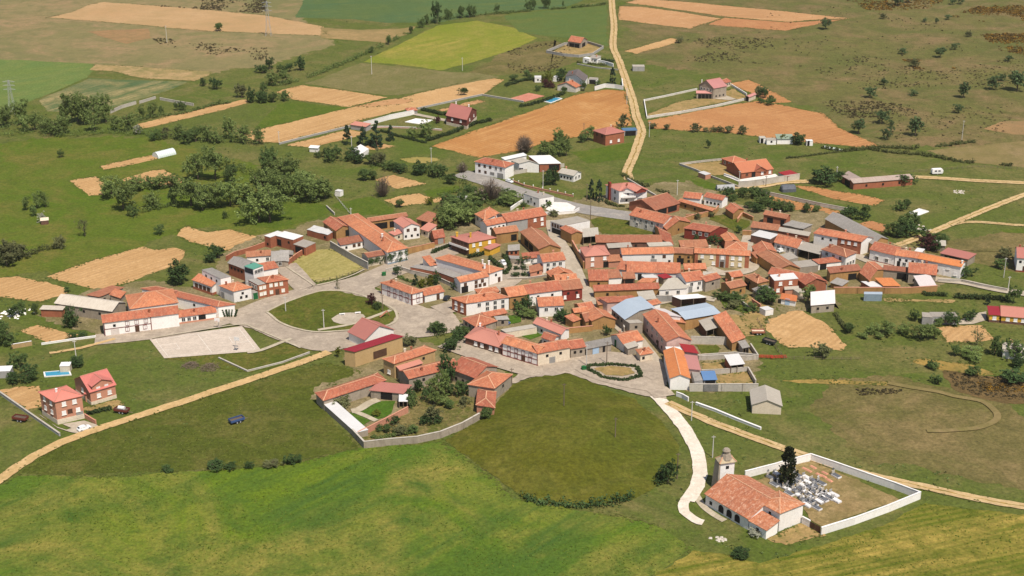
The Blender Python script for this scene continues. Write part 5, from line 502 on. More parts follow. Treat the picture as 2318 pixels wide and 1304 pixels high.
('trees of the farmhouse garden', 'leafy tree in the tree-filled farmhouse garden', [(-21.55, 393.43, 11.0, 6.0, 'a'), (-29.12, 396.47, 6.0, 5.0, 'k'), (-26.54, 389.7, 6.0, 4.0, 'k'), (-30.46, 386.02, 7.0, 5.0, 'd'), (-23.92, 387.48, 6.0, 6.0, 'a'), (-19.56, 394.19, 6.0, 6.0, 'd'), (-16.51, 393.43, 7.0, 6.0, 'd'), (-14.52, 394.19, 5.0, 5.0, 'k'), (-20.25, 386.75, 4.0, 5.0, 'a'), (-23.66, 376.02, 6.0, 8.0, 'g'), (-26.17, 374.62, 4.0, 5.0, 'k'), (-22.33, 375.32, 4.0, 5.0, 'k'), (-31.8, 391.18, 5.0, 4.0, 'k'), (-25.06, 396.47, 6.0, 5.0, 'a'), (-18.84, 384.56, 4.0, 5.0, 'd'), (-14.31, 387.48, 4.0, 5.0, 'g')]),
('', 'tall dark conifer in front of the angled farmhouse', [(-19.91, 402.65, 11.0, 5.0, 'k')]),
('', 'small round bush below the brick garden wall', [(-34.71, 374.62, 3.0, 3.2, 'k')]),
('garden shrubs', 'small shrub in the lower farmhouse garden', [(-39.02, 370.49, 2.0, 2.5, 'k'), (-36.67, 369.13, 3.0, 3.0, 'd'), (-32.85, 369.13, 3.0, 5.0, 'g'), (-29.05, 369.47, 2.5, 4.0, 'd')]),
('', 'climbing shrub on the stone barn wall', [(-51.93, 386.02, 4.0, 6.0, 'g')]),
('', 'yellow flowering shrub on the walled lawn', [(-40.81, 379.89, 2.4, 3.0, 'y')]),
('', 'bush at the corner of the curved stone wall', [(-7.53, 378.12, 4.0, 5.0, 'd')]),
('', 'leafy sapling beside the warehouse', [(-57.22, 422.22, 4.0, 2.0, 'y')]),
('', 'bare shrub beside the maroon warehouse', [(-33.81, 431.72, 4.0, 6.0, 'g')]),
('', 'leafy shrub at the plaza edge', [(-25.8, 442.06, 4.0, 5.0, 'd')]),
('dark bushes by the brown bungalow', 'dark bush beside the brown brick bungalow', [(-20.22, 427.36, 5.0, 6.0, 'k'), (-18.67, 434.38, 5.0, 6.0, 'k'), (-17.39, 439.78, 4.0, 5.0, 'd')]),
('firs by the salmon villa', 'dark conical fir beside the salmon roofed villa', [(34.5, 586.34, 9.0, 4.0, 'c'), (37.77, 582.99, 10.0, 4.4, 'c')]),
('roadside cypresses', 'dense dark cypress beside the white bungalow', [(16.19, 606.59, 8.0, 4.5, 'k'), (19.28, 605.42, 9.0, 4.5, 'k'), (17.61, 605.81, 8.0, 4.0, 'k')]),
('trees behind the white barn', 'leafy tree behind the white roadside barn', [(15.99, 652.47, 7.0, 6.0, 'a'), (18.19, 648.04, 7.0, 6.0, 'a'), (22.88, 651.58, 8.0, 5.0, 'a'), (25.94, 651.58, 9.0, 6.0, 'a')]),
('', 'bare brown tree behind the white roadside barn', [(6.04, 656.04, 10.0, 10.0, 'b')]),
('trees by the red brick house', 'leafy tree beside the rose roofed brick house', [(22.38, 669.92, 8.0, 6.0, 'a'), (24.94, 661.95, 7.0, 6.0, 'd'), (37.49, 678.06, 7.0, 6.0, 'a'), (34.44, 673.97, 5.0, 5.0, 'd'), (57.38, 703.59, 8.0, 6.0, 'g')]),
('', 'bare brown bush near the ochre field edge', [(5.92, 663.92, 8.0, 9.0, 'b')]),
('row of orchard saplings', 'small orchard tree in the row along the ploughed field', [(72.15, 700.31, 3.4, 4.5, 'g'), (79.28, 698.13, 3.4, 4.0, 'g'), (92.86, 693.82, 4.5, 6.0, 'g'), (98.69, 693.82, 3.0, 3.5, 'g'), (102.49, 693.82, 3.4, 4.0, 'g'), (105.41, 693.82, 3.4, 4.0, 'g'), (110.07, 691.68, 4.5, 5.0, 'g'), (116.15, 689.55, 4.5, 5.5, 'g')]),
('', 'lone slim conifer on the northern meadow', [(95.72, 663.92, 5.0, 2.5, 'k')]),
('', 'lone tree at the tip of the tan strip', [(107.45, 904.9, 5.0, 6.0, 'g')]),
('', 'fir beside the white wall of the walled gardens', [(57.44, 794.41, 10.0, 5.0, 'c')]),
('trees of the walled gardens', 'leafy tree in the walled gardens', [(28.34, 802.71, 8.0, 7.0, 'k'), (20.28, 799.92, 6.0, 6.0, 'y'), (18.66, 786.27, 5.0, 5.0, 'r'), (22.58, 786.27, 4.0, 6.0, 'r'), (40.51, 778.28, 6.0, 4.0, 'd'), (14.6, 778.28, 4.0, 3.5, 'd'), (8.47, 814.02, 4.0, 5.0, 'd'), (1.7, 802.71, 4.0, 6.0, 'd'), (28.68, 773.03, 4.0, 5.0, 'd'), (49.04, 791.68, 3.0, 4.0, 'd'), (10.39, 805.51, 4.0, 4.0, 'd')]),
('trees beside the villa garage', 'round tree beside the little pink roofed garage', [(136.21, 765.28, 6.0, 5.0, 'g'), (139.61, 762.73, 6.0, 5.0, 'k'), (135.85, 751.43, 3.0, 4.0, 'k'), (140.25, 747.74, 4.0, 6.0, 'd')]),
('trees of the eastern heath', 'lone spreading oak on the eastern heath', [(210.78, 947.33, 8.0, 9.0, 'o'), (258.12, 982.54, 4.0, 5.0, 'g'), (302.45, 980.52, 4.0, 5.0, 'o'), (290.97, 966.6, 4.0, 3.5, 'o'), (284.14, 970.54, 3.0, 4.0, 'o'), (264.08, 862.32, 7.0, 8.0, 'o'), (279.95, 885.14, 4.0, 5.0, 'o'), (197.34, 762.73, 7.0, 7.0, 'o'), (249.17, 762.73, 9.0, 8.0, 'o'), (270.47, 780.92, 8.0, 8.0, 'o'), (283.89, 778.28, 12.0, 13.0, 'o'), (236.34, 729.73, 5.0, 5.0, 'o'), (191.03, 709.13, 8.0, 8.0, 'o'), (202.28, 686.38, 10.0, 9.0, 'o'), (194.16, 701.4, 4.0, 3.0, 'o'), (174.62, 690.61, 8.0, 8.0, 'o'), (186.57, 680.12, 6.0, 6.0, 'o'), (303.32, 852.87, 4.0, 5.0, 'o'), (300.13, 923.31, 5.0, 5.0, 'g'), (243.08, 871.97, 4.0, 6.0, 'o'), (321.98, 1035.67, 5.0, 6.0, 'o'), (328.54, 1037.9, 5.0, 6.0, 'o'), (280.44, 1031.22, 8.0, 10.0, 'o'), (291.74, 1042.4, 7.0, 8.0, 'o'), (223.5, 767.85, 3.0, 6.0, 'o'), (212.36, 791.68, 4.0, 5.0, 'o'), (241.54, 837.53, 5.0, 6.0, 'g'), (139.05, 767.85, 6.0, 6.0, 'o'), (140.95, 752.67, 4.0, 5.0, 'o'), (283.32, 802.71, 4.0, 6.0, 'o')]),
('trees below the eastern track', 'leafy tree in the thicket beside the eastern path', [(152.84, 539.1, 6.0, 6.0, 'a'), (155.76, 537.74, 6.0, 6.0, 'k'), (159.97, 543.25, 8.0, 8.0, 'd'), (164.47, 546.04, 8.0, 8.0, 'd'), (160.42, 537.74, 6.0, 7.0, 'k'), (165.11, 570.83, 5.0, 5.0, 'd'), (168.44, 572.35, 5.0, 5.0, 'd'), (141.36, 558.93, 7.0, 7.0, 'k'), (149.47, 564.82, 5.0, 5.0, 'd'), (145.69, 558.93, 4.0, 5.0, 'k'), (137.02, 558.93, 4.0, 6.0, 'd')]),
('', 'broad dark green tree beside the eastern dirt road', [(139.29, 606.84, 8.0, 14.0, 'k')]),
('bushes by the cattle shed', 'bush beside the red cattle shed', [(147.71, 611.09, 6.0, 6.0, 'k'), (175.51, 607.69, 5.0, 8.0, 'k'), (179.58, 609.38, 4.0, 6.0, 'd')]),
('', 'dark purple-leaved tree behind the eastern terrace', [(163.88, 523.07, 8.0, 8.0, 'r')]),
('dark shrubs behind the eastern terrace', 'dark shrub behind the eastern terrace', [(166.35, 520.48, 6.0, 5.0, 'k'), (171.02, 532.32, 4.0, 8.0, 'd'), (165.84, 533.67, 4.0, 6.0, 'd')]),
('orchard trees', 'small orchard tree in the walled orchard', [(113.07, 570.83, 5.0, 5.0, 'd'), (116.73, 569.32, 5.0, 5.0, 'd'), (124.76, 567.81, 4.0, 4.0, 'd'), (129.46, 569.32, 3.0, 3.0, 'a'), (108.19, 576.96, 4.0, 5.0, 'd'), (111.19, 580.06, 4.0, 4.0, 'd'), (109.24, 586.36, 5.0, 6.0, 'd'), (119.45, 570.83, 3.0, 3.0, 'g')]),
('bushes of the eastern meadow', 'dark bush on the eastern meadow', [(191.9, 514.1, 5.0, 6.0, 'g'), (185.65, 502.94, 4.0, 6.0, 'd'), (170.06, 493.38, 4.0, 5.0, 'k'), (167.8, 506.61, 3.0, 4.0, 'd')]),
('small orchard trees on the slope', 'round orchard tree on the slope below the steel shed', [(114.88, 441.55, 4.0, 5.0, 'd'), (123.36, 440.63, 4.0, 4.5, 'a'), (128.53, 440.63, 4.4, 5.0, 'a'), (133.51, 440.63, 4.4, 4.6, 'a'), (138.08, 437.01, 5.6, 6.5, 'a'), (142.85, 437.01, 5.0, 5.0, 'a'), (119.01, 437.01, 2.0, 3.0, 'a'), (123.78, 437.01, 2.0, 3.0, 'a'), (140.47, 452.29, 4.0, 4.0, 'd')]),
('', 'slim sparse tree at the corner of the small tan plot', [(155.26, 430.79, 8.0, 5.5, 's')]),
('bushes by the block shed', 'bush in front of the grey block shed', [(147.53, 448.5, 3.0, 4.5, 'd'), (151.52, 448.03, 5.0, 6.0, 'k'), (159.17, 452.29, 4.0, 5.0, 'k')]),
('', 'fan shaped conifer beside the eastern lane', [(179.81, 468.0, 7.0, 5.0, 'd')]),
('', 'small blue-green conifer by the yellow bungalow', [(170.17, 466.99, 2.6, 2.6, 'c')]),
('shade trees of the lower east meadow', 'low tree on the lower eastern meadow', [(145.88, 423.44, 4.0, 4.0, 'd'), (150.98, 422.58, 3.0, 8.0, 'a'), (158.73, 423.44, 7.0, 5.0, 'd'), (162.94, 424.29, 6.0, 4.0, 'd'), (164.54, 420.47, 7.0, 7.0, 'd'), (163.88, 414.23, 4.0, 5.0, 'k'), (147.79, 408.54, 3.0, 6.0, 'd'), (158.95, 404.56, 4.0, 10.0, 'k'), (134.24, 402.2, 3.0, 4.0, 'd'), (135.96, 413.41, 3.0, 4.0, 'd'), (134.74, 413.41, 3.0, 3.0, 'k')]),
('', 'bush at the lower end of the tan plot', [(101.55, 422.58, 6.0, 6.0, 'g')]),
('bushes of the core gardens', 'leafy bush in the yards east of the core', [(90.48, 468.9, 6.0, 7.0, 'k'), (92.81, 467.57, 5.0, 7.0, 'd'), (92.32, 472.25, 5.0, 6.0, 'd'), (106.33, 468.9, 6.0, 5.0, 'a'), (108.01, 473.6, 5.0, 4.0, 'd'), (79.8, 467.57, 4.0, 8.0, 'd'), (76.79, 471.58, 3.0, 7.0, 'd'), (84.64, 461.03, 3.0, 6.0, 'd'), (78.72, 463.63, 3.0, 6.0, 'g')]),
('', 'small cypress behind the grey sheet shed', [(32.41, 439.3, 4.0, 3.0, 'k')]),
('shrubs beside the small lawn', 'dark shrub behind the small lawn', [(2.75, 461.78, 4.0, 5.0, 'k'), (6.0, 459.2, 6.0, 5.0, 'k'), (3.73, 457.28, 4.0, 6.0, 'd'), (5.45, 454.74, 3.0, 6.0, 'a')]),
('white flowering shrubs', 'shrub with white flowers in the core yard', [(19.01, 450.98, 4.0, 6.0, 'k'), (16.6, 452.85, 4.0, 5.0, 'k'), (8.01, 443.0, 3.0, 4.0, 'k')]),
('bushes by the field huts', 'round bush beside the huts at the ploughed field', [(133.58, 673.97, 5.0, 5.0, 'y'), (141.45, 671.94, 6.0, 9.0, 'k')]),
('bushes on the bank below the road', 'leafy bush on the green bank below the main road', [(-28.86, 582.16, 4.0, 6.0, 'd'), (-25.43, 575.57, 4.0, 7.0, 'a'), (-22.52, 582.16, 4.0, 7.0, 'd'), (-19.49, 587.18, 4.0, 7.0, 'd'), (-16.68, 581.33, 4.0, 7.0, 'a'), (-20.15, 573.95, 4.0, 7.0, 'd'), (-23.25, 565.94, 4.0, 7.0, 'a'), (-26.61, 565.94, 4.0, 7.0, 'd'), (-17.4, 569.12, 4.0, 6.0, 'd'), (-13.91, 575.57, 3.0, 5.0, 'd'), (-28.43, 572.33, 4.0, 6.0, 'g'), (-20.78, 561.23, 5.0, 7.0, 'a'), (-24.19, 556.59, 5.0, 7.0, 'd'), (-17.62, 558.13, 5.0, 6.0, 'k'), (-0.04, 587.18, 4.0, 7.0, 'd'), (-2.69, 583.82, 4.0, 7.0, 'a'), (-5.03, 578.85, 3.0, 6.0, 'd')]),
('', 'bush in front of the bright window house', [(79.91, 529.39, 4.0, 5.0, 'k')]),
('bushes of the adobe yard', 'bush in the walled green yard', [(83.68, 562.01, 3.0, 2.6, 'g'), (77.66, 558.9, 3.0, 3.0, 'g'), (92.44, 541.59, 4.0, 2.4, 'k'), (74.01, 532.93, 3.0, 2.4, 'k')]),
('garden bushes east of the barn', 'leafy bush in the overgrown bank', [(94.94, 588.87, 5.0, 6.0, 'k'), (95.55, 583.82, 4.0, 5.0, 'd'), (101.08, 588.87, 5.0, 6.0, 'd'), (105.63, 588.87, 5.0, 7.0, 'd'), (108.3, 588.87, 5.0, 6.0, 'k'), (106.41, 578.85, 4.0, 5.0, 'a'), (110.08, 577.21, 4.0, 5.0, 'd'), (103.28, 569.12, 4.0, 6.0, 'k'), (101.56, 574.76, 3.0, 6.0, 'd'), (105.87, 569.12, 3.0, 5.0, 'd'), (113.43, 572.33, 4.6, 6.0, 'd'), (116.9, 569.92, 5.0, 6.0, 'g'), (125.06, 569.12, 4.0, 4.0, 'g'), (129.46, 569.12, 2.6, 3.0, 'a')]),
('clipped round bushes', 'clipped round bush in the small paved garden', [(1.62, 500.96, 2.0, 2.6, 'k'), (4.75, 500.32, 2.4, 3.0, 'k'), (1.37, 494.01, 2.0, 3.4, 'k'), (4.69, 494.01, 2.0, 3.2, 'k')]),
('', 'shrub beside the white gable shed', [(5.39, 507.43, 4.0, 5.0, 'k')]),
('bushes of the white yard', 'potted palm in the white roadside terrace', [(15.94, 575.57, 3.0, 4.0, 'd'), (4.94, 575.57, 2.4, 3.0, 'd'), (12.79, 575.57, 2.0, 4.0, 'd')]),
('', 'spreading bush below the white terrace', [(17.44, 563.58, 2.6, 5.0, 'g')]),
('dark trees at the church lane', 'dark tree beside the white church road', [(42.84, 340.09, 7.5, 4.4, 'k'), (41.55, 341.79, 4.0, 4.0, 'k')]),
('', 'tall dark cypress among the graves', [(75.32, 339.12, 11.5, 7.0, 'cy')]),
('bushes on the crop edge', 'low dark bush on the edge between meadow and green crop', [(-96.23, 346.47, 1.6, 3.4, 'k'), (-83.24, 347.47, 2.6, 6.0, 'k'), (-78.84, 347.72, 2.2, 3.4, 'k'), (-73.32, 347.97, 2.4, 2.8, 'k'), (-67.3, 348.98, 2.0, 5.0, 'g'), (-61.82, 350.49, 3.2, 4.6, 'k')]),
('', 'dark bush below the church sacristy', [(57.7, 303.47, 2.0, 6.0, 'k')]),
('', 'pale flowering bush at the church wall', [(62.77, 312.96, 2.0, 4.5, 'w')]),
('', 'white blossom bush at the meadow shack', [(-195.19, 556.02, 4.0, 4.0, 'w')]),
('garden trees beside the blue pool', 'dark garden tree beside the blue pool', [(-159.06, 413.7, 6.0, 6.0, 'd'), (-169.14, 431.77, 7.0, 7.0, 'd'), (-172.58, 437.45, 7.0, 7.0, 'd'), (-156.66, 401.79, 4.0, 4.0, 'k'), (-152.47, 403.46, 4.0, 5.0, 'k'), (-155.18, 408.52, 4.0, 4.0, 'k'), (-157.94, 403.46, 4.0, 4.0, 'k'), (-140.57, 415.45, 4.0, 6.0, 'k'), (-148.39, 437.45, 2.4, 3.0, 'k'), (-145.54, 438.41, 2.4, 3.4, 'k')]),
('', 'dark leafy tree beside the ribbed roof barn', [(-151.85, 446.71, 9.0, 7.0, 'b2')]),
('', 'leafy clump in the western rubbish yard', [(-173.48, 458.37, 6.0, 5.0, 'd')]),
('western yard bushes', 'small bush beside the western rubbish yard', [(-167.48, 457.34, 5.0, 3.0, 'd'), (-175.31, 455.28, 4.0, 3.0, 'k'), (-162.81, 478.82, 2.4, 3.0, 'd')]),
('plaza shrubs', 'bush on the corner of the plaza by the brown bungalow', [(-25.54, 441.8, 4.0, 5.0, 'd'), (-16.27, 440.6, 3.0, 5.0, 'k')])]
SCRUB = [
('hs', [(178.4, 831.54), (217.91, 868.73), (253.95, 843.61), (281.83, 843.61), (318.14, 868.73), (290.46, 786.27), (238.16, 786.27), (197.71, 780.92), (189.4, 802.71)], 660, 0.5),
('hs', [(169.1, 755.16), (198.09, 755.16), (216.9, 742.86), (212.51, 726.22), (177.51, 719.29), (168.84, 735.64)], 572, 0.56),
('hb', [(246.78, 1053.81), (320.38, 1053.81), (312.74, 1026.81), (280.16, 1013.79), (255.39, 1013.79)], 572, 0.74),
('hb', [(336.14, 1026.81), (375.71, 1035.67), (353.09, 968.57), (325.19, 972.52), (305.98, 988.65)], 924, 0.68),
('hb', [(309.93, 930.58), (341.52, 934.26), (319.43, 868.73), (306.57, 881.81)], 660, 0.74),
('hb', [(239.7, 856.0), (267.96, 856.0), (264.38, 831.54), (240.31, 831.54)], 308, 0.62),
('hs', [(176.27, 1009.52), (238.5, 1031.22), (320.01, 968.57), (281.83, 843.61), (223.54, 862.32), (156.1, 802.71), (157.76, 895.26)], 264, 0.5),
('hs', [(191.22, 726.22), (272.08, 750.2), (249.76, 682.2), (184.49, 673.97)], 242, 0.5),
('hs', [(110.57, 919.72), (170.94, 919.72), (157.91, 843.61), (102.83, 849.76)], 396, 0.62),
('hs', [(-2.51, 885.14), (27.28, 909.09), (38.41, 888.49), (26.35, 825.62), (-2.34, 819.78)], 352, 0.5),
('hs', [(-251.96, 1053.81), (-181.95, 1053.81), (-173.48, 1001.07), (-254.31, 1026.81)], 528, 0.74),
('hs', [(-237.22, 919.72), (-155.4, 888.49), (-149.17, 849.76), (-189.96, 871.97), (-224.84, 898.68)], 264, 0.62),
('hs', [(139.24, 410.15), (162.05, 403.77), (157.43, 390.0), (144.08, 393.0), (139.37, 399.87)], 440, 0.37),
('hb', [(146.44, 402.99), (161.27, 401.42), (159.45, 396.02), (147.7, 396.02)], 176, 0.43),
('hs', [(107.03, 398.32), (121.96, 398.32), (122.33, 394.51), (106.01, 393.75)], 132, 0.37)]
POLES = [
('white concrete pole near the two brick houses', -142.09, 418.81, 7.5, 'w'),
('white concrete pole on the plaza green', -64.53, 444.82, 7.5, 'w'),
('thin lamp pole at the corner of the plaza green', -79.91, 459.88, 6, 'w'),
('white lamp post beside the low blue-doored shed', 24.09, 414.89, 8, 'w'),
('dark wooden pole on the street by the kerbed garden', 30.75, 416.52, 8, 'b'),
('thin grey pole at the corner of the angled farmhouse', -0.07, 400.7, 6, 'b'),
('wooden pole beside the two firs', 32.47, 582.99, 8, 'b'),
('brown lamp pole at the tip of the triangular green', 32.82, 558.9, 8.5, 'b'),
('white pole behind the brown tiled barn', 72.62, 591.86, 7, 'w'),
('grey lamp post beside the brick roadside wall', 13.77, 599.63, 9, 'w'),
('white pole at the corner of the bungalow retaining wall', 101.31, 602.02, 8, 'w'),
('thin grey pole in front of the bungalow retaining wall', 113.62, 603.97, 5, 'b'),
('grey pole beside the broad dark tree', 146.85, 611.94, 7, 'w'),
('tall white pole on the olive field below the yellow-green crop', -82.51, 818.34, 11, 'w'),
('pole at the lower corner of the yellow-green crop', -29.44, 827.1, 8, 'w'),
('lone white pole on the far stubble edge', -222.71, 905.59, 11, 'w'),
('white pole at the end of the grey field wall', -114.6, 671.94, 6.5, 'w'),
('white pole among the vegetable plots', -77.81, 661.95, 7, 'w'),
('grey pole on the meadow below the ochre field', -37.95, 638.65, 8, 'w'),
('white pole on the ochre field edge beside the track', 62.27, 748.96, 9, 'w'),
('white pole at the track corner of the villa field', 68.65, 684.29, 8, 'w'),
('tall pole above the eastern scrub hedge', 223.55, 679.09, 10, 'w'),
('white pole beside the house at the eastern frame edge', 184.39, 493.11, 8, 'w'),
('short pole on the eastern lane verge', 182.44, 481.84, 5, 'w'),
('wooden pole on top of the olive dome field', 15.55, 379.78, 7.5, 'b'),
('thin pole on the slope of the olive dome field', 29.68, 360.89, 7, 'b'),
('pole beside the church road', 56.91, 354.17, 7, 'w'),
('pole near the dark tree at the church road', 45.54, 342.15, 8, 'b'),
('thin pole beside the low white kerb wall', 53.63, 376.96, 6.5, 'w'),
('white lamp post beside the ornate fountain corner', -45.65, 459.63, 7, 'b'),
('thin pole in front of the tall ochre barn yard', 37.83, 466.91, 4, 'b'),
('white post at the meadow fence', -68.07, 565.57, 3, 'w'),
('pole beside the red brick house garden', 36.15, 688.49, 6, 'b')]
PYLONS = [('lattice power pylon on the far stubble field', -160.4, 926.21, 23), ('lattice power pylon among the western poplars', -264.79, 729.73, 18)]
CARS = [
('white estate car parked on the drive of the pink roofed brick house', -126.13, 370.89, 0.758, 'wh'),
('white hatchback parked beside the roadside house', -1.09, 609.73, -0.867, 'wh'),
('dark car parked by the brick-ended white house', -23.47, 471.52, 1.199, 'bk'),
('white car parked in the yellow house garden', -3.29, 506.77, -1.267, 'wh'),
('dark blue car under the grey slate lean-to', -2.49, 449.43, -0.599, 'bu'),
('white van parked in the leafy yard', 105.81, 520.44, 0.707, 'wh')]
TRAILERS = [
('dark red farm trailer on the grass by the kerb wall', -146.74, 376.63, -0.275, 'rd'),
('blue farm trailer standing in the meadow below the track', -82.01, 375.51, 0.648, 'bu'),
('orange loaded farm trailer beside the tan plot', 83.72, 440.5, 0.0, 'or'),
('black farm machine beside the tan plot', 86.26, 432.54, -0.683, 'bk'),
('red harrow lying on the grass below the yards', 82.88, 421.47, -0.075, 'rd2'),
('small red implement beside the harrow', 87.38, 421.19, 0.106, 'rd2'),
('red sprayer with white tank beside the brick houses', -117.81, 381.91, -0.265, 'rd')]
POOLS = [
('swimming_pool', 'long turquoise swimming pool behind the brick houses', [(-150.27, 410.11), (-142.37, 411.75), (-140.6, 408.06), (-148.88, 406.64)], 'wa'),
('swimming_pool', 'empty white pool on the dark red chalet lawn', [(-55.58, 712.04), (-50.32, 718.61), (-41.31, 715.65), (-46.34, 707.35)], 'wt'),
('swimming_pool', 'blue covered pool below the walled gardens', [(16.1, 755.16), (22.65, 764.51), (27.75, 760.7), (21.15, 750.69)], 'wa'),
('swimming_pool', 'small empty white basin on the eastern meadow', [(168.05, 567.06), (173.94, 572.66), (177.18, 569.02), (171.14, 563.64)], 'wt'),
('swimming_pool', 'shallow blue pool on the white roadside terrace', [(20.26, 571.53), (22.45, 574.76), (25.28, 573.54), (23.34, 570.32)], 'wa')]
PAVINGS = [
('paving', 'conc', [(-62.98, 452.82), (-61.29, 456.18), (-59.57, 457.83), (-56.93, 458.12), (-54.64, 458.12), (-52.19, 456.47), (-51.22, 454.26), (-53.16, 450.92), (-55.87, 448.09), (-59.24, 448.09), (-61.71, 449.97)], 13),
('paving', 'wht', [(17.93, 581.33), (23.71, 580.66), (27.42, 574.76), (25.55, 567.13), (18.04, 566.34), (14.28, 571.53)], 7),
('paving', 'conc', [(-142.62, 380.67), (-134.76, 372.55), (-131.31, 370.52), (-130.09, 371.53), (-133.53, 374.19), (-127.67, 376.47), (-123.59, 374.19), (-122.0, 372.55), (-126.27, 368.1), (-129.33, 368.9), (-134.33, 371.74)], 6),
('paving', 'conc', [(109.5, 760.71), (117.66, 769.59), (123.39, 758.83), (119.04, 756.95), (112.48, 759.45)], 6),
('paving', 'conc', [(-1.06, 507.43), (6.68, 507.43), (12.33, 497.15), (12.24, 493.39), (-1.03, 490.29)], 8),
('paving', 'wht', [(97.29, 621.06), (103.46, 613.68), (120.97, 621.99), (121.84, 617.35), (102.65, 610.05), (96.81, 619.67)], 6),
('paving', 'conc', [(154.97, 450.86), (162.43, 458.07), (167.62, 460.03), (165.21, 452.29), (159.67, 448.97), (154.66, 448.5)], 6),
('paving', 'conc', [(-56.82, 729.73), (-51.33, 729.73), (-33.68, 717.01), (-34.09, 712.49)], 6)]
TOMBS = [(71.49, 342.15), (73.72, 344.05), (71.79, 338.39), (73.56, 337.77), (74.79, 335.92), (75.94, 337.15), (79.14, 340.89), (81.27, 342.15), (83.11, 340.26), (84.74, 339.01), (79.49, 337.77), (81.13, 336.54), (78.29, 329.88), (77.52, 332.28), (80.29, 332.28), (80.39, 328.1), (82.16, 329.29), (83.62, 330.48), (89.68, 343.1), (86.89, 332.88), (84.18, 334.7), (82.2, 334.09), (84.86, 333.49), (74.96, 333.49), (77.05, 334.7), (86.87, 329.88), (75.14, 339.64), (78.99, 343.42), (80.95, 339.64), (83.12, 337.15), (77.97, 339.64), (79.72, 334.09), (78.52, 335.92), (85.35, 331.38), (83.07, 332.28), (74.11, 340.89), (80.13, 329.88), (78.45, 327.51), (80.9, 326.05)]
EARTH_GRAVES = [(81.94, 347.26), (84.37, 348.24), (85.13, 344.05), (86.91, 345.01), (87.33, 340.89), (82.71, 346.3), (86.2, 343.1)]
SPOTS = {'hoop1': (-91.69, 428.05), 'hoop2': (-100.89, 446.01), 'caravan': (195.27, 622.39), 'tarp': (122.31, 597.64), 'tank': (94.88, 599.83), 'bin1': (23.1, 411.76), 'bin2': (-48.15, 494.53), 'tunnel0': (-168.33, 647.07), 'tunnel1': (-161.43, 654.34), 'gate0': (77.15, 316.63), 'gate1': (79.35, 313.86), 'cold0': (152.05, 665.51), 'cold1': (159.55, 658.61), 'slide': (-44.44, 454.74), 'wood': (-97.65, 413.7), 'cactus': (-98.93, 455.39), 'fount': (-16.64, 479.12), 'gateM0': (59.65, 396.65), 'gateM1': (64.08, 396.65), 'bench0': (-59.55, 455.89), 'bench1': (-54.16, 457.15), 'rub0': (168.63, 547.45), 'rub1': (197.01, 596.03), 'rub2': (-175.45, 459.41), 'rub3': (53.17, 310.86), 'tank2': (-30.09, 632.24), 'tt': (-141.29, 430.83), 'shack': (-193.8, 553.85), 'nest': (61.15, 361.98)}

# ------------------------------------------------------------------ materials
MATS = {}
def base_mat(name, rough=.9):
    m = bpy.data.materials.new(name); m.use_nodes = True
    b = m.node_tree.nodes['Principled BSDF']; b.inputs['Roughness'].default_value = rough
    b.inputs['Specular IOR Level'].default_value = .25
    return m, m.node_tree.nodes, m.node_tree.links, b
def c4(c): return (c[0], c[1], c[2], 1)
def mixc(N, L, fac, a, b, mode='MIX'):
    n = N.new('ShaderNodeMix'); n.data_type = 'RGBA'; n.blend_type = mode
    for i, v in ((0, fac), (6, a), (7, b)):
        if isinstance(v, (int, float)): n.inputs[i].default_value = v
        elif isinstance(v, tuple): n.inputs[i].default_value = c4(v)
        else: L.new(v, n.inputs[i])
    return n.outputs[2]
def noi(N, L, vec, scale, detail=3, rough=.6, lo=.35, hi=.65, dist=0):
    t = N.new('ShaderNodeTexNoise'); t.inputs['Scale'].default_value = scale; t.inputs['Detail'].default_value = detail
    t.inputs['Roughness'].default_value = rough; t.inputs['Distortion'].default_value = dist
    L.new(vec, t.inputs['Vector'])
    r = N.new('ShaderNodeMapRange'); r.inputs[1].default_value = lo; r.inputs[2].default_value = hi
    L.new(t.outputs[0], r.inputs[0]); return r.outputs[0]
def mapped(N, L, src, rot=0, sc=(1, 1, 1)):
    m = N.new('ShaderNodeMapping'); m.vector_type = 'TEXTURE'; m.inputs['Rotation'].default_value = (0, 0, -rot); m.inputs['Scale'].default_value = tuple(1/k for k in sc)
    L.new(src, m.inputs[0]); return m.outputs[0]
def bump(N, L, b, h, s, d):
    n = N.new('ShaderNodeBump'); n.inputs['Strength'].default_value = s; n.inputs['Distance'].default_value = d
    L.new(h, n.inputs['Height']); L.new(n.outputs[0], b.inputs['Normal'])
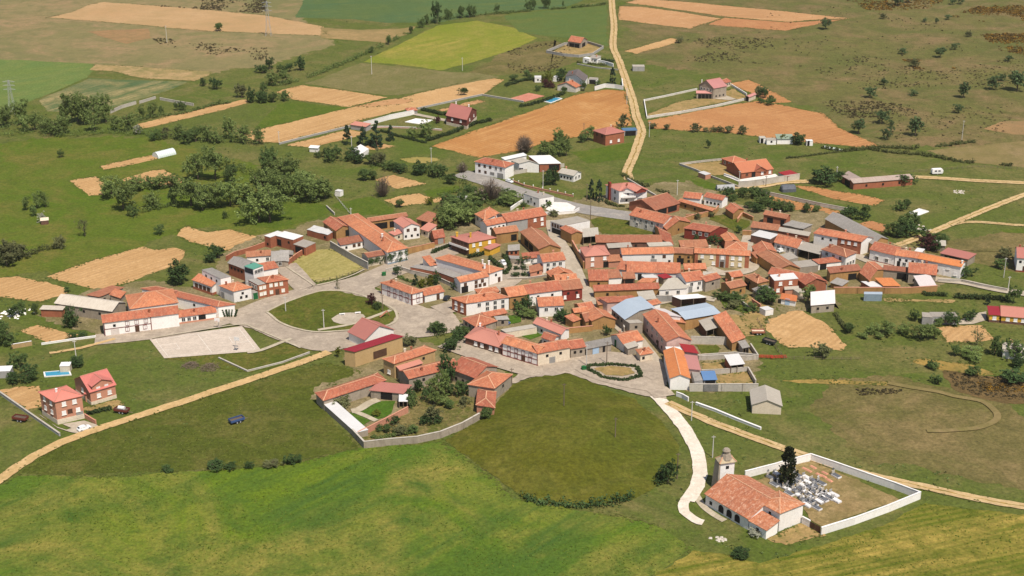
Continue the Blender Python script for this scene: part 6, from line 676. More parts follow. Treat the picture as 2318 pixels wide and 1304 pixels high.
def ground(name, cols, big=.02, mid=.12, fine=1.2, stripe=None, fstr=.35, bmp=.25):
    grain = .32 if cols[0][1] > cols[0][0]*.8 and cols[0][0] < .2 else .14
    """cols: main, alternative, accent, dark speck"""
    m, N, L, b = base_mat(name, .95)
    p = N.new('ShaderNodeNewGeometry').outputs['Position']
    c = mixc(N, L, noi(N, L, p, big, 4, .6, .38, .62), cols[0], cols[1])
    c = mixc(N, L, noi(N, L, p, mid, 6, .68, .45, .64, .8), c, cols[2])
    if stripe:
        rot, per, col, st = stripe
        q = mapped(N, L, p, rot, (1/per, .012, 1))
        f = noi(N, L, q, 1.0, 3, .7, .42, .68)
        g = noi(N, L, p, .015, 3, .5, .4, .6)
        mu = N.new('ShaderNodeMath'); mu.operation = 'MULTIPLY'; L.new(f, mu.inputs[0]); L.new(g, mu.inputs[1])
        mv = N.new('ShaderNodeMath'); mv.operation = 'MULTIPLY'; L.new(mu.outputs[0], mv.inputs[0]); mv.inputs[1].default_value = st
        c = mixc(N, L, mv.outputs[0], c, col)
        if name in ('soil', 'soil2', 'ochre', 'ochre2', 'stub', 'dryg', 'cropB', 'red'):
            wv = N.new('ShaderNodeTexWave'); wv.inputs['Scale'].default_value = .143; wv.inputs['Distortion'].default_value = 1.2; wv.inputs['Detail'].default_value = 3; wv.inputs['Detail Scale'].default_value = .6
            L.new(mapped(N, L, p, rot, (1, .04, 1)), wv.inputs['Vector'])
            wf = N.new('ShaderNodeMath'); wf.operation = 'MULTIPLY'; L.new(wv.outputs['Fac'], wf.inputs[0]); wf.inputs[1].default_value = .30 if name != 'cropB' else .25
            c = mixc(N, L, wf.outputs[0], c, tuple(x*.72 for x in col) if name not in ('dryg', 'cropB') else col)
    c = mixc(N, L, noi(N, L, p, fine*.3, 4, .7, .46, .74, .4), c, tuple(.45*cols[3][i]+.55*cols[1][i] for i in range(3)))
    f1 = noi(N, L, p, fine, 6, .8, .36, .68)
    dk = N.new('ShaderNodeMath'); dk.operation = 'MULTIPLY'; L.new(f1, dk.inputs[0]); dk.inputs[1].default_value = fstr
    c = mixc(N, L, dk.outputs[0], c, cols[3])
    gr_ = N.new('ShaderNodeTexNoise'); gr_.inputs['Scale'].default_value = .95; gr_.inputs['Detail'].default_value = 4; gr_.inputs['Roughness'].default_value = .8; L.new(p, gr_.inputs['Vector'])
    gm = N.new('ShaderNodeMapRange'); gm.inputs[1].default_value = .32; gm.inputs[2].default_value = .68; gm.inputs[3].default_value = 1-grain; gm.inputs[4].default_value = 1+grain; L.new(gr_.outputs[0], gm.inputs[0])
    hv = N.new('ShaderNodeHueSaturation'); L.new(c, hv.inputs['Color']); L.new(gm.outputs[0], hv.inputs['Value']); c = hv.outputs[0]
    L.new(c, b.inputs['Base Color'])
    if bmp: bump(N, L, b, noi(N, L, p, .55, 6, .75, 0, 1), bmp, 1.0)
    b.inputs['Specular IOR Level'].default_value = .05
    MATS[name] = m
G1 = (.095, .118, .018); G2 = (.135, .140, .030); BR = (.17, .135, .055); DK = (.035, .045, .010)
ground('grass', [(.092, .126, .020), (.122, .134, .032), (.185, .155, .056), (.044, .060, .014)], .012, .035, .45, None, .62, .4)
ground('mead2', [(.090, .136, .014), (.112, .140, .020), (.160, .142, .034), (.046, .068, .010)], .014, .045, .45, None, .55, .4)
ground('hgrass', [(.155, .145, .045), (.115, .128, .034), (.235, .160, .078), (.075, .062, .024)], .012, .022, .30, None, .7, .5)
ground('fgrass', [(.235, .185, .085), (.165, .155, .060), (.30, .20, .105), (.12, .11, .05)], .008, .03, .35, None, .45, .25)
ground('cropA', [(.125, .175, .013), (.060, .115, .018), (.245, .205, .046), (.048, .086, .013)], .0065, .020, .30, (.75, 7, (.055, .105, .020), 1.3), .5, .4)
ground('cropB', [(.082, .112, .010), (.118, .134, .016), (.175, .150, .03), (.042, .064, .008)], .010, .022, .4, (1.24, 3.5, (.40, .28, .07), 1.4), .4, .3)
ground('olive', [(.108, .104, .012), (.086, .102, .013), (.150, .135, .026), (.050, .052, .009)], .016, .05, .5, None, .58, .4)
ground('olive2', [(.14, .135, .045), (.16, .14, .055), (.20, .165, .075), (.09, .095, .025)], .02, .08, .6, (.4, 5, (.22, .17, .08), .6), .4)
ground('olive3', [(.22, .165, .07), (.17, .145, .05), (.25, .18, .09), (.13, .10, .04)], .02, .06, .4)
ground('meadow', [(.092, .106, .016), (.078, .098, .015), (.138, .126, .033), (.040, .047, .010)], .018, .06, .5, None, .6, .4)
ground('soil', [(.54, .33, .15), (.48, .29, .13), (.60, .38, .185), (.36, .21, .09)], .02, .10, 1.3, (.7, 1.9, (.40, .23, .10), 1.5), .45, .5)
ground('soil2', [(.50, .28, .13), (.45, .245, .115), (.54, .32, .16), (.33, .175, .08)], .02, .12, 1.2, (1.6, 3, (.38, .205, .095), 1.3), .4, .4)
ground('ochre', [(.49, .25, .088), (.42, .20, .068), (.54, .305, .122), (.31, .14, .05)], .010, .05, .9, (.7, 2.2, (.35, .16, .055), 1.5), .4, .4)
ground('ochre2', [(.47, .23, .095), (.41, .195, .08), (.51, .27, .115), (.30, .135, .055)], .010, .05, .9, (1.0, 2.2, (.35, .165, .065), 1.3), .4, .4)
ground('red', [(.40, .19, .085), (.37, .17, .075), (.43, .22, .10), (.28, .12, .055)], .03, .1, .9, None, .35)
ground('red2', [(.30, .165, .085), (.24, .16, .075), (.33, .19, .09), (.17, .12, .05)], .03, .05, .6, None, .4)
ground('stub', [(.43, .26, .125), (.44, .28, .14), (.33, .225, .10), (.30, .19, .09)], .015, .04, .6, (1.7, 3, (.50, .33, .18), .8), .4)
ground('stub2', [(.26, .18, .08), (.22, .17, .065), (.33, .22, .10), (.17, .13, .05)], .02, .05, .6, None, .35)
ground('blueg', [(.075, .125, .048), (.085, .125, .040), (.11, .14, .042), (.055, .088, .03)], .012, .04, .4, (1.3, 8, (.055, .11, .05), .8), .3)
ground('green2', [(.082, .128, .035), (.10, .13, .03), (.12, .135, .035), (.055, .085, .02)], .015, .04, .5, (1.4, 6, (.06, .12, .045), .6), .3)
ground('green3', [(.11, .165, .045), (.14, .18, .045), (.17, .19, .055), (.07, .11, .03)], .015, .04, .5, (.9, 6, (.085, .15, .05), .6), .3)
ground('teal', [(.075, .118, .050), (.10, .135, .048), (.24, .20, .085), (.05, .078, .03)], .018, .03, .5, (.55, 9, (.40, .29, .14), 1.3), .35)
ground('yelg', [(.165, .195, .022), (.195, .205, .026), (.245, .215, .045), (.11, .14, .02)], .012, .03, .5, (.73, 5, (.31, .245, .055), 1.1), .4)
ground('straw', [(.36, .24, .11), (.22, .18, .07), (.45, .29, .15), (.15, .14, .05)], .03, .06, .6, None, .4)
ground('straw2', [(.38, .235, .065), (.22, .165, .05), (.46, .29, .09), (.13, .11, .03)], .05, .12, .7, None, .6, .5)
ground('tanl', [(.30, .24, .075), (.26, .21, .06), (.34, .26, .09), (.18, .15, .04)], .03, .08, .6, None, .4)
ground('scald', [(.125, .120, .032), (.165, .135, .05), (.235, .170, .075), (.062, .058, .02)], .02, .04, .45, None, .6, .45)
ground('heath', [(.16, .105, .045), (.125, .088, .036), (.20, .13, .055), (.055, .04, .016)], .03, .10, .7, None, .6, .5)
ground('dryg', [(.35, .29, .10), (.29, .25, .08), (.41, .33, .13), (.19, .17, .045)], .04, .15, .9, (.5, 1.5, (.43, .36, .15), .9), .6, .6)
ground('lawn', [(.085, .125, .015), (.075, .112, .014), (.115, .135, .022), (.042, .064, .009)], .03, .12, .8, None, .45, .3)
ground('lawn2', [(.055, .115, .012), (.065, .125, .014), (.085, .13, .02), (.035, .07, .009)], .05, .2, 1.2, None, .35, .3)
ground('greeng', [(.100, .118, .018), (.085, .105, .016), (.165, .135, .035), (.042, .048, .009)], .04, .12, .8, None, .55, .4)
ground('garden', [(.10, .115, .022), (.20, .16, .06), (.28, .20, .09), (.035, .045, .01)], .08, .25, 1.0, None, .6, .5)
ground('sand', [(.42, .28, .125), (.34, .225, .09), (.19, .16, .05), (.20, .14, .06)], .07, .2, 1.0, None, .5, .5)
ground('village', [(.155, .138, .052), (.25, .195, .105), (.32, .245, .145), (.070, .066, .026)], .045, .05, .8, None, .5, .4)
ground('cemg', [(.30, .205, .095), (.20, .165, .06), (.38, .27, .13), (.12, .09, .035)], .06, .15, .9, None, .6, .5)
ground('court', [(.52, .435, .36), (.48, .40, .33), (.56, .47, .39), (.40, .33, .27)], .05, .2, 1.2, None, .3, .1)
ground('tennis', [(.50, .20, .14), (.46, .18, .125), (.52, .23, .16), (.38, .15, .10)], .05, .2, 1.0, None, .3, .1)
ground('asph', [(.30, .275, .255), (.26, .24, .225), (.36, .32, .28), (.20, .185, .17)], .05, .12, .8, None, .4, .15)
ground('asph2', [(.40, .325, .255), (.33, .27, .215), (.47, .385, .30), (.24, .195, .15)], .04, .08, .8, None, .5, .2)
ground('conc', [(.42, .36, .285), (.38, .32, .25), (.47, .40, .32), (.29, .24, .18)], .06, .15, .9, None, .4, .15)
ground('cpath', [(.46, .39, .30), (.40, .34, .25), (.5, .43, .33), (.3, .25, .17)], .06, .2, 1, None, .4, .15)
ground('white', [(.70, .62, .53), (.64, .56, .47), (.74, .66, .57), (.52, .43, .33)], .06, .2, .9, None, .45, .3)
ground('wht', [(.72, .68, .64), (.66, .62, .58), (.76, .72, .68), (.55, .5, .45)], .06, .2, .9, None, .3, .1)
ground('tan', [(.56, .37, .185), (.50, .325, .155), (.60, .41, .215), (.34, .24, .09)], .05, .2, .9, None, .5, .4)
ground('tan2', [(.52, .37, .195), (.47, .32, .165), (.58, .43, .24), (.35, .24, .11)], .05, .2, .9, None, .45, .3)

def plaster(name, a, b2, spec=(.4, .12), stain=None):
    m, N, L, b = base_mat(name, .88)
    p = N.new('ShaderNodeNewGeometry').outputs['Position']
    oi = N.new('ShaderNodeObjectInfo')
    c = mixc(N, L, noi(N, L, p, spec[0], 5, .7, .35, .7), a, b2)
    c = mixc(N, L, noi(N, L, p, 1.6, 4, .7, .5, .95), c, tuple(x*.72 for x in b2))
    if stain: c = mixc(N, L, noi(N, L, mapped(N, L, p, 0, (1, 1, .25)), .5, 4, .7, .52, .75), c, stain)
    h = N.new('ShaderNodeHueSaturation'); L.new(c, h.inputs['Color'])
    r = N.new('ShaderNodeMapRange'); r.inputs[3].default_value = .9; r.inputs[4].default_value = 1.08; L.new(oi.outputs['Random'], r.inputs[0])
    L.new(r.outputs[0], h.inputs['Value']); L.new(h.outputs[0], b.inputs['Base Color'])
    bump(N, L, b, noi(N, L, p, 3, 4, .7, 0, 1), .25, .1)
    MATS[name] = m
plaster('wh', (.84, .80, .765), (.80, .755, .715), (.4, .1), (.74, .69, .64))
plaster('cr', (.68, .58, .45), (.60, .50, .38), stain=(.5, .41, .3))
plaster('pl', (.60, .55, .49), (.53, .48, .42), stain=(.42, .36, .3))
plaster('ad', (.40, .225, .085), (.33, .18, .07), (.5, .1), (.25, .135, .055))
plaster('oc', (.46, .31, .15), (.42, .28, .13), stain=(.33, .22, .11))
plaster('br', (.36, .125, .065), (.30, .10, .055), (.6, .1), (.22, .08, .045))
plaster('bo', (.56, .265, .175), (.50, .23, .15), (.6, .1), (.43, .19, .12))
plaster('rd', (.26, .045, .03), (.20, .035, .025), stain=(.14, .03, .02))
plaster('st', (.36, .30, .235), (.28, .23, .18), (.9, .1), (.20, .16, .12))
plaster('gr', (.36, .345, .33), (.31, .295, .28), stain=(.24, .22, .2))
plaster('gl', (.50, .45, .39), (.43, .385, .33), stain=(.33, .28, .22))
plaster('pk', (.60, .40, .35), (.54, .35, .30), stain=(.42, .27, .23))
plaster('ye', (.66, .385, .045), (.60, .34, .04), stain=(.50, .28, .04))
plaster('cy', (.62, .50, .30), (.57, .45, .26), stain=(.48, .38, .22))
plaster('dk', (.17, .085, .06), (.13, .065, .045), stain=(.09, .05, .04))
plaster('dr2', (.20, .055, .04), (.15, .045, .035), stain=(.1, .03, .03))
plaster('bm', (.24, .30, .36), (.20, .26, .32), stain=(.17, .2, .24))
plaster('wood', (.10, .05, .03), (.07, .035, .022))
plaster('timber', (.19, .045, .03), (.15, .035, .025))
plaster('metal', (.42, .42, .42), (.36, .36, .36))
plaster('polew', (.62, .58, .54), (.55, .51, .47))
plaster('poleb', (.20, .15, .11), (.15, .11, .08))
plaster('marble', (.72, .70, .70), (.62, .60, .60))
plaster('slate', (.13, .135, .155), (.09, .095, .11))
plaster('doorg', (.30, .285, .27), (.26, .245, .23))
plaster('doorgreen', (.015, .13, .035), (.012, .10, .03))
plaster('doorb', (.40, .52, .66), (.34, .46, .6))
plaster('doorw', (.68, .61, .56), (.62, .55, .5))
plaster('frame', (.72, .68, .62), (.66, .62, .56))
plaster('creamf', (.62, .52, .35), (.56, .46, .3))
plaster('shut', (.80, .77, .75), (.74, .71, .69))
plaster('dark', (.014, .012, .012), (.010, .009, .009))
plaster('glass', (.035, .04, .05), (.025, .03, .04)); MATS['glass'].node_tree.nodes['Principled BSDF'].inputs['Roughness'].default_value = .15
plaster('rubber', (.02, .02, .02), (.015, .015, .015))
for k, c in dict(carwh=(.78, .78, .78), carbk=(.03, .035, .04), carbu=(.05, .09, .22), carrd=(.16, .04, .03), carrd2=(.42, .05, .025), caror=(.40, .15, .09)).items():
    plaster(k, c, tuple(x*.92 for x in c)); MATS[k].node_tree.nodes['Principled BSDF'].inputs['Roughness'].default_value = .35

def tiles(name, a, b2, dark, light, amt=.5):
    m, N, L, b = base_mat(name, .85)
    uv = N.new('ShaderNodeUVMap').outputs[0]; oi = N.new('ShaderNodeObjectInfo')
    p = N.new('ShaderNodeNewGeometry').outputs['Position']
    c = mixc(N, L, noi(N, L, p, .09, 3, .6, .38, .62), a, b2)
    # repaired patches: columns of newer or older tiles
    br = N.new('ShaderNodeTexVoronoi'); br.inputs['Scale'].default_value = .42; L.new(mapped(N, L, uv, 0, (1, .45, 1)), br.inputs['Vector'])
    sp = N.new('ShaderNodeSeparateColor'); L.new(br.outputs['Color'], sp.inputs[0])
    mr = N.new('ShaderNodeMapRange'); mr.inputs[1].default_value = .3; mr.inputs[2].default_value = 1; mr.inputs[4].default_value = amt*.8; L.new(sp.outputs[0], mr.inputs[0])
    c = mixc(N, L, mr.outputs[0], c, b2)
    st = noi(N, L, mapped(N, L, uv, 0, (1.15, .28, 1)), 1.0, 6, .8, .47, .66)
    m1 = N.new('ShaderNodeMath'); m1.operation = 'MULTIPLY'; L.new(st, m1.inputs[0]); m1.inputs[1].default_value = amt
    c = mixc(N, L, m1.outputs[0], c, dark)
    li = noi(N, L, mapped(N, L, uv, 0, (1.25, .7, 1)), 1.0, 6, .85, .50, .66)
    m2 = N.new('ShaderNodeMath'); m2.operation = 'MULTIPLY'; L.new(li, m2.inputs[0]); m2.inputs[1].default_value = amt
    c = mixc(N, L, m2.outputs[0], c, light)
    h = N.new('ShaderNodeHueSaturation'); L.new(c, h.inputs['Color'])
    r = N.new('ShaderNodeMapRange'); r.inputs[3].default_value = .78; r.inputs[4].default_value = 1.12; L.new(oi.outputs['Random'], r.inputs[0]); L.new(r.outputs[0], h.inputs['Value'])
    r3 = N.new('ShaderNodeMapRange'); r3.inputs[3].default_value = .494; r3.inputs[4].default_value = .506; L.new(oi.outputs['Random'], r3.inputs[0]); L.new(r3.outputs[0], h.inputs['Hue'])
    L.new(h.outputs[0], b.inputs['Base Color'])
    w = N.new('ShaderNodeTexWave'); w.inputs['Scale'].default_value = 1.0; w.inputs['Distortion'].default_value = .4; L.new(mapped(N, L, uv, 0, (1.1, .05, 1)), w.inputs['Vector'])
    bump(N, L, b, w.outputs['Fac'], .5, .12)
    MATS[name] = m
tiles('ot', (.52, .172, .088), (.41, .130, .070), (.22, .086, .055), (.63, .335, .20), .75)
tiles('bt', (.38, .145, .08), (.31, .118, .068), (.18, .08, .05), (.46, .245, .15), .65)
tiles('nt', (.58, .185, .065), (.50, .155, .06), (.36, .12, .055), (.64, .30, .14), .5)
tiles('ct', (.46, .155, .085), (.42, .14, .08), (.34, .12, .07), (.5, .2, .11), .3)
tiles('ct2', (.56, .215, .10), (.48, .175, .085), (.30, .12, .07), (.78, .50, .34), .95)
tiles('pt', (.50, .20, .155), (.46, .185, .145), (.41, .165, .13), (.54, .235, .18), .25)
tiles('pr', (.60, .19, .155), (.55, .175, .145), (.47, .155, .125), (.64, .24, .20), .3)
tiles('pp', (.48, .22, .20), (.44, .2, .18), (.4, .18, .16), (.52, .26, .23), .2)
tiles('pk2', (.52, .235, .215), (.48, .215, .195), (.44, .2, .18), (.55, .26, .24), .2)
tiles('mr', (.28, .022, .035), (.26, .02, .032), (.22, .02, .03), (.32, .035, .05), .2)
tiles('fc', (.34, .31, .285), (.29, .265, .24), (.20, .18, .155), (.44, .40, .36), .6)
tiles('fs', (.44, .395, .335), (.40, .355, .30), (.31, .27, .22), (.52, .47, .41), .5)
tiles('fx', (.56, .49, .41), (.50, .43, .36), (.40, .33, .26), (.64, .58, .5), .6)
tiles('fr', (.36, .26, .22), (.40, .32, .28), (.28, .18, .14), (.48, .4, .35), .6)
tiles('fw', (.72, .70, .69), (.68, .66, .65), (.58, .55, .53), (.76, .74, .73), .35)
tiles('fp', (.68, .61, .60), (.64, .57, .56), (.54, .48, .46), (.72, .66, .65), .35)
tiles('bl', (.36, .42, .49), (.33, .39, .46), (.29, .34, .40), (.42, .47, .53), .3)
tiles('bs', (.10, .20, .36), (.09, .18, .33), (.08, .15, .27), (.14, .25, .4), .3)
tiles('gt', (.12, .36, .28), (.11, .33, .25), (.10, .27, .21), (.16, .4, .32), .3)
tiles('gr2', (.28, .34, .26), (.25, .31, .24), (.2, .25, .19), (.33, .39, .3), .3)
tiles('dr', (.15, .125, .12), (.13, .105, .10), (.10, .08, .08), (.2, .16, .15), .4)
tiles('tant', (.44, .35, .24), (.38, .30, .20), (.27, .2, .13), (.52, .43, .31), .6)
plaster('ridge', (.60, .34, .21), (.52, .27, .16))
plaster('ridgep', (.52, .22, .17), (.46, .19, .14))

def leafmat(name, a, b2, tr=.32):
    m, N, L, b = base_mat(name, .75)
    p = N.new('ShaderNodeNewGeometry'); oi = N.new('ShaderNodeObjectInfo')
    at = N.new('ShaderNodeAttribute'); at.attribute_name = 'tone'
    c = mixc(N, L, at.outputs['Fac'], a, b2)
    c = mixc(N, L, noi(N, L, p.outputs['Position'], .25, 3, .6, .35, .65), c, tuple(x*.8 for x in a))
    h = N.new('ShaderNodeHueSaturation'); L.new(c, h.inputs['Color'])
    r = N.new('ShaderNodeMapRange'); r.inputs[3].default_value = .8; r.inputs[4].default_value = 1.2; L.new(oi.outputs['Random'], r.inputs[0]); L.new(r.outputs[0], h.inputs['Value'])
    L.new(h.outputs[0], b.inputs['Base Color']); b.inputs['Specular IOR Level'].default_value = .1
    t = N.new('ShaderNodeBsdfTranslucent'); L.new(h.outputs[0], t.inputs[0])
    mx = N.new('ShaderNodeMixShader'); mx.inputs[0].default_value = tr
    L.new(b.outputs[0], mx.inputs[1]); L.new(t.outputs[0], mx.inputs[2]); L.new(mx.outputs[0], N['Material Output'].inputs[0])
    MATS[name] = m
leafmat('la', (0.15, 0.205, 0.055), (0.3, 0.365, 0.125))
leafmat('ld', (0.092, 0.145, 0.042), (0.185, 0.245, 0.08))
leafmat('lk', (0.044, 0.08, 0.026), (0.1, 0.152, 0.048), .15)
leafmat('lg', (0.15, 0.16, 0.07), (0.26, 0.262, 0.115))
leafmat('lo', (0.075, 0.12, 0.048), (0.148, 0.195, 0.078), .15)
leafmat('lc', (0.024, 0.046, 0.024), (0.05, 0.08, 0.038), .1)
leafmat('lcy', (0.018, 0.024, 0.01), (0.042, 0.048, 0.018), .05)
leafmat('lr', (0.075, 0.026, 0.026), (0.13, 0.046, 0.04), .15)
leafmat('ly', (.14, .155, .022), (.22, .22, .035))
leafmat('lw', (.30, .31, .22), (.55, .53, .44))
leafmat('lbare', (0.15, 0.115, 0.09), (0.23, 0.175, 0.135), .05)
leafmat('lt', (.075, .120, .012), (.175, .190, .030), .2)
leafmat('lv', (0.1, 0.118, 0.022), (0.15, 0.155, 0.036), .1)
leafmat('hd', (0.032, 0.05, 0.018), (0.066, 0.096, 0.031), .1)
leafmat('hk', (0.07, 0.082, 0.028), (0.138, 0.148, 0.048), .1)
leafmat('ha', (0.108, 0.155, 0.042), (0.215, 0.26, 0.082))
leafmat('hb', (.070, .050, .022), (.48, .25, .02), .1)
leafmat('hs', (.050, .042, .022), (.105, .078, .040), .05)
plaster('bark', (.12, .09, .065), (.09, .065, .048))
m, N, L, b = base_mat('water', .08); b.inputs['Base Color'].default_value = (.05, .26, .40, 1)
p_ = N.new('ShaderNodeNewGeometry').outputs['Position']; bump(N, L, b, noi(N, L, p_, 1.5, 2, .5, 0, 1), .1, .1); MATS['water'] = m
m, N, L, b = base_mat('plastic', .4); b.inputs['Base Color'].default_value = (.62, .68, .66, 1); MATS['plastic'] = m

# ------------------------------------------------------------------ mesh helpers
NAMES = {}
def obj(name, me, mat=None, parent=None, kind=None, loc=None, rot=0, scale=None):
    o = bpy.data.objects.new(name, me); COL.objects.link(o)
    if mat and me is not None and not me.materials: me.materials.append(MATS[mat])
    if parent is not None: o.parent = parent
    if kind: o['kind'] = kind
    if loc is not None: o.location = loc
    if rot: o.rotation_euler = (0, 0, rot)
    if scale is not None: o.scale = scale
    return o
def tag(o, label, cat, group=None):
    o['label'] = label; o['category'] = cat
    if group: o['group'] = group
    return o
def thing(name, label, cat, loc=(0, 0, 0), rot=0, group=None, scale=None):
    return tag(obj(name, None, loc=loc, rot=rot, scale=scale), label, cat, group)
def mesh(name, v, f, mats=None, uv=None):
    me = bpy.data.meshes.new(name); me.from_pydata([tuple(x) for x in v], [], f); 
    if uv is not None:
        l = me.uv_layers.new(name='UVMap')
        for lp in me.loops: l.data[lp.index].uv = uv[lp.vertex_index]
    me.update(); return me
class MB:
    def __init__(s): s.v = []; s.f = []
    def add(s, v, f):
        n = len(s.v); s.v += [tuple(x) for x in v]; s.f += [tuple(i+n for i in q) for q in f]; return s
    def box(s, a, b):
        (x0, y0, z0), (x1, y1, z1) = a, b
        return s.add([(x0, y0, z0), (x1, y0, z0), (x1, y1, z0), (x0, y1, z0), (x0, y0, z1), (x1, y0, z1), (x1, y1, z1), (x0, y1, z1)],
                     [(3, 2, 1, 0), (4, 5, 6, 7), (0, 1, 5, 4), (1, 2, 6, 5), (2, 3, 7, 6), (3, 0, 4, 7)])
    def bar(s, a, b, w, h):
        """box along the segment a-b (horizontal or not), w wide, h high centred"""
        a = Vector(a); b = Vector(b); d = (b-a).normalized()
        sx = d.cross(Vector((0, 0, 1)));  sx = sx.normalized()*w/2 if sx.length > 1e-4 else Vector((w/2, 0, 0))
        up = sx.cross(d).normalized()*h/2
        return s.add([a-sx-up, a+sx-up, a+sx+up, a-sx+up, b-sx-up, b+sx-up, b+sx+up, b-sx+up],
                     [(0, 3, 2, 1), (4, 5, 6, 7), (0, 1, 5, 4), (1, 2, 6, 5), (2, 3, 7, 6), (3, 0, 4, 7)])
    def tube(s, a, b, r0, r1, n=8):
        a = Vector(a); b = Vector(b); d = (b-a).normalized(); q = d.to_track_quat('Z', 'Y')
        v = []
        for p, r in ((a, r0), (b, r1)):
            for i in range(n):
                t = 2*math.pi*i/n; v.append(p+q@Vector((r*math.cos(t), r*math.sin(t), 0)))
        return s.add(v, [(i, (i+1) % n, n+(i+1) % n, n+i) for i in range(n)]+[tuple(range(n, 2*n)), tuple(reversed(range(n)))])
    def me(s, name): return mesh(name, s.v, s.f)
def V2(p, z=0): return Vector((p[0], p[1], z))

# ------------------------------------------------------------------ ground sheets
def nz(x, y, s): return noise.noise(Vector((x*s, y*s, 3.7)))
def jitter_poly(pts, step=1.2, amp=.8):
    out = []; n = len(pts)
    for i in range(n):
        a, b = Vector(pts[i]), Vector(pts[(i+1) % n]); L = (b-a).length
        if L < .01: continue
        k = max(1, int(L/step)); nn = Vector((-(b-a).y, (b-a).x))/L
        for j in range(k):
            p = a.lerp(b, j/k)
            d = amp*(nz(p.x, p.y, .07)*1.4+nz(p.x, p.y, .4)*.8+nz(p.x, p.y, 1.3)*.5)
            out.append(p+nn*d)
    return out
STACK = []
def sheet_z(pts, lay):
    x0, x1 = min(p[0] for p in pts)-4, max(p[0] for p in pts)+4; y0, y1 = min(p[1] for p in pts)-4, max(p[1] for p in pts)+4
    used = {s for l, a, b, c, d, s in STACK if l == lay and a < x1 and x0 < b and c < y1 and y0 < d}
    k = 0
    while k in used: k += 1
    STACK.append((lay, x0, x1, y0, y1, k)); return lay*.045+.004+k*.003
def sheet(name, mat, pts, lay, amp=.8, step=1.2):
    z = sheet_z(pts, lay)
    q = jitter_poly(pts, step, amp) if amp else [Vector(p) for p in pts]
    me = mesh(name, [(p[0], p[1], z) for p in q], [tuple(range(len(q)))])
    if me.polygons[0].normal.z < 0: me.flip_normals()
    o = obj(name, me, mat, kind='structure'); return o
gs = 9000; n_ = 24
gv = [(-gs+2*gs*i/n_, -gs+2*gs*j/n_, 0) for j in range(n_+1) for i in range(n_+1)]
obj('ground', mesh('ground', gv, [(j*(n_+1)+i, j*(n_+1)+i+1, (j+1)*(n_+1)+i+1, (j+1)*(n_+1)+i) for j in range(n_) for i in range(n_)]), 'grass', kind='structure')
SHARP = {'scald': 2, 'mead2': 5, 'hgrass': 6, 'fgrass': 4, 'court': 0, 'tennis': 0, 'dryg': .3, 'lawn2': .25, 'village': 3}
for nm, mt, pts, lay in FIELDS:
    if mt != 'olive': sheet(nm, mt, pts, lay, SHARP.get(mt, .9)); continue
    q = jitter_poly(pts, 1.2, .8); n = len(q); c = sum(q, Vector((0, 0)))/n; K = 14; vv = [(c.x, c.y, 4.2)]; ff = []     # a real low hill
    for k in range(1, K+1):
        t = k/K; vv += [(*(c.lerp(p, t)), 4.2*(1-t*t)*(1-.35*t)+.12+.25*nz(p.x*t, p.y*t, .05)*(1-t)) for p in q]
    for i in range(n):
        ff.append((0, 1+i, 1+(i+1) % n))
        for k in range(K-1): ff.append((1+k*n+i, 1+(k+1)*n+i, 1+(k+1)*n+(i+1) % n, 1+k*n+(i+1) % n))
    me = mesh('hill', vv, ff)
    if me.polygons[0].normal.z < 0: me.flip_normals()
    for p_ in me.polygons: p_.use_smooth = True
    obj('hill', me, mt, kind='structure')
for nm, mt, pts, lay in PAVINGS: sheet(nm, mt, pts, lay, .12)
def spline(pts, step=3.0):
    P = [Vector(p) for p in pts]; P = [2*P[0]-P[1]]+P+[2*P[-1]-P[-2]]; out = []
    for i in range(1, len(P)-2):
        p0, p1, p2, p3 = P[i-1:i+3]; k = max(2, int((p2-p1).length/step))
        for j in range(k):
            t = j/k; out.append(.5*((2*p1)+(p2-p0)*t+(2*p0-5*p1+4*p2-p3)*t*t+(3*p1-p0-3*p2+p3)*t**3))
    out.append(P[-2]); return out
def strip(c, w, off=0, amp=.3, seed=0):
    v = []; f = []
    for i, p in enumerate(c):
        d = (c[min(i+1, len(c)-1)]-c[max(i-1, 0)]).normalized(); nn = Vector((-d.y, d.x))
        for s in (-1, 1):
            q = p+nn*(off+s*w/2+amp*(nz(p.x+seed, p.y, .3)+nz(p.x, p.y+s*31+seed, .9)*.8)); v.append(q)
    return v, [(2*i, 2*i+1, 2*i+3, 2*i+2) for i in range(len(c)-1)]
for nm, mt, pts, w, lay in ROADS:
    c = spline(pts, 1.5); rz = sheet_z(pts, lay)
    soft = mt in ('tan', 'tan2', 'white')
    v, f = strip(c, w, 0, .28 if soft else .12)
    me = mesh(nm, [(p.x, p.y, rz) for p in v], [q[::-1] for q in f])
    if me.polygons[0].normal.z < 0: me.flip_normals()
    ro = obj(nm, me, mt, kind='structure')
    if mt == 'tan2':      # grassy crown between the wheel tracks
        v, f = strip(c, w*.13, 0, .55, 9); me = mesh('grass_strip', [(p.x, p.y, rz+.002) for p in v], [q[::-1] for q in f])
        if me.polygons[0].normal.z < 0: me.flip_normals()
        obj('grass_strip', me, 'straw2', ro)
    if mt in ('asph', 'asph2'):      # kerb stones along both edges
        for s in (-1, 1):
            kb = MB(); v0 = [c[i]+Vector((-(c[min(i+1, len(c)-1)]-c[max(i-1, 0)]).y, (c[min(i+1, len(c)-1)]-c[max(i-1, 0)]).x)).normalized()*s*(w/2+.1) for i in range(0, len(c), 3)]
            for a, b in zip(v0, v0[1:]): kb.bar((a.x, a.y, .1), (b.x, b.y, .1), .22, .2)
            if 0: obj('kerb', kb.me('kerb'), 'conc', ro)

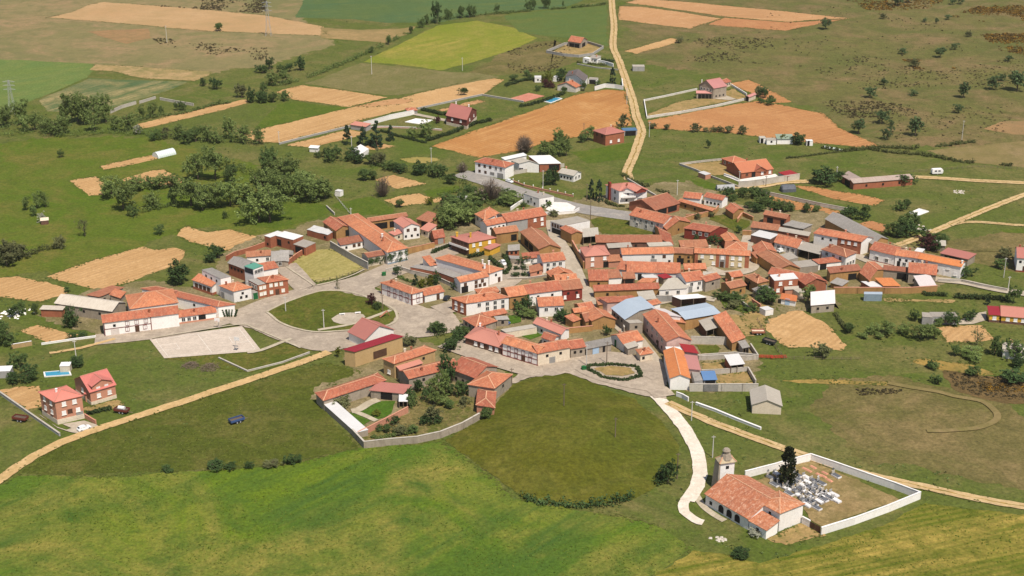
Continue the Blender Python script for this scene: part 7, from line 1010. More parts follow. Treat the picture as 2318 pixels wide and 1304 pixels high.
# ------------------------------------------------------------------ buildings
WCACHE = {}
def win_mesh(key, w, h):
    k = (key, round(w, 1), round(h, 1))
    if k not in WCACHE:
        b = MB()
        if key == 'pane': b.box((-w/2, -.05, 0), (w/2, .03, h))
        elif key == 'frame':
            t = .12
            b.box((-w/2-t, -.10, -t), (w/2+t, .02, -.001)); b.box((-w/2-t, -.10, h+.001), (w/2+t, .02, h+t))
            b.box((-w/2-t, -.099, 0), (-w/2-.001, .02, h)); b.box((w/2+.001, -.099, 0), (w/2+t, .02, h)); b.box((-.04, -.08, .01), (.04, -.051, h-.01))
        elif key == 'sill': b.box((-w/2-.15, -.22, -.12), (w/2+.15, .02, -.002))
        elif key == 'arch':
            n = 10; pts = [(-w/2, 0), (w/2, 0)]+[(w/2*math.cos(math.pi*i/n), h-w/2+w/2*math.sin(math.pi*i/n)) for i in range(n+1)]
            m_ = len(pts); b.add([(x, -.05, z) for x, z in pts]+[(x, .03, z) for x, z in pts], [tuple(range(m_))]+[(i, m_+i, m_+(i+1) % m_, (i+1) % m_) for i in range(m_)])
        elif key == 'door':
            b.box((-w/2, -.06, 0), (w/2, .03, h)); b.box((-w/2-.12, -.10, 0), (-w/2-.002, .02, h+.12)); b.box((w/2+.002, -.10, 0), (w/2+.12, .02, h+.12)); b.box((-w/2, -.10, h+.002), (w/2, .02, h+.12))
        elif key == 'gdoor':
            b.box((-w/2, -.05, 0), (w/2, .03, h))
            for i in range(1, 5): b.box((-w/2+.02, -.075, h*i/5-.03), (w/2-.02, -.051, h*i/5+.03))
        WCACHE[k] = b.me(key)
    return WCACHE[k].copy() if False else WCACHE[k]
MW = {}
def mwin(key, w, h, mat):
    k = (key, round(w, 1), round(h, 1), mat)
    if k not in MW:
        me = win_mesh(key, w, h).copy(); me.materials.clear(); me.materials.append(MATS[mat]); MW[k] = me
    return MW[k]
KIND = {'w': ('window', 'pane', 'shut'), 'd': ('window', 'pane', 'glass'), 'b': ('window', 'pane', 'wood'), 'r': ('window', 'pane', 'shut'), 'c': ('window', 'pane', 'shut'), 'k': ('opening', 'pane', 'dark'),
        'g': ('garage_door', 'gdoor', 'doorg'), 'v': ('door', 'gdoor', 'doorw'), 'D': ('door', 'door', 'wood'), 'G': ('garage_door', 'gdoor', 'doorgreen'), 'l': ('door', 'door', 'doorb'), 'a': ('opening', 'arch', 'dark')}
import re
OPRE = re.compile(r'([FRBL])([a-zA-Z])(\d)([ulgm])(?:@([\d.]+)-([\d.]+))?')
def roof_fn(t, h, rise, Q):
    L = ((Q[1]-Q[0]).length+(Q[2]-Q[3]).length)/2; D = ((Q[3]-Q[0]).length+(Q[2]-Q[1]).length)/2
    def f(u, v):
        if t == 'g': return h+rise*(1-abs(2*v-1))
        if t == 'G': return h+rise*(1-abs(2*u-1))
        if t == 'shed': return h+rise*v
        if t == 'hip':
            m_ = min(L, D)/2; return h+rise*min(1, min(v, 1-v)*D/m_, min(u, 1-u)*L/m_)
        return h
    return f, L, D
def bil(Q, u, v): return (Q[0]*(1-u)+Q[1]*u)*(1-v)+(Q[3]*(1-u)+Q[2]*u)*v
def roof_face(mb, uvs, P, zf, jit, seed):
    """P: 3 or 4 (u,v) roof parameter corners, gridded and slightly uneven"""
    pass
def leaf_quads(rg, cen, rad, n, size, v, f, tone, flat=1.0, up=.6):
    for _ in range(n):
        d = Vector((rg.gauss(0, 1), rg.gauss(0, 1), rg.gauss(0, 1))).normalized()
        p = cen+Vector((d.x*rad[0], d.y*rad[1], d.z*rad[2]))*(rg.random()**.4)
        nn = (d+Vector((rg.gauss(0, .6), rg.gauss(0, .6), rg.gauss(0, .6)+up))).normalized()
        a = nn.orthogonal().normalized(); a.rotate(Matrix.Rotation(rg.random()*6.28, 3, nn)); b = nn.cross(a)
        s = size*(.6+.8*rg.random()); k = len(v)
        v += [p-a*s-b*s*.35, p+a*s*.2-b*s*.75, p+a*s+b*s*.3, p-a*s*.15+b*s*.8]; f.append((k, k+1, k+2, k+3))
        tone += [rg.random()]*4
def leaf_mesh(name, v, f, tone, mat):
    me = mesh(name, v, f); at = me.attributes.new('tone', 'FLOAT', 'POINT'); at.data.foreach_set('value', tone)
    me.materials.append(MATS[mat]); return me

def volume(par, Qp, h, t, rise, wm, rm, ops, ex, idx):
    c0 = Vector(par.location).to_2d()
    Q = [Vector(p)-c0 for p in Qp]
    zf, L, D = roof_fn(t, h, rise, Q)
    rg = random.Random(idx*31+int(abs(c0.x)*7))
    old = {'ot': .05, 'bt': .08, 'nt': .03, 'ct2': .05, 'fc': .05}.get(rm, .012)+ex.get('rough', 0)*.6
    # ---- roof: param polygons
    def par_uv(*q): return q
    if t in ('shed', 'flat'): faces = [[(0, 0), (1, 0), (1, 1), (0, 1)]]; ridges = []
    elif t == 'g': faces = [[(0, 0), (1, 0), (1, .5), (0, .5)], [(1, 1), (0, 1), (0, .5), (1, .5)]]; ridges = [((0, .5), (1, .5))]
    elif t == 'G': faces = [[(0, 1), (0, 0), (.5, 0), (.5, 1)], [(1, 0), (1, 1), (.5, 1), (.5, 0)]]; ridges = [((.5, 0), (.5, 1))]
    else:
        if L >= D:
            k = min(.5, .5*D/L); a, b = (k, .5), (1-k, .5)
            faces = [[(0, 0), (1, 0), b, a], [(1, 1), (0, 1), a, b], [(0, 1), (0, 0), a, a], [(1, 0), (1, 1), b, b]]
            ridges = [(a, b), ((0, 0), a), ((0, 1), a), ((1, 0), b), ((1, 1), b)]
        else:
            k = min(.5, .5*L/D); a, b = (.5, k), (.5, 1-k)
            faces = [[(0, 1), (0, 0), a, b], [(1, 0), (1, 1), b, a], [(0, 0), (1, 0), a, a], [(1, 1), (0, 1), b, b]]
            ridges = [(a, b), ((0, 0), a), ((1, 0), a), ((0, 1), b), ((1, 1), b)]
    RM = MB(); UV = []
    th = .14 if rm not in ('fw', 'fs', 'fc', 'bl', 'fp', 'fx', 'mr', 'bs') else .09
    off = rg.random()*50
    for q in faces:
        w0 = [bil(Q, *x) for x in q]
        lu = (w0[1]-w0[0]).length; lv = max((w0[3]-w0[0]).length, (w0[2]-w0[1]).length)
        nu, nv = max(1, min(24, int(lu/1.6))), max(1, min(8, int(lv/1.3)))
        vs_ = []
        for j in range(nv+1):
            for i in range(nu+1):
                a, b = i/nu, j/nv
                u = (q[0][0]*(1-a)+q[1][0]*a)*(1-b)+(q[3][0]*(1-a)+q[2][0]*a)*b
                v = (q[0][1]*(1-a)+q[1][1]*a)*(1-b)+(q[3][1]*(1-a)+q[2][1]*a)*b
                p = bil(Q, u, v); z = zf(u, v)
                z += old*1.3*nz(p.x+off, p.y, .35)+old*.8*nz(p.x, p.y+off, .9)
                vs_.append((p.x, p.y, z)); UV.append((a*lu+off, b*lv+off*.3))
        RM.add(vs_, [(j*(nu+1)+i, j*(nu+1)+i+1, (j+1)*(nu+1)+i+1, (j+1)*(nu+1)+i) for j in range(nv) for i in range(nu)])
        # eave skirt along first edge
        n0 = len(RM.v)-(nu+1)*(nv+1)
        ed = [n0+i for i in range(nu+1)]
        sides = [ed]
        if t in ('g', 'G', 'shed', 'flat'): sides += [[n0+j*(nu+1)+nu for j in range(nv+1)], [n0+j*(nu+1) for j in range(nv+1)]]
        if t in ('shed', 'flat'): sides += [[n0+nv*(nu+1)+i for i in range(nu+1)]]
        for e in sides:
            k = len(RM.v); RM.v += [(RM.v[i][0], RM.v[i][1], RM.v[i][2]-th) for i in e]; UV += [UV[i] for i in e]
            RM.f += [(e[i], k+i, k+i+1, e[i+1]) for i in range(len(e)-1)]
    me = mesh('roof', RM.v, RM.f, uv=UV); roof = obj('roof', me, rm, par)
    if ridges and rm in ('ot', 'bt', 'nt', 'ct', 'ct2', 'pt', 'pk2', 'pp', 'pr', 'tant'):
        for a, b in ridges:
            pa, pb = bil(Q, *a), bil(Q, *b)
            if (pa-pb).length < .6: continue
            rb = MB(); n = max(1, int((pa-pb).length/2.5))
            for i in range(n):
                x0 = pa.lerp(pb, i/n); x1 = pa.lerp(pb, (i+1)/n); u0 = [a[k]*(1-i/n)+b[k]*i/n for k in (0, 1)]; u1 = [a[k]*(1-(i+1)/n)+b[k]*(i+1)/n for k in (0, 1)]
                f0 = zf(*u0)+.02+old*1.3*nz(x0.x+off, x0.y, .35)+old*.8*nz(x0.x, x0.y+off, .9); f1 = zf(*u1)+.02+old*1.3*nz(x1.x+off, x1.y, .35)+old*.8*nz(x1.x, x1.y+off, .9)
                rb.bar((x0.x, x0.y, f0), (x1.x, x1.y, f1), .30, .14)
            obj('ridge_cap', rb.me('ridge_cap'), 'ridge' if rm in ('ot', 'bt', 'nt', 'ct2', 'tant', 'ct') else 'ridgep', roof)
    # ---- walls
    oh = min(.35, .12*min(L, D)) if t != 'flat' else .08
    if ex.get('tower'): oh = .45
    iu, iv = oh/L, oh/D
    C = [(iu, iv), (1-iu, iv), (1-iu, 1-iv), (iu, 1-iv)]
    z0 = ex.get('z0', 0)
    side = {'F': (C[0], C[1]), 'R': (C[1], C[2]), 'B': (C[2], C[3]), 'L': (C[3], C[0])}
    WB = MB()
    for sname, (a, b) in side.items():
        if sname == ex.get('open'): continue
        top = []; bot = []
        for k in (0, .25, .5, .75, 1):
            u = a[0]*(1-k)+b[0]*k; v = a[1]*(1-k)+b[1]*k; p = bil(Q, u, v); top.append((p.x, p.y, zf(u, v)-.06)); bot.append((p.x, p.y, z0-(.3 if z0 == 0 else 0)))
        WB.add(bot+top, [(i, i+1, 6+i, 5+i) for i in range(4)])
    obj('wall', WB.me('wall'), wm, par)
    def wpt(s, fr, z, out=0):
        a, b = side[s]; p = bil(Q, a[0]*(1-fr)+b[0]*fr, a[1]*(1-fr)+b[1]*fr)
        pa, pb = bil(Q, *a), bil(Q, *b); d = (pb-pa); l = d.length; d = d/l; nn = Vector((d.y, -d.x))
        q = p+nn*out; return Vector((q.x, q.y, z)), math.atan2(d.y, d.x), l
    if ex.get('open'):
        for fr in (.02, .5, .98):
            p, a, l = wpt(ex['open'], fr, 0); pb_ = MB().box((-.1, -.1, -.2), (.1, .1, h-.05)); obj('post', pb_.me('post'), 'poleb', par, loc=p, rot=a)
    if 'plinth' in ex:
        ph = ex['plinth']
        for s in 'FRL':
            p, a, l = wpt(s, 0, 0, .04); pb_ = MB().box((0.002, -.05, -.2), (l-.002, .02, ph)); obj('plinth', pb_.me('plinth'), ex.get('pm', 'cr'), par, loc=p, rot=a)
    if 'brickF' in ex:
        p, a, l = wpt('F', ex['brickF'], 0, .02); obj('brick_facing', MB().box((0, -.03, -.2), (l*(1-ex['brickF'])-.01, .02, h-.1)).me('brick_facing'), 'br', par, loc=p, rot=a)
    if 'brickL' in ex:
        p, a, l = wpt('L', 0, 0, .02); obj('brick_facing', MB().box((.01, -.03, -.2), (l-.01, .02, h-.1)).me('brick_facing'), 'br', par, loc=p, rot=a)
    if 'panelL' in ex:
        p, a, l = wpt('L', 0, 0, .02); obj('dark_facade', MB().box((.01, -.03, -.2), (l-.01, .02, h-.1)).me('dark_facade'), ex['panelL'], par, loc=p, rot=a)
    if 'pil' in ex:
        for f0, f1 in ((0, .06), (.39, .45), (.57, .63), (.92, .995)):
            p, a, l = wpt('F', f0, 0, .02); obj('brick_pilaster', MB().box((.005, -.06, -.2), (l*(f1-f0), .02, h-.12)).me('brick_pilaster'), ex['pil'], par, loc=p, rot=a)
        p, a, l = wpt('F', .455, 0, .02); obj('grey_panel', MB().box((0, -.05, -.2), (l*.11, .02, h-.12)).me('grey_panel'), 'gr', par, loc=p, rot=a)
    if 'timber' in ex:
        for tk in ex['timber'].split():
            s = tk[0]; f0, f1 = map(float, tk[1:].split('-'))
            p, a, l = wpt(s, f0, 0, .03); w = l*(f1-f0)
            for z in (.12, h*.5):
                obj('timber_beam', MB().box((0.002, -.05, z-.11), (w-.002, .02, z+.11)).me('timber_beam'), 'timber', par, loc=p, rot=a)
            for x in (.14, w-.14):
                obj('timber_beam', MB().box((x-.13, -.06, 0), (x+.13, .02, h-.15)).me('timber_beam'), 'timber', par, loc=p, rot=a)
    if 'balcony' in ex:
        p, a, l = wpt(ex['balcony'], 0, h*.5-.1); obj('balcony', MB().box((0, -1.3, 0), (l, -.01, .18)).box((0, -1.35, .19), (l, -1.2, .95)).me('balcony'), 'wh', par, loc=p, rot=a)
    if 'balconyF' in ex:
        p, a, l = wpt('F', .08, h*.5-.1); obj('balcony', MB().box((0, -1.2, 0), (l*.5, -.01, .16)).box((0, -1.25, .17), (l*.5, -1.1, .95)).me('balcony'), 'wh', par, loc=p, rot=a)
    if 'glazed' in ex:
        p, a, l = wpt(ex['glazed'], .05, h-2.2, .03); obj('glazing', MB().box((0, -.05, 0), (l*.9, .02, 1.9)).me('glazing'), 'glass', par, loc=p, rot=a)
    if 'ivy' in ex:
        v, f, tn = [], [], []; p, a, l = wpt(ex['ivy'], 0, 0); n = int(l*h*5)
        for _ in range(int(l*5)):
            leaf_quads(rg, Vector((rg.random()*l, -.2, 1.0+rg.random()*(h-1.8))), (.9, .22, .9), 16, .18, v, f, tn)
        o_ = obj('creeper', leaf_mesh('creeper', v, f, tn, 'lk'), None, par, loc=p, rot=a)
        if ex.get('blue'): obj('plinth', MB().box((0, -.08, -.2), (l, .02, .8)).me('plinth'), 'bm', par, loc=p, rot=a)
    lift = ex.get('lift', 0)
    for s, k, n, lv, a0, a1 in OPRE.findall(ops):
        n = int(n); f0 = float(a0) if a0 else .08; f1 = float(a1) if a1 else .92
        nm, key, mt = KIND[k]
        _, _, l = wpt(s, 0, 0)
        span = (f1-f0)*l
        w = {'w': 1.25, 'd': 1.1, 'b': 1.25, 'r': 1.1, 'c': 1.1, 'k': .9, 'D': 1.2, 'l': 1.6}.get(k, 2.4)
        hh = 1.3; zb = 1.0+lift
        if lv == 'u': zb = max(1.2, h-2.05)
        if lv == 'u' and k == 'k': hh = .9
        if lv == 'g': zb = .05+lift*(.0 if k in 'gG' else 1); hh = 2.3 if k not in 'gGk' else 2.5
        if lv == 'm': zb = .7; hh = min(2.6, h-1.2); w = span/n*.85
        if k in 'gGvk' and lv == 'g': w = max(1.0, min(span/n*.92, 5.5))
        if k == 'l' and lv == 'g': w = min(span*.9, 3)
        if k == 'a': w = min(2.2, span/n*.62); hh = 2.2; zb = .5
        if k == 'b' and lv in 'ul' and n > 3: w = span/n*.72; hh = 1.6
        w = min(w, span/n*.92)
        if k == 'k' and lv == 'l': hh = 1.0
        for i in range(n):
            fr = f0+(f1-f0)*(i+.5)/n
            p, a, _ = wpt(s, fr, zb, .03)
            wo = obj(nm, mwin(key, w, hh, mt), None, par, loc=p, rot=a)
            if k in 'drc': obj('window_frame', mwin('frame', w, hh, {'d': 'frame', 'r': 'timber', 'c': 'creamf'}[k]), None, wo)
            if k in 'w': obj('sill', mwin('sill', w, hh, 'frame'), None, wo)
    for (u, v, cw, ch, cm) in ex.get('chim', []):
        p = bil(Q, u, v); zr = zf(u, v)
        cb = MB().box((-cw/2, -cw/2, -.5), (cw/2, cw/2, ch)).box((-cw/2-.1, -cw/2-.1, ch+.002), (cw/2+.1, cw/2+.1, ch+.12))
        obj('chimney', cb.me('chimney'), cm, par, loc=(p.x, p.y, zr))
    return Q, zf, roof
for bi, (nm, lab, cat, vols, bx) in enumerate(BUILDINGS):
    vols = [(tuple((mx+(p[0]-mx)*1.045, my+(p[1]-my)*1.045) for p in v_[0]), *v_[1:]) for v_ in vols for mx, my in [(sum(p[0] for p in v_[0])/4, sum(p[1] for p in v_[0])/4)]]
    q0 = vols[0][0]; cx = sum(p[0] for p in q0)/4; cy = sum(p[1] for p in q0)/4
    par = thing(nm, lab, cat, (cx, cy, 0))
    for vi, (Qp, h, t, rise, wm, rm, ops, ex) in enumerate(vols):
        Q, zf, roof = volume(par, Qp, h, t, rise, wm, rm, ops, ex, bi*7+vi)
        if ex.get('tower'):
            c = sum(Q, Vector((0, 0)))/4; top = zf(.5, .5)
            tb = MB(); n = 9
            for k_, (r0, r1, za, zb) in enumerate(((1.7, 1.2, -1.1, .3), (.85, .8, .3, 1.2), (1.15, .75, 1.2, 1.75))): tb.tube((c.x, c.y, top+za), (c.x, c.y, top+zb), r0, r1, n)
            obj('belfry_cap', tb.me('belfry_cap'), 'st', par)
            # stone face of the tower
            a, b = Q[3].lerp(c, .12), Q[0].lerp(c, .12); d = (b-a); nn = Vector((d.y, -d.x)).normalized()*.35
            sb = MB(); sb.add([(a.x, a.y, -.2), (b.x, b.y, -.2), (b.x, b.y, h-.3), (a.x, a.y, h-.3)]+[(x.x+nn.x*k, x.y+nn.y*k, z) for x, z, k in ((a, -.2, 3), (b, -.2, 1.5), (b, h-.3, 1), (a, h-.3, 1))],
                              [(4, 5, 6, 7), (0, 4, 7, 3), (1, 2, 6, 5), (3, 7, 6, 2)])
            obj('buttress', sb.me('buttress'), 'st', par)
    if cat == 'house' and not any(v[7].get('chim') for v in vols) and bi % 4 != 1:
        Qc = [Vector(x)-Vector((cx, cy)) for x in vols[0][0]]; zf, _, _ = roof_fn(vols[0][2], vols[0][1], vols[0][3], Qc)
        for k_ in range(1+bi % 2):
            u, v = .22+.5*((bi*37+k_*53) % 10)/10, .3+.15*((bi*13) % 4); p = bil(Qc, u, v); cm_ = ('br', 'wh', 'bo', 'cr')[(bi+k_) % 4]
            obj('chimney', MB().box((-.3, -.3, -.5), (.3, .3, 1.0)).box((-.4, -.4, 1.002), (.4, .4, 1.1)).me('chimney'), cm_, par, loc=(p.x, p.y, zf(u, v)))
    if bx.get('redchim'):
        p = Q = [Vector(x)-Vector((cx, cy)) for x in q0]
        e = Q[3].lerp(Q[0], .35); obj('chimney', MB().box((-.6, -.5, 0), (.6, .5, 8.2)).me('chimney'), 'rd', par, loc=(e.x, e.y, 0), rot=math.atan2((Q[0]-Q[3]).y, (Q[0]-Q[3]).x))

# ------------------------------------------------------------------ walls and fences
for nm, lab, mt, pts, h, th, cat in WALLS:
    P = [Vector(p) for p in pts]; root = thing(nm, lab, cat, (P[0].x, P[0].y, 0))
    if cat == 'fence':
        pm_ = MB().box((-.07, -.07, -.2), (.07, .07, h+.15)).me('post'); pm_.materials.append(MATS[mt])
        for a, b in zip(P, P[1:]):
            n = max(1, int((b-a).length/2.6)); a, b = a-P[0], b-P[0]
            for j in range(n): q = a.lerp(b, j/n); obj('post', pm_, None, root, loc=(q.x, q.y, 0))
            for z in (.45, h): obj('rail', MB().bar((a.x, a.y, z), (b.x, b.y, z), .05, .06).me('rail'), mt, root)
        continue
    for i in range(len(P)-1):
        a, b = P[i]-P[0], P[i+1]-P[0]; d = (b-a); l = d.length; ang = math.atan2(d.y, d.x)
        hj = h*(1+.05*nz(a.x+P[0].x, a.y, .5))
        obj('wall_section', MB().box((0, -th/2, -.3), (l+th*.45, th/2-.003*(i % 2), hj)).me('wall_section'), mt, root, loc=(a.x, a.y, .002*(i % 2)), rot=ang)
        obj('coping', MB().box((0, -th/2-.07, 0), (l+th*.45, th/2+.07, .08)).me('coping'), 'gl' if mt in ('st', 'gr', 'gl') else ('bo' if mt in ('br', 'bo', 'ad', 'rd') else 'shut'), root, loc=(a.x, a.y, hj+.003+.002*(i % 2)), rot=ang)

# lamps on the brick roadside wall
for o in [o for o in bpy.data.objects if o.get('label', '') == 'low brick wall with lamps along the main road']:
    q = [w for w in WALLS if w[1] == o['label']][0][3]; tot = [Vector(p)-Vector(q[0]) for p in q]
    for i in range(9):
        t = i/8*(len(tot)-1); k = min(int(t), len(tot)-2); p = tot[k].lerp(tot[k+1], t-k)
        lm = MB(); lm.tube((0, 0, .8), (0, 0, 1.3), .12, .12, 6).tube((0, 0, 1.3), (0, 0, 1.55), .16, .3, 8).tube((0, 0, 1.55), (0, 0, 1.8), .3, .12, 8)
        obj('lamp', lm.me('lamp'), 'shut', o, loc=(p.x, p.y, 0))

# ------------------------------------------------------------------ vegetation
def crown_mesh(kind, seed):
    rg = random.Random(seed); v, f, tn = [], [], []
    mt = {'a': 'la', 'd': 'ld', 'k': 'lk', 'g': 'lg', 'p': 'la', 's': 'lg', 'b': 'lbare', 'b2': 'lk', 'c': 'lc', 'cy': 'lcy', 'o': 'lo', 'r': 'lr', 'y': 'ly', 'w': 'lw'}[kind]
    if kind in ('c', 'cy'):
        lo = .04
        for i in range(46 if kind == 'c' else 60):
            z = lo+(1-lo)*rg.random()**1.25; r = .5*(1-z)**(.85 if kind == 'c' else .55)*(1 if kind == 'c' else .75)+.03
            a = rg.random()*6.28; k = .55+.45*rg.random()
            leaf_quads(rg, Vector((r*k*math.cos(a), r*k*math.sin(a), z-.03)), (.13, .13, .05) if kind == 'c' else (.12, .12, .08), 15 if kind == 'c' else 30, .055 if kind == 'c' else .04, v, f, tn, up=.1)
    elif kind in ('b', 'b2'):
        for i in range(240 if kind == 'b' else 150):      # bare upright twigs
            a = rg.random()*6.28; rr = .5*rg.random()**.5; z1 = (.55+.45*rg.random())*(1-.55*(rr/.5)**2)
            p0 = Vector((rr*.25*math.cos(a), rr*.25*math.sin(a), .05)); p1 = Vector((rr*math.cos(a)+rg.gauss(0, .04), rr*math.sin(a)+rg.gauss(0, .04), z1)); q = p0.lerp(p1, .35+.3*rg.random())+Vector((rg.gauss(0, .03), rg.gauss(0, .03), 0))
            for s0, s1, w in ((p0, q, .008), (q, p1, .005)):
                sx = (s1-s0).orthogonal().normalized()*w; sy = (s1-s0).cross(sx).normalized()*w; k = len(v)
                v += [s0-sx, s0+sx, s1+sx*.5, s1-sx*.5]; f.append((k, k+1, k+2, k+3)); k = len(v); v += [s0-sy, s0+sy, s1+sy*.5, s1-sy*.5]; f.append((k, k+1, k+2, k+3)); tn += [rg.random()]*8
        for i in range(26): leaf_quads(rg, Vector((rg.gauss(0, .2), rg.gauss(0, .2), .2+.55*rg.random())), (.12, .12, .1), 8 if kind == 'b' else 22, .025 if kind == 'b' else .04, v, f, tn)
    else:
        tall = kind in ('p', 's'); n = {'s': 40, 'p': 80, 'o': 70}.get(kind, 84)
        cz, rz, rx = (.54, .46, .46) if tall else (.50, .48, .50)
        if kind == 'o': cz, rz = .58, .40
        lob = [(Vector((rg.gauss(0, .15), rg.gauss(0, .15), cz+rg.gauss(0, .13))), .55+.35*rg.random()) for _ in range(7)]
        for i in range(n):
            d = Vector((rg.gauss(0, 1), rg.gauss(0, 1), rg.gauss(0, .9))).normalized(); c, s = rg.choice(lob)
            r = (.35+.65*rg.random())*s
            p = Vector((c.x+d.x*rx*r, c.y+d.y*rx*r, c.z+d.z*rz*r))
            p.z = max(.20 if kind == 'o' else .07, min(.97, p.z))
            leaf_quads(rg, p, (.10, .10, .08), {'s': 12}.get(kind, 36 if kind in 'adp' else 26), {'s': .026, 'a': .025, 'd': .027, 'p': .026}.get(kind, .032), v, f, tn)
    return leaf_mesh('crown', v, f, tn, mt)
def trunk_mesh(kind, seed):
    rg = random.Random(seed); b = MB(); top = .8 if kind in ('c', 'cy', 'p') else .55
    b.tube((0, 0, -.03), (.01, .0, top*.5), .035, .025, 7); b.tube((.01, 0, top*.5), (0, .01, top), .025, .012, 7)
    if kind not in ('c', 'cy'):
        for i in range(5):
            a = i*1.26+rg.random()*.6; z = .18+.09*i; b.tube((0, 0, z), (.26*math.cos(a), .26*math.sin(a), z+.24), .016, .006, 5)
    return b.me('trunk')
CM = {}; TM = {}
ti = 0
ORD = ('first second third fourth fifth sixth seventh eighth ninth tenth eleventh twelfth thirteenth fourteenth fifteenth sixteenth seventeenth eighteenth nineteenth twentieth twenty-first twenty-second twenty-third twenty-fourth twenty-fifth twenty-sixth twenty-seventh twenty-eighth twenty-ninth thirtieth thirty-first thirty-second thirty-third thirty-fourth thirty-fifth thirty-sixth thirty-seventh thirty-eighth thirty-ninth fortieth').split()
SAME = {}
for grp, lab, rows in TREES: SAME.setdefault(lab, []).extend(r[:2] for r in rows)
for grp, lab0, rows in TREES:
    for x, y, h, w, k in rows:
        rank = sorted(SAME[lab0], key=lambda p: p[0]/p[1]); lab = lab0
        if len(rank) > 1: lab = lab0+', '+ORD[rank.index((x, y))]+' from the west'
        ti += 1; var = ti % 5
        if k == 'a': w, h = w*(1.35 if 'grove' in grp else 1.2), h*(1.2 if 'grove' in grp else 1.12)
        if 'farmhouse garden' in grp: w, h = w*.72, h*.8
        if k == 'p': w, h = w*1.6, h*1.15
        if (k, var) not in CM: CM[k, var] = crown_mesh(k, hash(k) % 97 if 0 else sum(map(ord, k))*13+var); TM[k, var] = trunk_mesh(k, sum(map(ord, k))*17+var); TM[k, var].materials.append(MATS['bark'])
        nm = 'shrub' if h <= 3.4 else ('conifer' if k in ('c', 'cy') else 'tree')
        root = thing(nm, lab, {'shrub': 'bush', 'conifer': 'conifer', 'tree': 'tree'}[nm], (x, y, 0), rnd.random()*6.28, grp or None, (w, w, h))
        obj('trunk', TM[k, var], None, root); obj('crown', CM[k, var], None, root)
for i, (lab, mt, pts, w, h) in enumerate(HEDGES):
    rg = random.Random(i*5+1); P = [Vector(p) for p in pts]; v, f, tn = [], [], []
    clip = mt == 'hd'
    for a, b in zip(P, P[1:]):
        l = (b-a).length; n = max(2, int(l/(w*(.16 if clip else .2)))); d = (b-a)/l; nn = Vector((-d.y, d.x))
        for j in range(n):
            t = (j+rg.random())/n; p = a.lerp(b, t)
            if not clip and nz(p.x, p.y, .09) < -.28: continue
            hh = h*(.9+.15*rg.random()) if clip else h*(.45+.75*rg.random()+.5*nz(p.x, p.y, .12))
            q = p+nn*(rg.uniform(-.32, .32)*w)-P[0]
            leaf_quads(rg, Vector((q.x, q.y, hh*.52)), (w*.3, w*.3, hh*.5), 30 if clip else 26, .24 if w < 2.5 else .30, v, f, tn)
    tag(obj('hedge', leaf_mesh('hedge', v, f, tn, mt), loc=(P[0].x, P[0].y, 0)), lab, 'hedge')
def inside(p, poly):
    c = False; j = len(poly)-1
    for i in range(len(poly)):
        a, b = poly[i], poly[j]
        if (a[1] > p[1]) != (b[1] > p[1]) and p[0] < (b[0]-a[0])*(p[1]-a[1])/(b[1]-a[1])+a[0]: c = not c
        j = i
    return c
SCM = {}
for i, (mt, pts, n, s) in enumerate(SCRUB):
    rg = random.Random(i+50); v, f, tn = SCM.setdefault(mt, ([], [], []))
    xs = [p[0] for p in pts]; ys = [p[1] for p in pts]; k = 0; tries = 0
    while k < n and tries < n*20:
        tries += 1; p = (rg.uniform(min(xs), max(xs)), rg.uniform(min(ys), max(ys)))
        if not inside(p, pts) or nz(p[0], p[1], .04) < rg.uniform(-.35, .25): continue
        k += 1; ss = s*(.5+1.1*rg.random()**2); leaf_quads(rg, Vector((p[0], p[1], ss*.4)), (ss*1.1, ss*1.1, ss*.55), 14, ss*.38, v, f, tn)
# rough grass and weed tufts over the meadows
for mt, cnt, sz in (('ha', 3000, .26), ('hk', 500, .26)):
    rg = random.Random(sum(map(ord, mt))); v, f, tn = SCM.setdefault(mt, ([], [], [])); k = 0
    while k < cnt:
        y = rg.uniform(300, 1050)**1.0; x = rg.uniform(-.4, .4)*y
        if nz(x, y, .03) < rg.uniform(-.1, .5): continue
        k += 1
        if any(inside((x, y), q) for _, m_, q, _l in FIELDS if m_ not in ('meadow', 'olive', 'heath', 'greeng')): continue
        leaf_quads(rg, Vector((x, y, .1)), (.6, .6, .15), 6, sz, v, f, tn)
# tussocks in the nearer crops and meadows
rg = random.Random(77); BL = {}
near = [(m_, q) for _, m_, q, _l in FIELDS if m_ in ('cropA', 'cropB', 'meadow')]
for m_, q in near:
    v, f, tn = BL.setdefault('lt' if m_ != 'meadow' else 'lv', ([], [], []))
    xs = [p[0] for p in q]; ys = [p[1] for p in q]; x0, x1, y0, y1 = max(min(xs), -170), min(max(xs), 190), max(min(ys), 285), max(ys); k = 0; cnt = int((x1-x0)*(y1-y0)*.9)
    for _ in range(cnt):
        x, y = rg.uniform(x0, x1), rg.uniform(y0, y1)
        if nz(x, y, .05)+.6*nz(x, y, .25) < rg.uniform(-.5, .6) or not inside((x, y), q): continue
        leaf_quads(rg, Vector((x, y, .12)), (.3, .3, .08), 2, .19, v, f, tn, up=1.2)
for m_, (v, f, tn) in BL.items():
    o = obj('crop_blades', leaf_mesh('crop_blades', v, f, tn, m_), kind='stuff'); o['label'] = 'green crop and grass tussocks in the nearer fields'; o['category'] = 'crop'
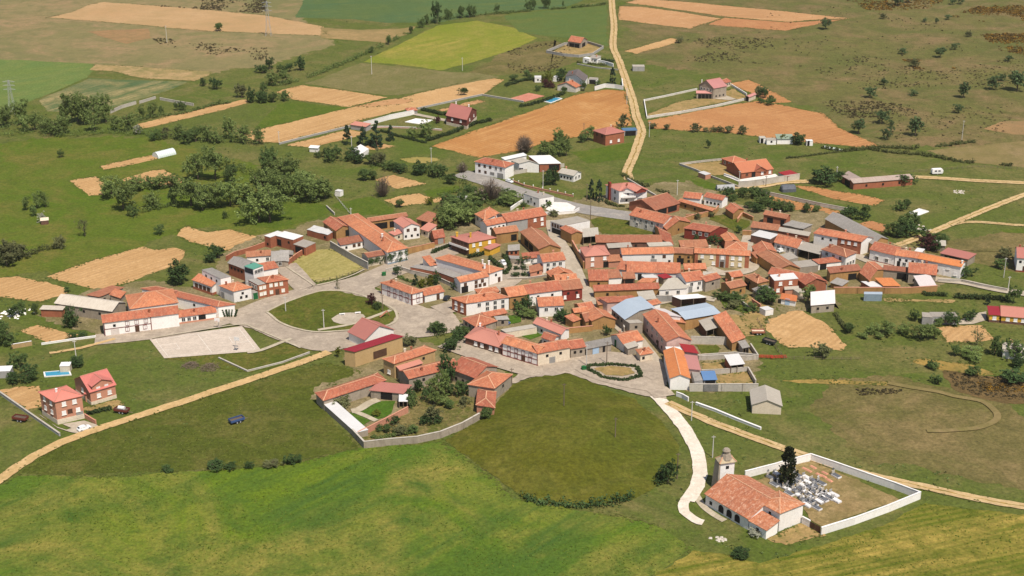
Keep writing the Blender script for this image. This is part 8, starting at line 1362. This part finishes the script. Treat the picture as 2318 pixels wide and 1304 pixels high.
# ragged grass verge along the field and track edges
rg = random.Random(99); v, f, tn = [], [], []
def tuft(x, y, z, n, spread, sz):
    for _ in range(n):
        px_, py_ = x+rg.gauss(0, spread), y+rg.gauss(0, spread); a = rg.random()*6.28; s = sz*(.4+1.0*rg.random()); e = .5+.5*rg.random(); k = len(v)
        ca, sa = math.cos(a)*s, math.sin(a)*s; h0 = z+.02+.06*rg.random(); t = rg.uniform(-.12, .12)*s
        v.extend([Vector((px_-ca, py_-sa, h0-t)), Vector((px_+sa*e, py_-ca*e, h0)), Vector((px_+ca, py_+sa, h0+t)), Vector((px_-sa*e, py_+ca*e, h0+.05))]); f.append((k, k+1, k+2, k+3)); tn.extend([rg.random()]*4)
def along(pts, closed, step, fn):
    P = [Vector(p) for p in pts]; n = len(P) if closed else len(P)-1
    for i in range(n):
        a, b = P[i], P[(i+1) % len(P)]; l = (b-a).length
        for j in range(int(l/step)): fn(a.lerp(b, (j+rg.random())/max(1, int(l/step))))
for nm, mt, pts, lay in FIELDS:
    if mt in ('soil', 'soil2', 'ochre', 'ochre2', 'red', 'sand', 'straw', 'stub', 'tanl', 'straw2', 'dryg', 'olive', 'meadow', 'cropA') and nm != 'garden':
        along(pts, True, 1.1, lambda p: tuft(p.x, p.y, lay*.045+.03, 4, .75, .42) if rg.random() < .5+.9*nz(p.x, p.y, .15) else None)
for nm, mt, pts, w, lay in ROADS:
    if mt in ('tan', 'tan2'):
        c = spline(pts, 2.0)
        for i in range(1, len(c)-1):
            d = (c[i+1]-c[i-1]).normalized(); nn = Vector((-d.y, d.x))
            if mt == 'asph2' and not (c[i].x < -60 and False): continue
            for s_ in (-1, 1):
                p = c[i]+nn*s_*w/2
                if rg.random() < .4+.8*nz(p.x, p.y, .2): tuft(p.x, p.y, lay*.045+.02, 3, .45, .30)
o = obj('grass_verge', leaf_mesh('grass_verge', v, f, tn, 'lv'), kind='stuff'); o['label'] = 'ragged grass along field and track edges'; o['category'] = 'grass'
for mt, (v, f, tn) in SCM.items():
    o = obj('scrub', leaf_mesh('scrub', v, f, tn, mt), kind='stuff')
    o['label'] = {'hk': 'low dark scrub and weeds scattered over heath and meadows', 'hb': 'orange flowering broom scrub on the heath', 'ha': 'green weed tufts in the meadows', 'hs': 'brown low heather and thorn scrub on the hillside heath'}[mt]; o['category'] = 'scrub'

# ------------------------------------------------------------------ poles, pylons
for lab, x, y, h, k in POLES:
    root = thing('utility_pole', lab, 'pole', (x, y, 3.4 if 'on top of the olive' in lab else (2.2 if 'slope of the olive' in lab else 0))); mt = 'polew' if k == 'w' else 'poleb'
    obj('shaft', MB().tube((0, 0, -.4), (0, 0, h), .17, .11, 8).me('shaft'), mt, root)
    obj('crossarm', MB().box((-.6, -.06, h-.5), (.6, .06, h-.36)).me('crossarm'), mt, root)
    for s in (-.5, 0, .5): obj('insulator', MB().tube((s, 0, h-.36), (s, 0, h-.12+(.3 if s == 0 else 0)), .05, .05, 6).me('insulator'), 'glass', root)
for lab, x, y, h in PYLONS:
    root = thing('power_pylon', lab, 'pylon', (x, y, 0)); b = MB(); q = 1.9
    lev = [(0, q), (h*.2, q*.75), (h*.4, q*.55), (h*.6, q*.4), (h*.8, q*.3), (h, q*.1)]
    cn = [(-1, -1), (1, -1), (1, 1), (-1, 1)]
    for (z0, w0), (z1, w1) in zip(lev, lev[1:]):
        for i in range(4):
            a, c = cn[i], cn[(i+1) % 4]
            b.bar((a[0]*w0, a[1]*w0, z0), (a[0]*w1, a[1]*w1, z1), .10, .10); b.bar((a[0]*w0, a[1]*w0, z0), (c[0]*w1, c[1]*w1, z1), .045, .045); b.bar((c[0]*w0, c[1]*w0, z0), (a[0]*w1, a[1]*w1, z1), .045, .045)
    obj('lattice_mast', b.me('lattice_mast'), 'metal', root)
    for z in (.72, .84, .95): obj('crossarm', MB().bar((-3.2, 0, h*z), (3.2, 0, h*z), .12, .12).bar((-3.2, 0, h*z), (0, 0, h*z+.9), .1, .1).bar((3.2, 0, h*z), (0, 0, h*z+.9), .1, .1).me('crossarm'), 'metal', root)

# ------------------------------------------------------------------ vehicles
def loft(secs):
    b = MB(); n = len(secs[0]); v = [p for s in secs for p in s]
    return b.add(v, [(i*n+j, i*n+(j+1) % n, (i+1)*n+(j+1) % n, (i+1)*n+j) for i in range(len(secs)-1) for j in range(n)]+[tuple(reversed(range(n))), tuple(range((len(secs)-1)*n, len(secs)*n))])
def sec(x, w, z0, z1): return [(x, -w, z0), (x, w, z0), (x, w*1.02, (z0+z1)/2), (x, w*.9, z1), (x, -w*.9, z1), (x, -w*1.02, (z0+z1)/2)]
def wheel(root, x, y, r=.31):
    w = obj('wheel', MB().tube((0, -.1, 0), (0, .1, 0), r, r, 12).me('wheel'), 'rubber', root, loc=(x, y, r))
    obj('rim', MB().tube((0, -.11, 0), (0, .11, 0), r*.55, r*.55, 10).me('rim'), 'metal', w)
for lab, x, y, a, c in CARS:
    root = thing('parked_car', lab, 'car', (x, y, .15), a)
    obj('body', loft([sec(-2.05, .72, .35, .72), sec(-1.9, .82, .25, .88), sec(-.6, .84, .22, .95), sec(.9, .84, .22, .92), sec(1.8, .8, .25, .8), sec(2.0, .7, .35, .62)]).me('body'), 'car'+c, root)
    obj('cabin', loft([sec(-1.85, .72, .86, .95), sec(-1.5, .7, .86, 1.38), sec(-.2, .7, .86, 1.45), sec(.35, .69, .86, 1.36), sec(.95, .72, .86, .95)]).me('cabin'), 'car'+c, root)
    for s in (-1, 1): obj('side_window', MB().add([(-1.4, s*.715, .98), (.55, s*.715, .98), (.3, s*.66, 1.28), (-1.3, s*.66, 1.28)], [(0, 1, 2, 3)]).me('side_window'), 'glass', root)
    obj('windscreen', MB().add([(.88, -.62, 1.0), (.88, .62, 1.0), (.42, .58, 1.36), (.42, -.58, 1.36)], [(0, 1, 2, 3)]).me('windscreen'), 'glass', root)
    obj('rear_window', MB().add([(-1.84, -.6, 1.0), (-1.84, .6, 1.0), (-1.57, .56, 1.34), (-1.57, -.56, 1.34)], [(0, 3, 2, 1)]).me('rear_window'), 'glass', root)
    for s in (-1, 1):
        obj('headlight', MB().box((1.93, s*.5-.12, .55), (2.0, s*.5+.12, .68)).me('headlight'), 'frame', root)
        for wx in (-1.25, 1.3): wheel(root, wx, s*.76)
for lab, x, y, a, c in TRAILERS:
    root = thing('farm_trailer' if 'trailer' in lab else 'farm_machine', lab, 'trailer' if 'trailer' in lab else 'machinery', (x, y, .03), a)
    if 'harrow' in lab or 'implement' in lab:
        b = MB(); L_ = 2.6 if 'harrow' in lab else 1.8
        for i in range(4): b.bar((-L_, -.9+.6*i, .6), (L_, -.9+.6*i, .6), .12, .12)
        for i in range(4): b.bar((-L_+L_*2/3*i, -.9, .62), (-L_+L_*2/3*i, .9, .62), .12, .12)
        obj('frame', b.me('frame'), 'car'+c, root)
        t = MB()
        for i in range(8): t.tube((-L_+L_*2/7*i, rnd.uniform(-.8, .8), -.02), (-L_+L_*2/7*i, rnd.uniform(-.5, .5), .9), .06, .06, 5)
        obj('tines', t.me('tines'), 'car'+c, root)
    else:
        b = MB(); b.box((-2.2, -1.05, .8), (2.2, 1.05, .92))
        obj('bed', b.me('bed'), 'car'+c, root)
        for s in (-1, 1): obj('side_board', MB().box((-2.2, s*1.05-.04, .925), (2.2, s*1.05+.04, 1.6)).me('side_board'), 'car'+c, root); obj('end_board', MB().box((s*2.2-.04, -1.0, .925), (s*2.2+.04, 1.0, 1.58)).me('end_board'), 'car'+c, root)
        obj('load', MB().add([(-2.1, -1, 1.2), (2.1, -1, 1.2), (2.1, 1, 1.2), (-2.1, 1, 1.2), (-1, 0, 1.5), (1.2, .1, 1.45)], [(0, 1, 5, 4), (1, 2, 5), (2, 3, 4, 5), (3, 0, 4)]).me('load'), 'bark' if c != 'or' else 'cr', root)
        obj('drawbar', MB().bar((2.2, 0, .7), (3.6, 0, .55), .14, .14).me('drawbar'), 'poleb', root)
        for s in (-1, 1): wheel(root, -.3, s*.95, .42); wheel(root, .75, s*.95, .42)
        if 'sprayer' in lab: obj('tank', MB().tube((-1, 0, 1.7), (1, 0, 1.7), .6, .6, 12).me('tank'), 'shut', root)

# ------------------------------------------------------------------ pools, tombs, small things
for nm, lab, pts, mt in POOLS:
    P = [Vector(p) for p in pts]; c = sum(P, Vector((0, 0)))/4; root = thing(nm, lab, 'pool', (c.x, c.y, 0)); Q = [p-c for p in P]
    In = [q*.88 for q in Q]
    obj('water' if mt == 'wa' else 'basin_floor', mesh('w', [(q.x, q.y, .22 if mt == 'wa' else .12) for q in In], [(0, 1, 2, 3)]), 'water' if mt == 'wa' else 'wh', root)
    b = MB(); b.add([(q.x, q.y, .35) for q in Q]+[(q.x, q.y, .35) for q in In]+[(q.x, q.y, 0) for q in Q]+[(q.x, q.y, .05) for q in In], [(i, (i+1) % 4, 4+(i+1) % 4, 4+i) for i in range(4)]+[(i, 8+i, 8+(i+1) % 4, (i+1) % 4) for i in range(4)]+[(4+i, 4+(i+1) % 4, 12+(i+1) % 4, 12+i) for i in range(4)])
    obj('coping', b.me('coping'), 'shut', root)
gdir = math.atan2(-.8, .59)
for i, (x, y) in enumerate(TOMBS):
    dk = i % 3 != 1
    trk = sorted(TOMBS).index((x, y)); root = thing('tomb', ('dark' if dk else 'white')+' raised grave slab in the graveyard, '+ORD[trk]+' from the west', 'tomb', (x, y, .16), gdir+rnd.uniform(-.05, .05), 'graves in the churchyard', (1.2, 1.2, 1.0))
    obj('kerb', MB().box((-1.15, -.6, -.05), (1.15, .6, .38)).me('kerb'), 'marble' if i % 4 else 'gr', root)
    obj('slab', MB().box((-1.05, -.5, .383), (1.0, .5, .52)).me('slab'), 'slate' if dk else 'marble', root)
    hs = MB().box((-1.12, -.45, .53), (-.95, .45, 1.15+.3*rnd.random())); obj('headstone', hs.me('headstone'), 'gr' if i % 2 else 'gl', root)
    if i % 3 == 0: obj('cross', MB().box((-1.1, -.09, 1.1), (-.98, .09, 2.2)).box((-1.1, -.36, 1.72), (-.981, .36, 1.9)).me('cross'), 'marble' if i % 2 else 'slate', root)
for i, (x, y) in enumerate(EARTH_GRAVES):
    v, f = [], []; r = 8
    b = MB(); b.add([(-1.1, -.5, 0), (1.1, -.5, 0), (1.1, .5, 0), (-1.1, .5, 0), (-.85, -.25, .35), (.85, -.25, .32), (.85, .25, .35), (-.85, .25, .32)], [(4, 5, 6, 7), (0, 1, 5, 4), (1, 2, 6, 5), (2, 3, 7, 6), (3, 0, 4, 7)])
    tag(obj('earth_grave', b.me('earth_grave'), 'bo', loc=(x, y, .09), rot=gdir), 'reddish earth grave mound by the far graveyard wall, '+ORD[sorted(EARTH_GRAVES).index((x, y))]+' from the west', 'grave', 'earth graves')
S_ = SPOTS
def seg(a, b): d = Vector(b)-Vector(a); return d.length, math.atan2(d.y, d.x)
l, a = seg(S_['gate0'], S_['gate1'])
root = thing('cemetery_gate', 'rusty brown double gate of the graveyard', 'gate', (*S_['gate0'], 0), a)
for i in range(2): obj('gate_leaf', MB().box((l*.5*i+.05, -.04, .1), (l*.5*(i+1)-.05, .04, 2.0)).me('gate_leaf'), 'wood', root)
l, a = seg(S_['gateM0'], S_['gateM1'])
root = thing('yard_gate', 'dark barred double gate in the grey block wall', 'gate', (*S_['gateM0'], 0), a)
for i in range(2): obj('gate_leaf', MB().box((l*.5*i+.05, -.32, .1), (l*.5*(i+1)-.05, -.22, 2.5)).me('gate_leaf'), 'doorg', root)
for i in range(13): obj('gate_bar', MB().box((l*i/12-.05, -.38, .05), (l*i/12+.05, -.325, 2.6)).me('gate_bar'), 'glass', root)
for k, lab in (('hoop1', 'basketball hoop on the near edge of the ball court'), ('hoop2', 'basketball hoop on the street side of the ball court')):
    root = thing('basketball_hoop', lab, 'basketball hoop', (*S_[k], .1), -.25 if k == 'hoop1' else 2.9)
    obj('post', MB().tube((0, 0, 0), (0, 0, 3.2), .12, .1, 8).bar((0, 0, 3.0), (0, .9, 3.3), .12, .12).me('post'), 'polew', root)
    obj('backboard', MB().box((-.95, .9, 2.7), (.95, .97, 3.95)).me('backboard'), 'shut', root)
    b = MB(); [b.tube((.3*math.cos(i*.628), 1.32+.3*math.sin(i*.628), 3.0), (.3*math.cos(i*.628+.628), 1.32+.3*math.sin(i*.628+.628), 3.0), .03, .03, 4) for i in range(10)]
    obj('rim', b.me('rim'), 'carrd2', root)
    obj('base', MB().box((-.6, -.8, 0), (.6, .5, .25)).me('base'), 'slate', root)
root = thing('caravan', 'white touring caravan on the eastern dirt road', 'caravan', (*S_['caravan'], .05), .1)
obj('body', loft([sec(-2.6, 1.0, .7, 2.0), sec(-2.3, 1.1, .5, 2.6), sec(2.1, 1.1, .5, 2.65), sec(2.6, 1.0, .8, 2.1)]).me('body'), 'shut', root)
for s in (-1, 1): wheel(root, 0, s*.95, .35)
for xx in (-1.5, .2): obj('window', MB().box((xx, -1.16, 1.5), (xx+1.1, -1.10, 2.1)).me('window'), 'glass', root)
root = thing('tarpaulin_stack', 'stack covered with dark blue tarpaulin beside the garden wall', 'stack', (*S_['tarp'], 0), .12)
obj('tarpaulin', loft([[(x, -w, 0), (x, w, 0), (x, w*1.05, 1.5*k), (x, w*.5, 2.7*k), (x, -w*.5, 2.7*k), (x, -w*1.05, 1.5*k)] for x, w, k in ((-3.2, 1.7, .75), (-2.8, 2.1, .95), (-.5, 2.2, 1.05), (1.5, 2.1, .98), (3.0, 2.0, 1.0), (3.3, 1.7, .8))]).me('tarpaulin'), 'slate', root)
root = thing('storage_tank', 'grey corrugated half-round shelter beside the green plot', 'shelter', (*S_['tank'], 0), .15)
n = 10; v = []
for x in (-4, 4): v += [(x, 1.6*math.cos(math.pi*i/n), 2.2*math.sin(math.pi*i/n)) for i in range(n+1)]
obj('shell', MB().add(v, [(i, i+1, n+2+i, n+1+i) for i in range(n)]+[tuple(range(n+1)), tuple(range(n+1, 2*n+2))]).me('shell'), 'metal', root)
l, a = seg(S_['tunnel0'], S_['tunnel1']); root = thing('polytunnel', 'pale plastic polytunnel at the edge of the western grove', 'greenhouse', (*S_['tunnel0'], 0), a)
v = []; K_ = 9
for k in range(K_+1): v += [(l*k/K_, 2.6+2.6*math.cos(math.pi*i/n), 2.6*math.sin(math.pi*i/n)) for i in range(n+1)]
obj('plastic_cover', MB().add(v, [(k*(n+1)+i, k*(n+1)+i+1, (k+1)*(n+1)+i+1, (k+1)*(n+1)+i) for k in range(K_) for i in range(n)]+[tuple(range(n+1)), tuple(range(K_*(n+1), (K_+1)*(n+1)))]).me('plastic_cover'), 'plastic', root)
for k in range(K_+1):
    b = MB(); [b.bar((l*k/K_, 2.6+2.63*math.cos(math.pi*i/n), 2.63*math.sin(math.pi*i/n)), (l*k/K_, 2.6+2.63*math.cos(math.pi*(i+1)/n), 2.63*math.sin(math.pi*(i+1)/n)), .07, .07) for i in range(n)]
    obj('hoop', b.me('hoop'), 'metal', root)
l, a = seg(S_['cold0'], S_['cold1']); root = thing('cold_frame', 'long low pale plastic row cover on the eastern meadow', 'cold frame', (*S_['cold0'], 0), a)
v = []
for k in range(K_+1): v += [(l*k/K_, 1+1.0*math.cos(math.pi*i/n), .8*math.sin(math.pi*i/n)) for i in range(n+1)]
obj('plastic_cover', MB().add(v, [(k*(n+1)+i, k*(n+1)+i+1, (k+1)*(n+1)+i+1, (k+1)*(n+1)+i) for k in range(K_) for i in range(n)]).me('plastic_cover'), 'plastic', root)
for k, lab in (('bin1', 'green refuse container beside the kerbed garden'), ('bin2', 'green refuse container at the corner house garden wall')):
    root = thing('refuse_container', lab, 'bin', (*S_[k], .25), .3)
    obj('body', loft([sec(-.7, .5, .15, 1.1), sec(.7, .5, .15, 1.1)]).me('body'), 'doorgreen', root); obj('lid', loft([sec(-.75, .56, 1.11, 1.25), sec(0, .56, 1.11, 1.42), sec(.75, .56, 1.11, 1.25)]).me('lid'), 'doorgreen', root)
root = thing('climbing_frame', 'orange playground slide on the tip of the plaza green', 'slide', (*S_['slide'], .5), .6)
obj('chute', MB().bar((-2, 0, .3), (1, 0, 2), .7, .12).me('chute'), 'caror', root); obj('ladder', MB().bar((1, -.3, 2), (1.8, -.3, 0), .1, .1).bar((1, .3, 2), (1.8, .3, 0), .1, .1).me('ladder'), 'caror', root)
rg = random.Random(3)
root = thing('brushwood_pile', 'grey heap of cut brushwood below the ball court', 'wood pile', (*S_['wood'], 0))
for hx, hy, r_ in ((0, 0, 3.2), (-6.5, 1.5, 2.6)):
    b = MB()
    for i in range(150):
        t = rg.random()*6.28; rr = r_*rg.random()**.6; z = (1-rr/r_)*1.5*rg.random()+.1; dx, dy = rg.uniform(-1, 1), rg.uniform(-1, 1)
        b.tube((hx+rr*math.cos(t)-dx, hy+rr*math.sin(t)-dy, z), (hx+rr*math.cos(t)+dx, hy+rr*math.sin(t)+dy, z+rg.uniform(0, .5)), .05, .03, 4)
    obj('branches', b.me('branches'), 'poleb', root, kind='stuff')
for k, lab, n, r_, mt in (('rub0', 'scatter of white stones at the eastern path', 30, 5, 'gl'), ('rub1', 'patch of pale rubble on the eastern meadow', 26, 4, 'gl'), ('rub2', 'heap of white rubbish in the western yard', 60, 6, 'wh'), ('rub3', 'pale stone heap below the church road', 20, 1.6, 'gl')):
    root = thing('rubble_heap', lab, 'rubble', (*S_[k], 0)); b = MB()
    for i in range(n):
        x, y = rg.gauss(0, r_*.45), rg.gauss(0, r_*.4); s = rg.uniform(.2, .6)
        b.add([(x-s, y-s*.6, 0), (x+s*.8, y-s, 0), (x+s, y+s*.7, 0), (x-s*.7, y+s, 0), (x-s*.4, y-s*.2, s*.8), (x+s*.5, y+s*.1, s*.6)], [(0, 1, 5, 4), (1, 2, 5), (2, 3, 4, 5), (3, 0, 4)])
    obj('stones', b.me('stones'), mt, root, kind='stuff')
root = thing('cactus', 'tall prickly pear cactus against the white end wall', 'cactus', (*S_['cactus'], 0))
for i in range(9):
    x = rg.uniform(-2, 2); b = MB(); z = 0
    for k in range(4): b.tube((x+.3*k*(x/2), -.2, z), (x+.3*(k+1)*(x/2), -.2, z+.75), .10, .30, 7); z += .72
    obj('stem', b.me('stem'), 'lk', root)
for k, lab in (('bench0', 'pale stone bench at the back of the round paving'), ('bench1', 'pale stone bench beside the salmon roofed house')):
    root = thing('stone_bench', lab, 'bench', (*S_[k], .6), .2)
    obj('seat', MB().box((-1, -.3, .4), (1, .3, .55)).me('seat'), 'shut', root)
    for s in (-.75, .75): obj('leg', MB().box((s-.12, -.25, 0), (s+.12, .25, .399)).me('leg'), 'shut', root)
root = thing('shack', 'tumbledown little shack on the western meadow', 'hut', (*S_['shack'], 0), .3)
obj('wall', MB().box((-1.5, -1.2, 0), (1.5, 1.2, 1.8)).me('wall'), 'dk', root); obj('roof', MB().add([(-1.7, -1.4, 1.8), (1.7, -1.4, 1.8), (1.7, 1.4, 2.3), (-1.7, 1.4, 2.3)], [(0, 1, 2, 3)]).me('roof'), 'cr', root)
# painted lines on the ball court
cp = [Vector(p) for n_, m_, pts, l_ in FIELDS if n_ == 'ball_court' for p in pts]
court = next(o for o in bpy.data.objects if o.name.startswith('ball_court'))
def cl(a, b): 
    p, q = bil(cp, *a), bil(cp, *b); v = MB().bar((p.x, p.y, .215), (q.x, q.y, .215), .10, .02); obj('painted_line', v.me('painted_line'), 'frame', court)
for a, b in (((.05, .08), (.95, .08)), ((.05, .92), (.95, .92)), ((.05, .08), (.05, .92)), ((.95, .08), (.95, .92)), ((.5, .08), (.5, .92)), ((.05, .38), (.22, .38)), ((.05, .62), (.22, .62)), ((.22, .38), (.22, .62)), ((.95, .38), (.78, .38)), ((.95, .62), (.78, .62)), ((.78, .38), (.78, .62))): cl(a, b)
hz = MB().box((-9100, -9100, -1.5), (9100, 9100, 215)).me('haze')
hm = bpy.data.materials.new('haze'); hm.use_nodes = True; hn = hm.node_tree; hn.nodes.remove(hn.nodes['Principled BSDF'])
pv = hn.nodes.new('ShaderNodeVolumePrincipled'); pv.inputs['Color'].default_value = (1.0, .93, .80, 1); pv.inputs['Density'].default_value = .000045; pv.inputs['Anisotropy'].default_value = .2
hn.links.new(pv.outputs[0], hn.nodes['Material Output'].inputs['Volume']); hz.materials.append(hm)
obj('haze', hz, kind='stuff')
SC.render.engine = 'CYCLES'
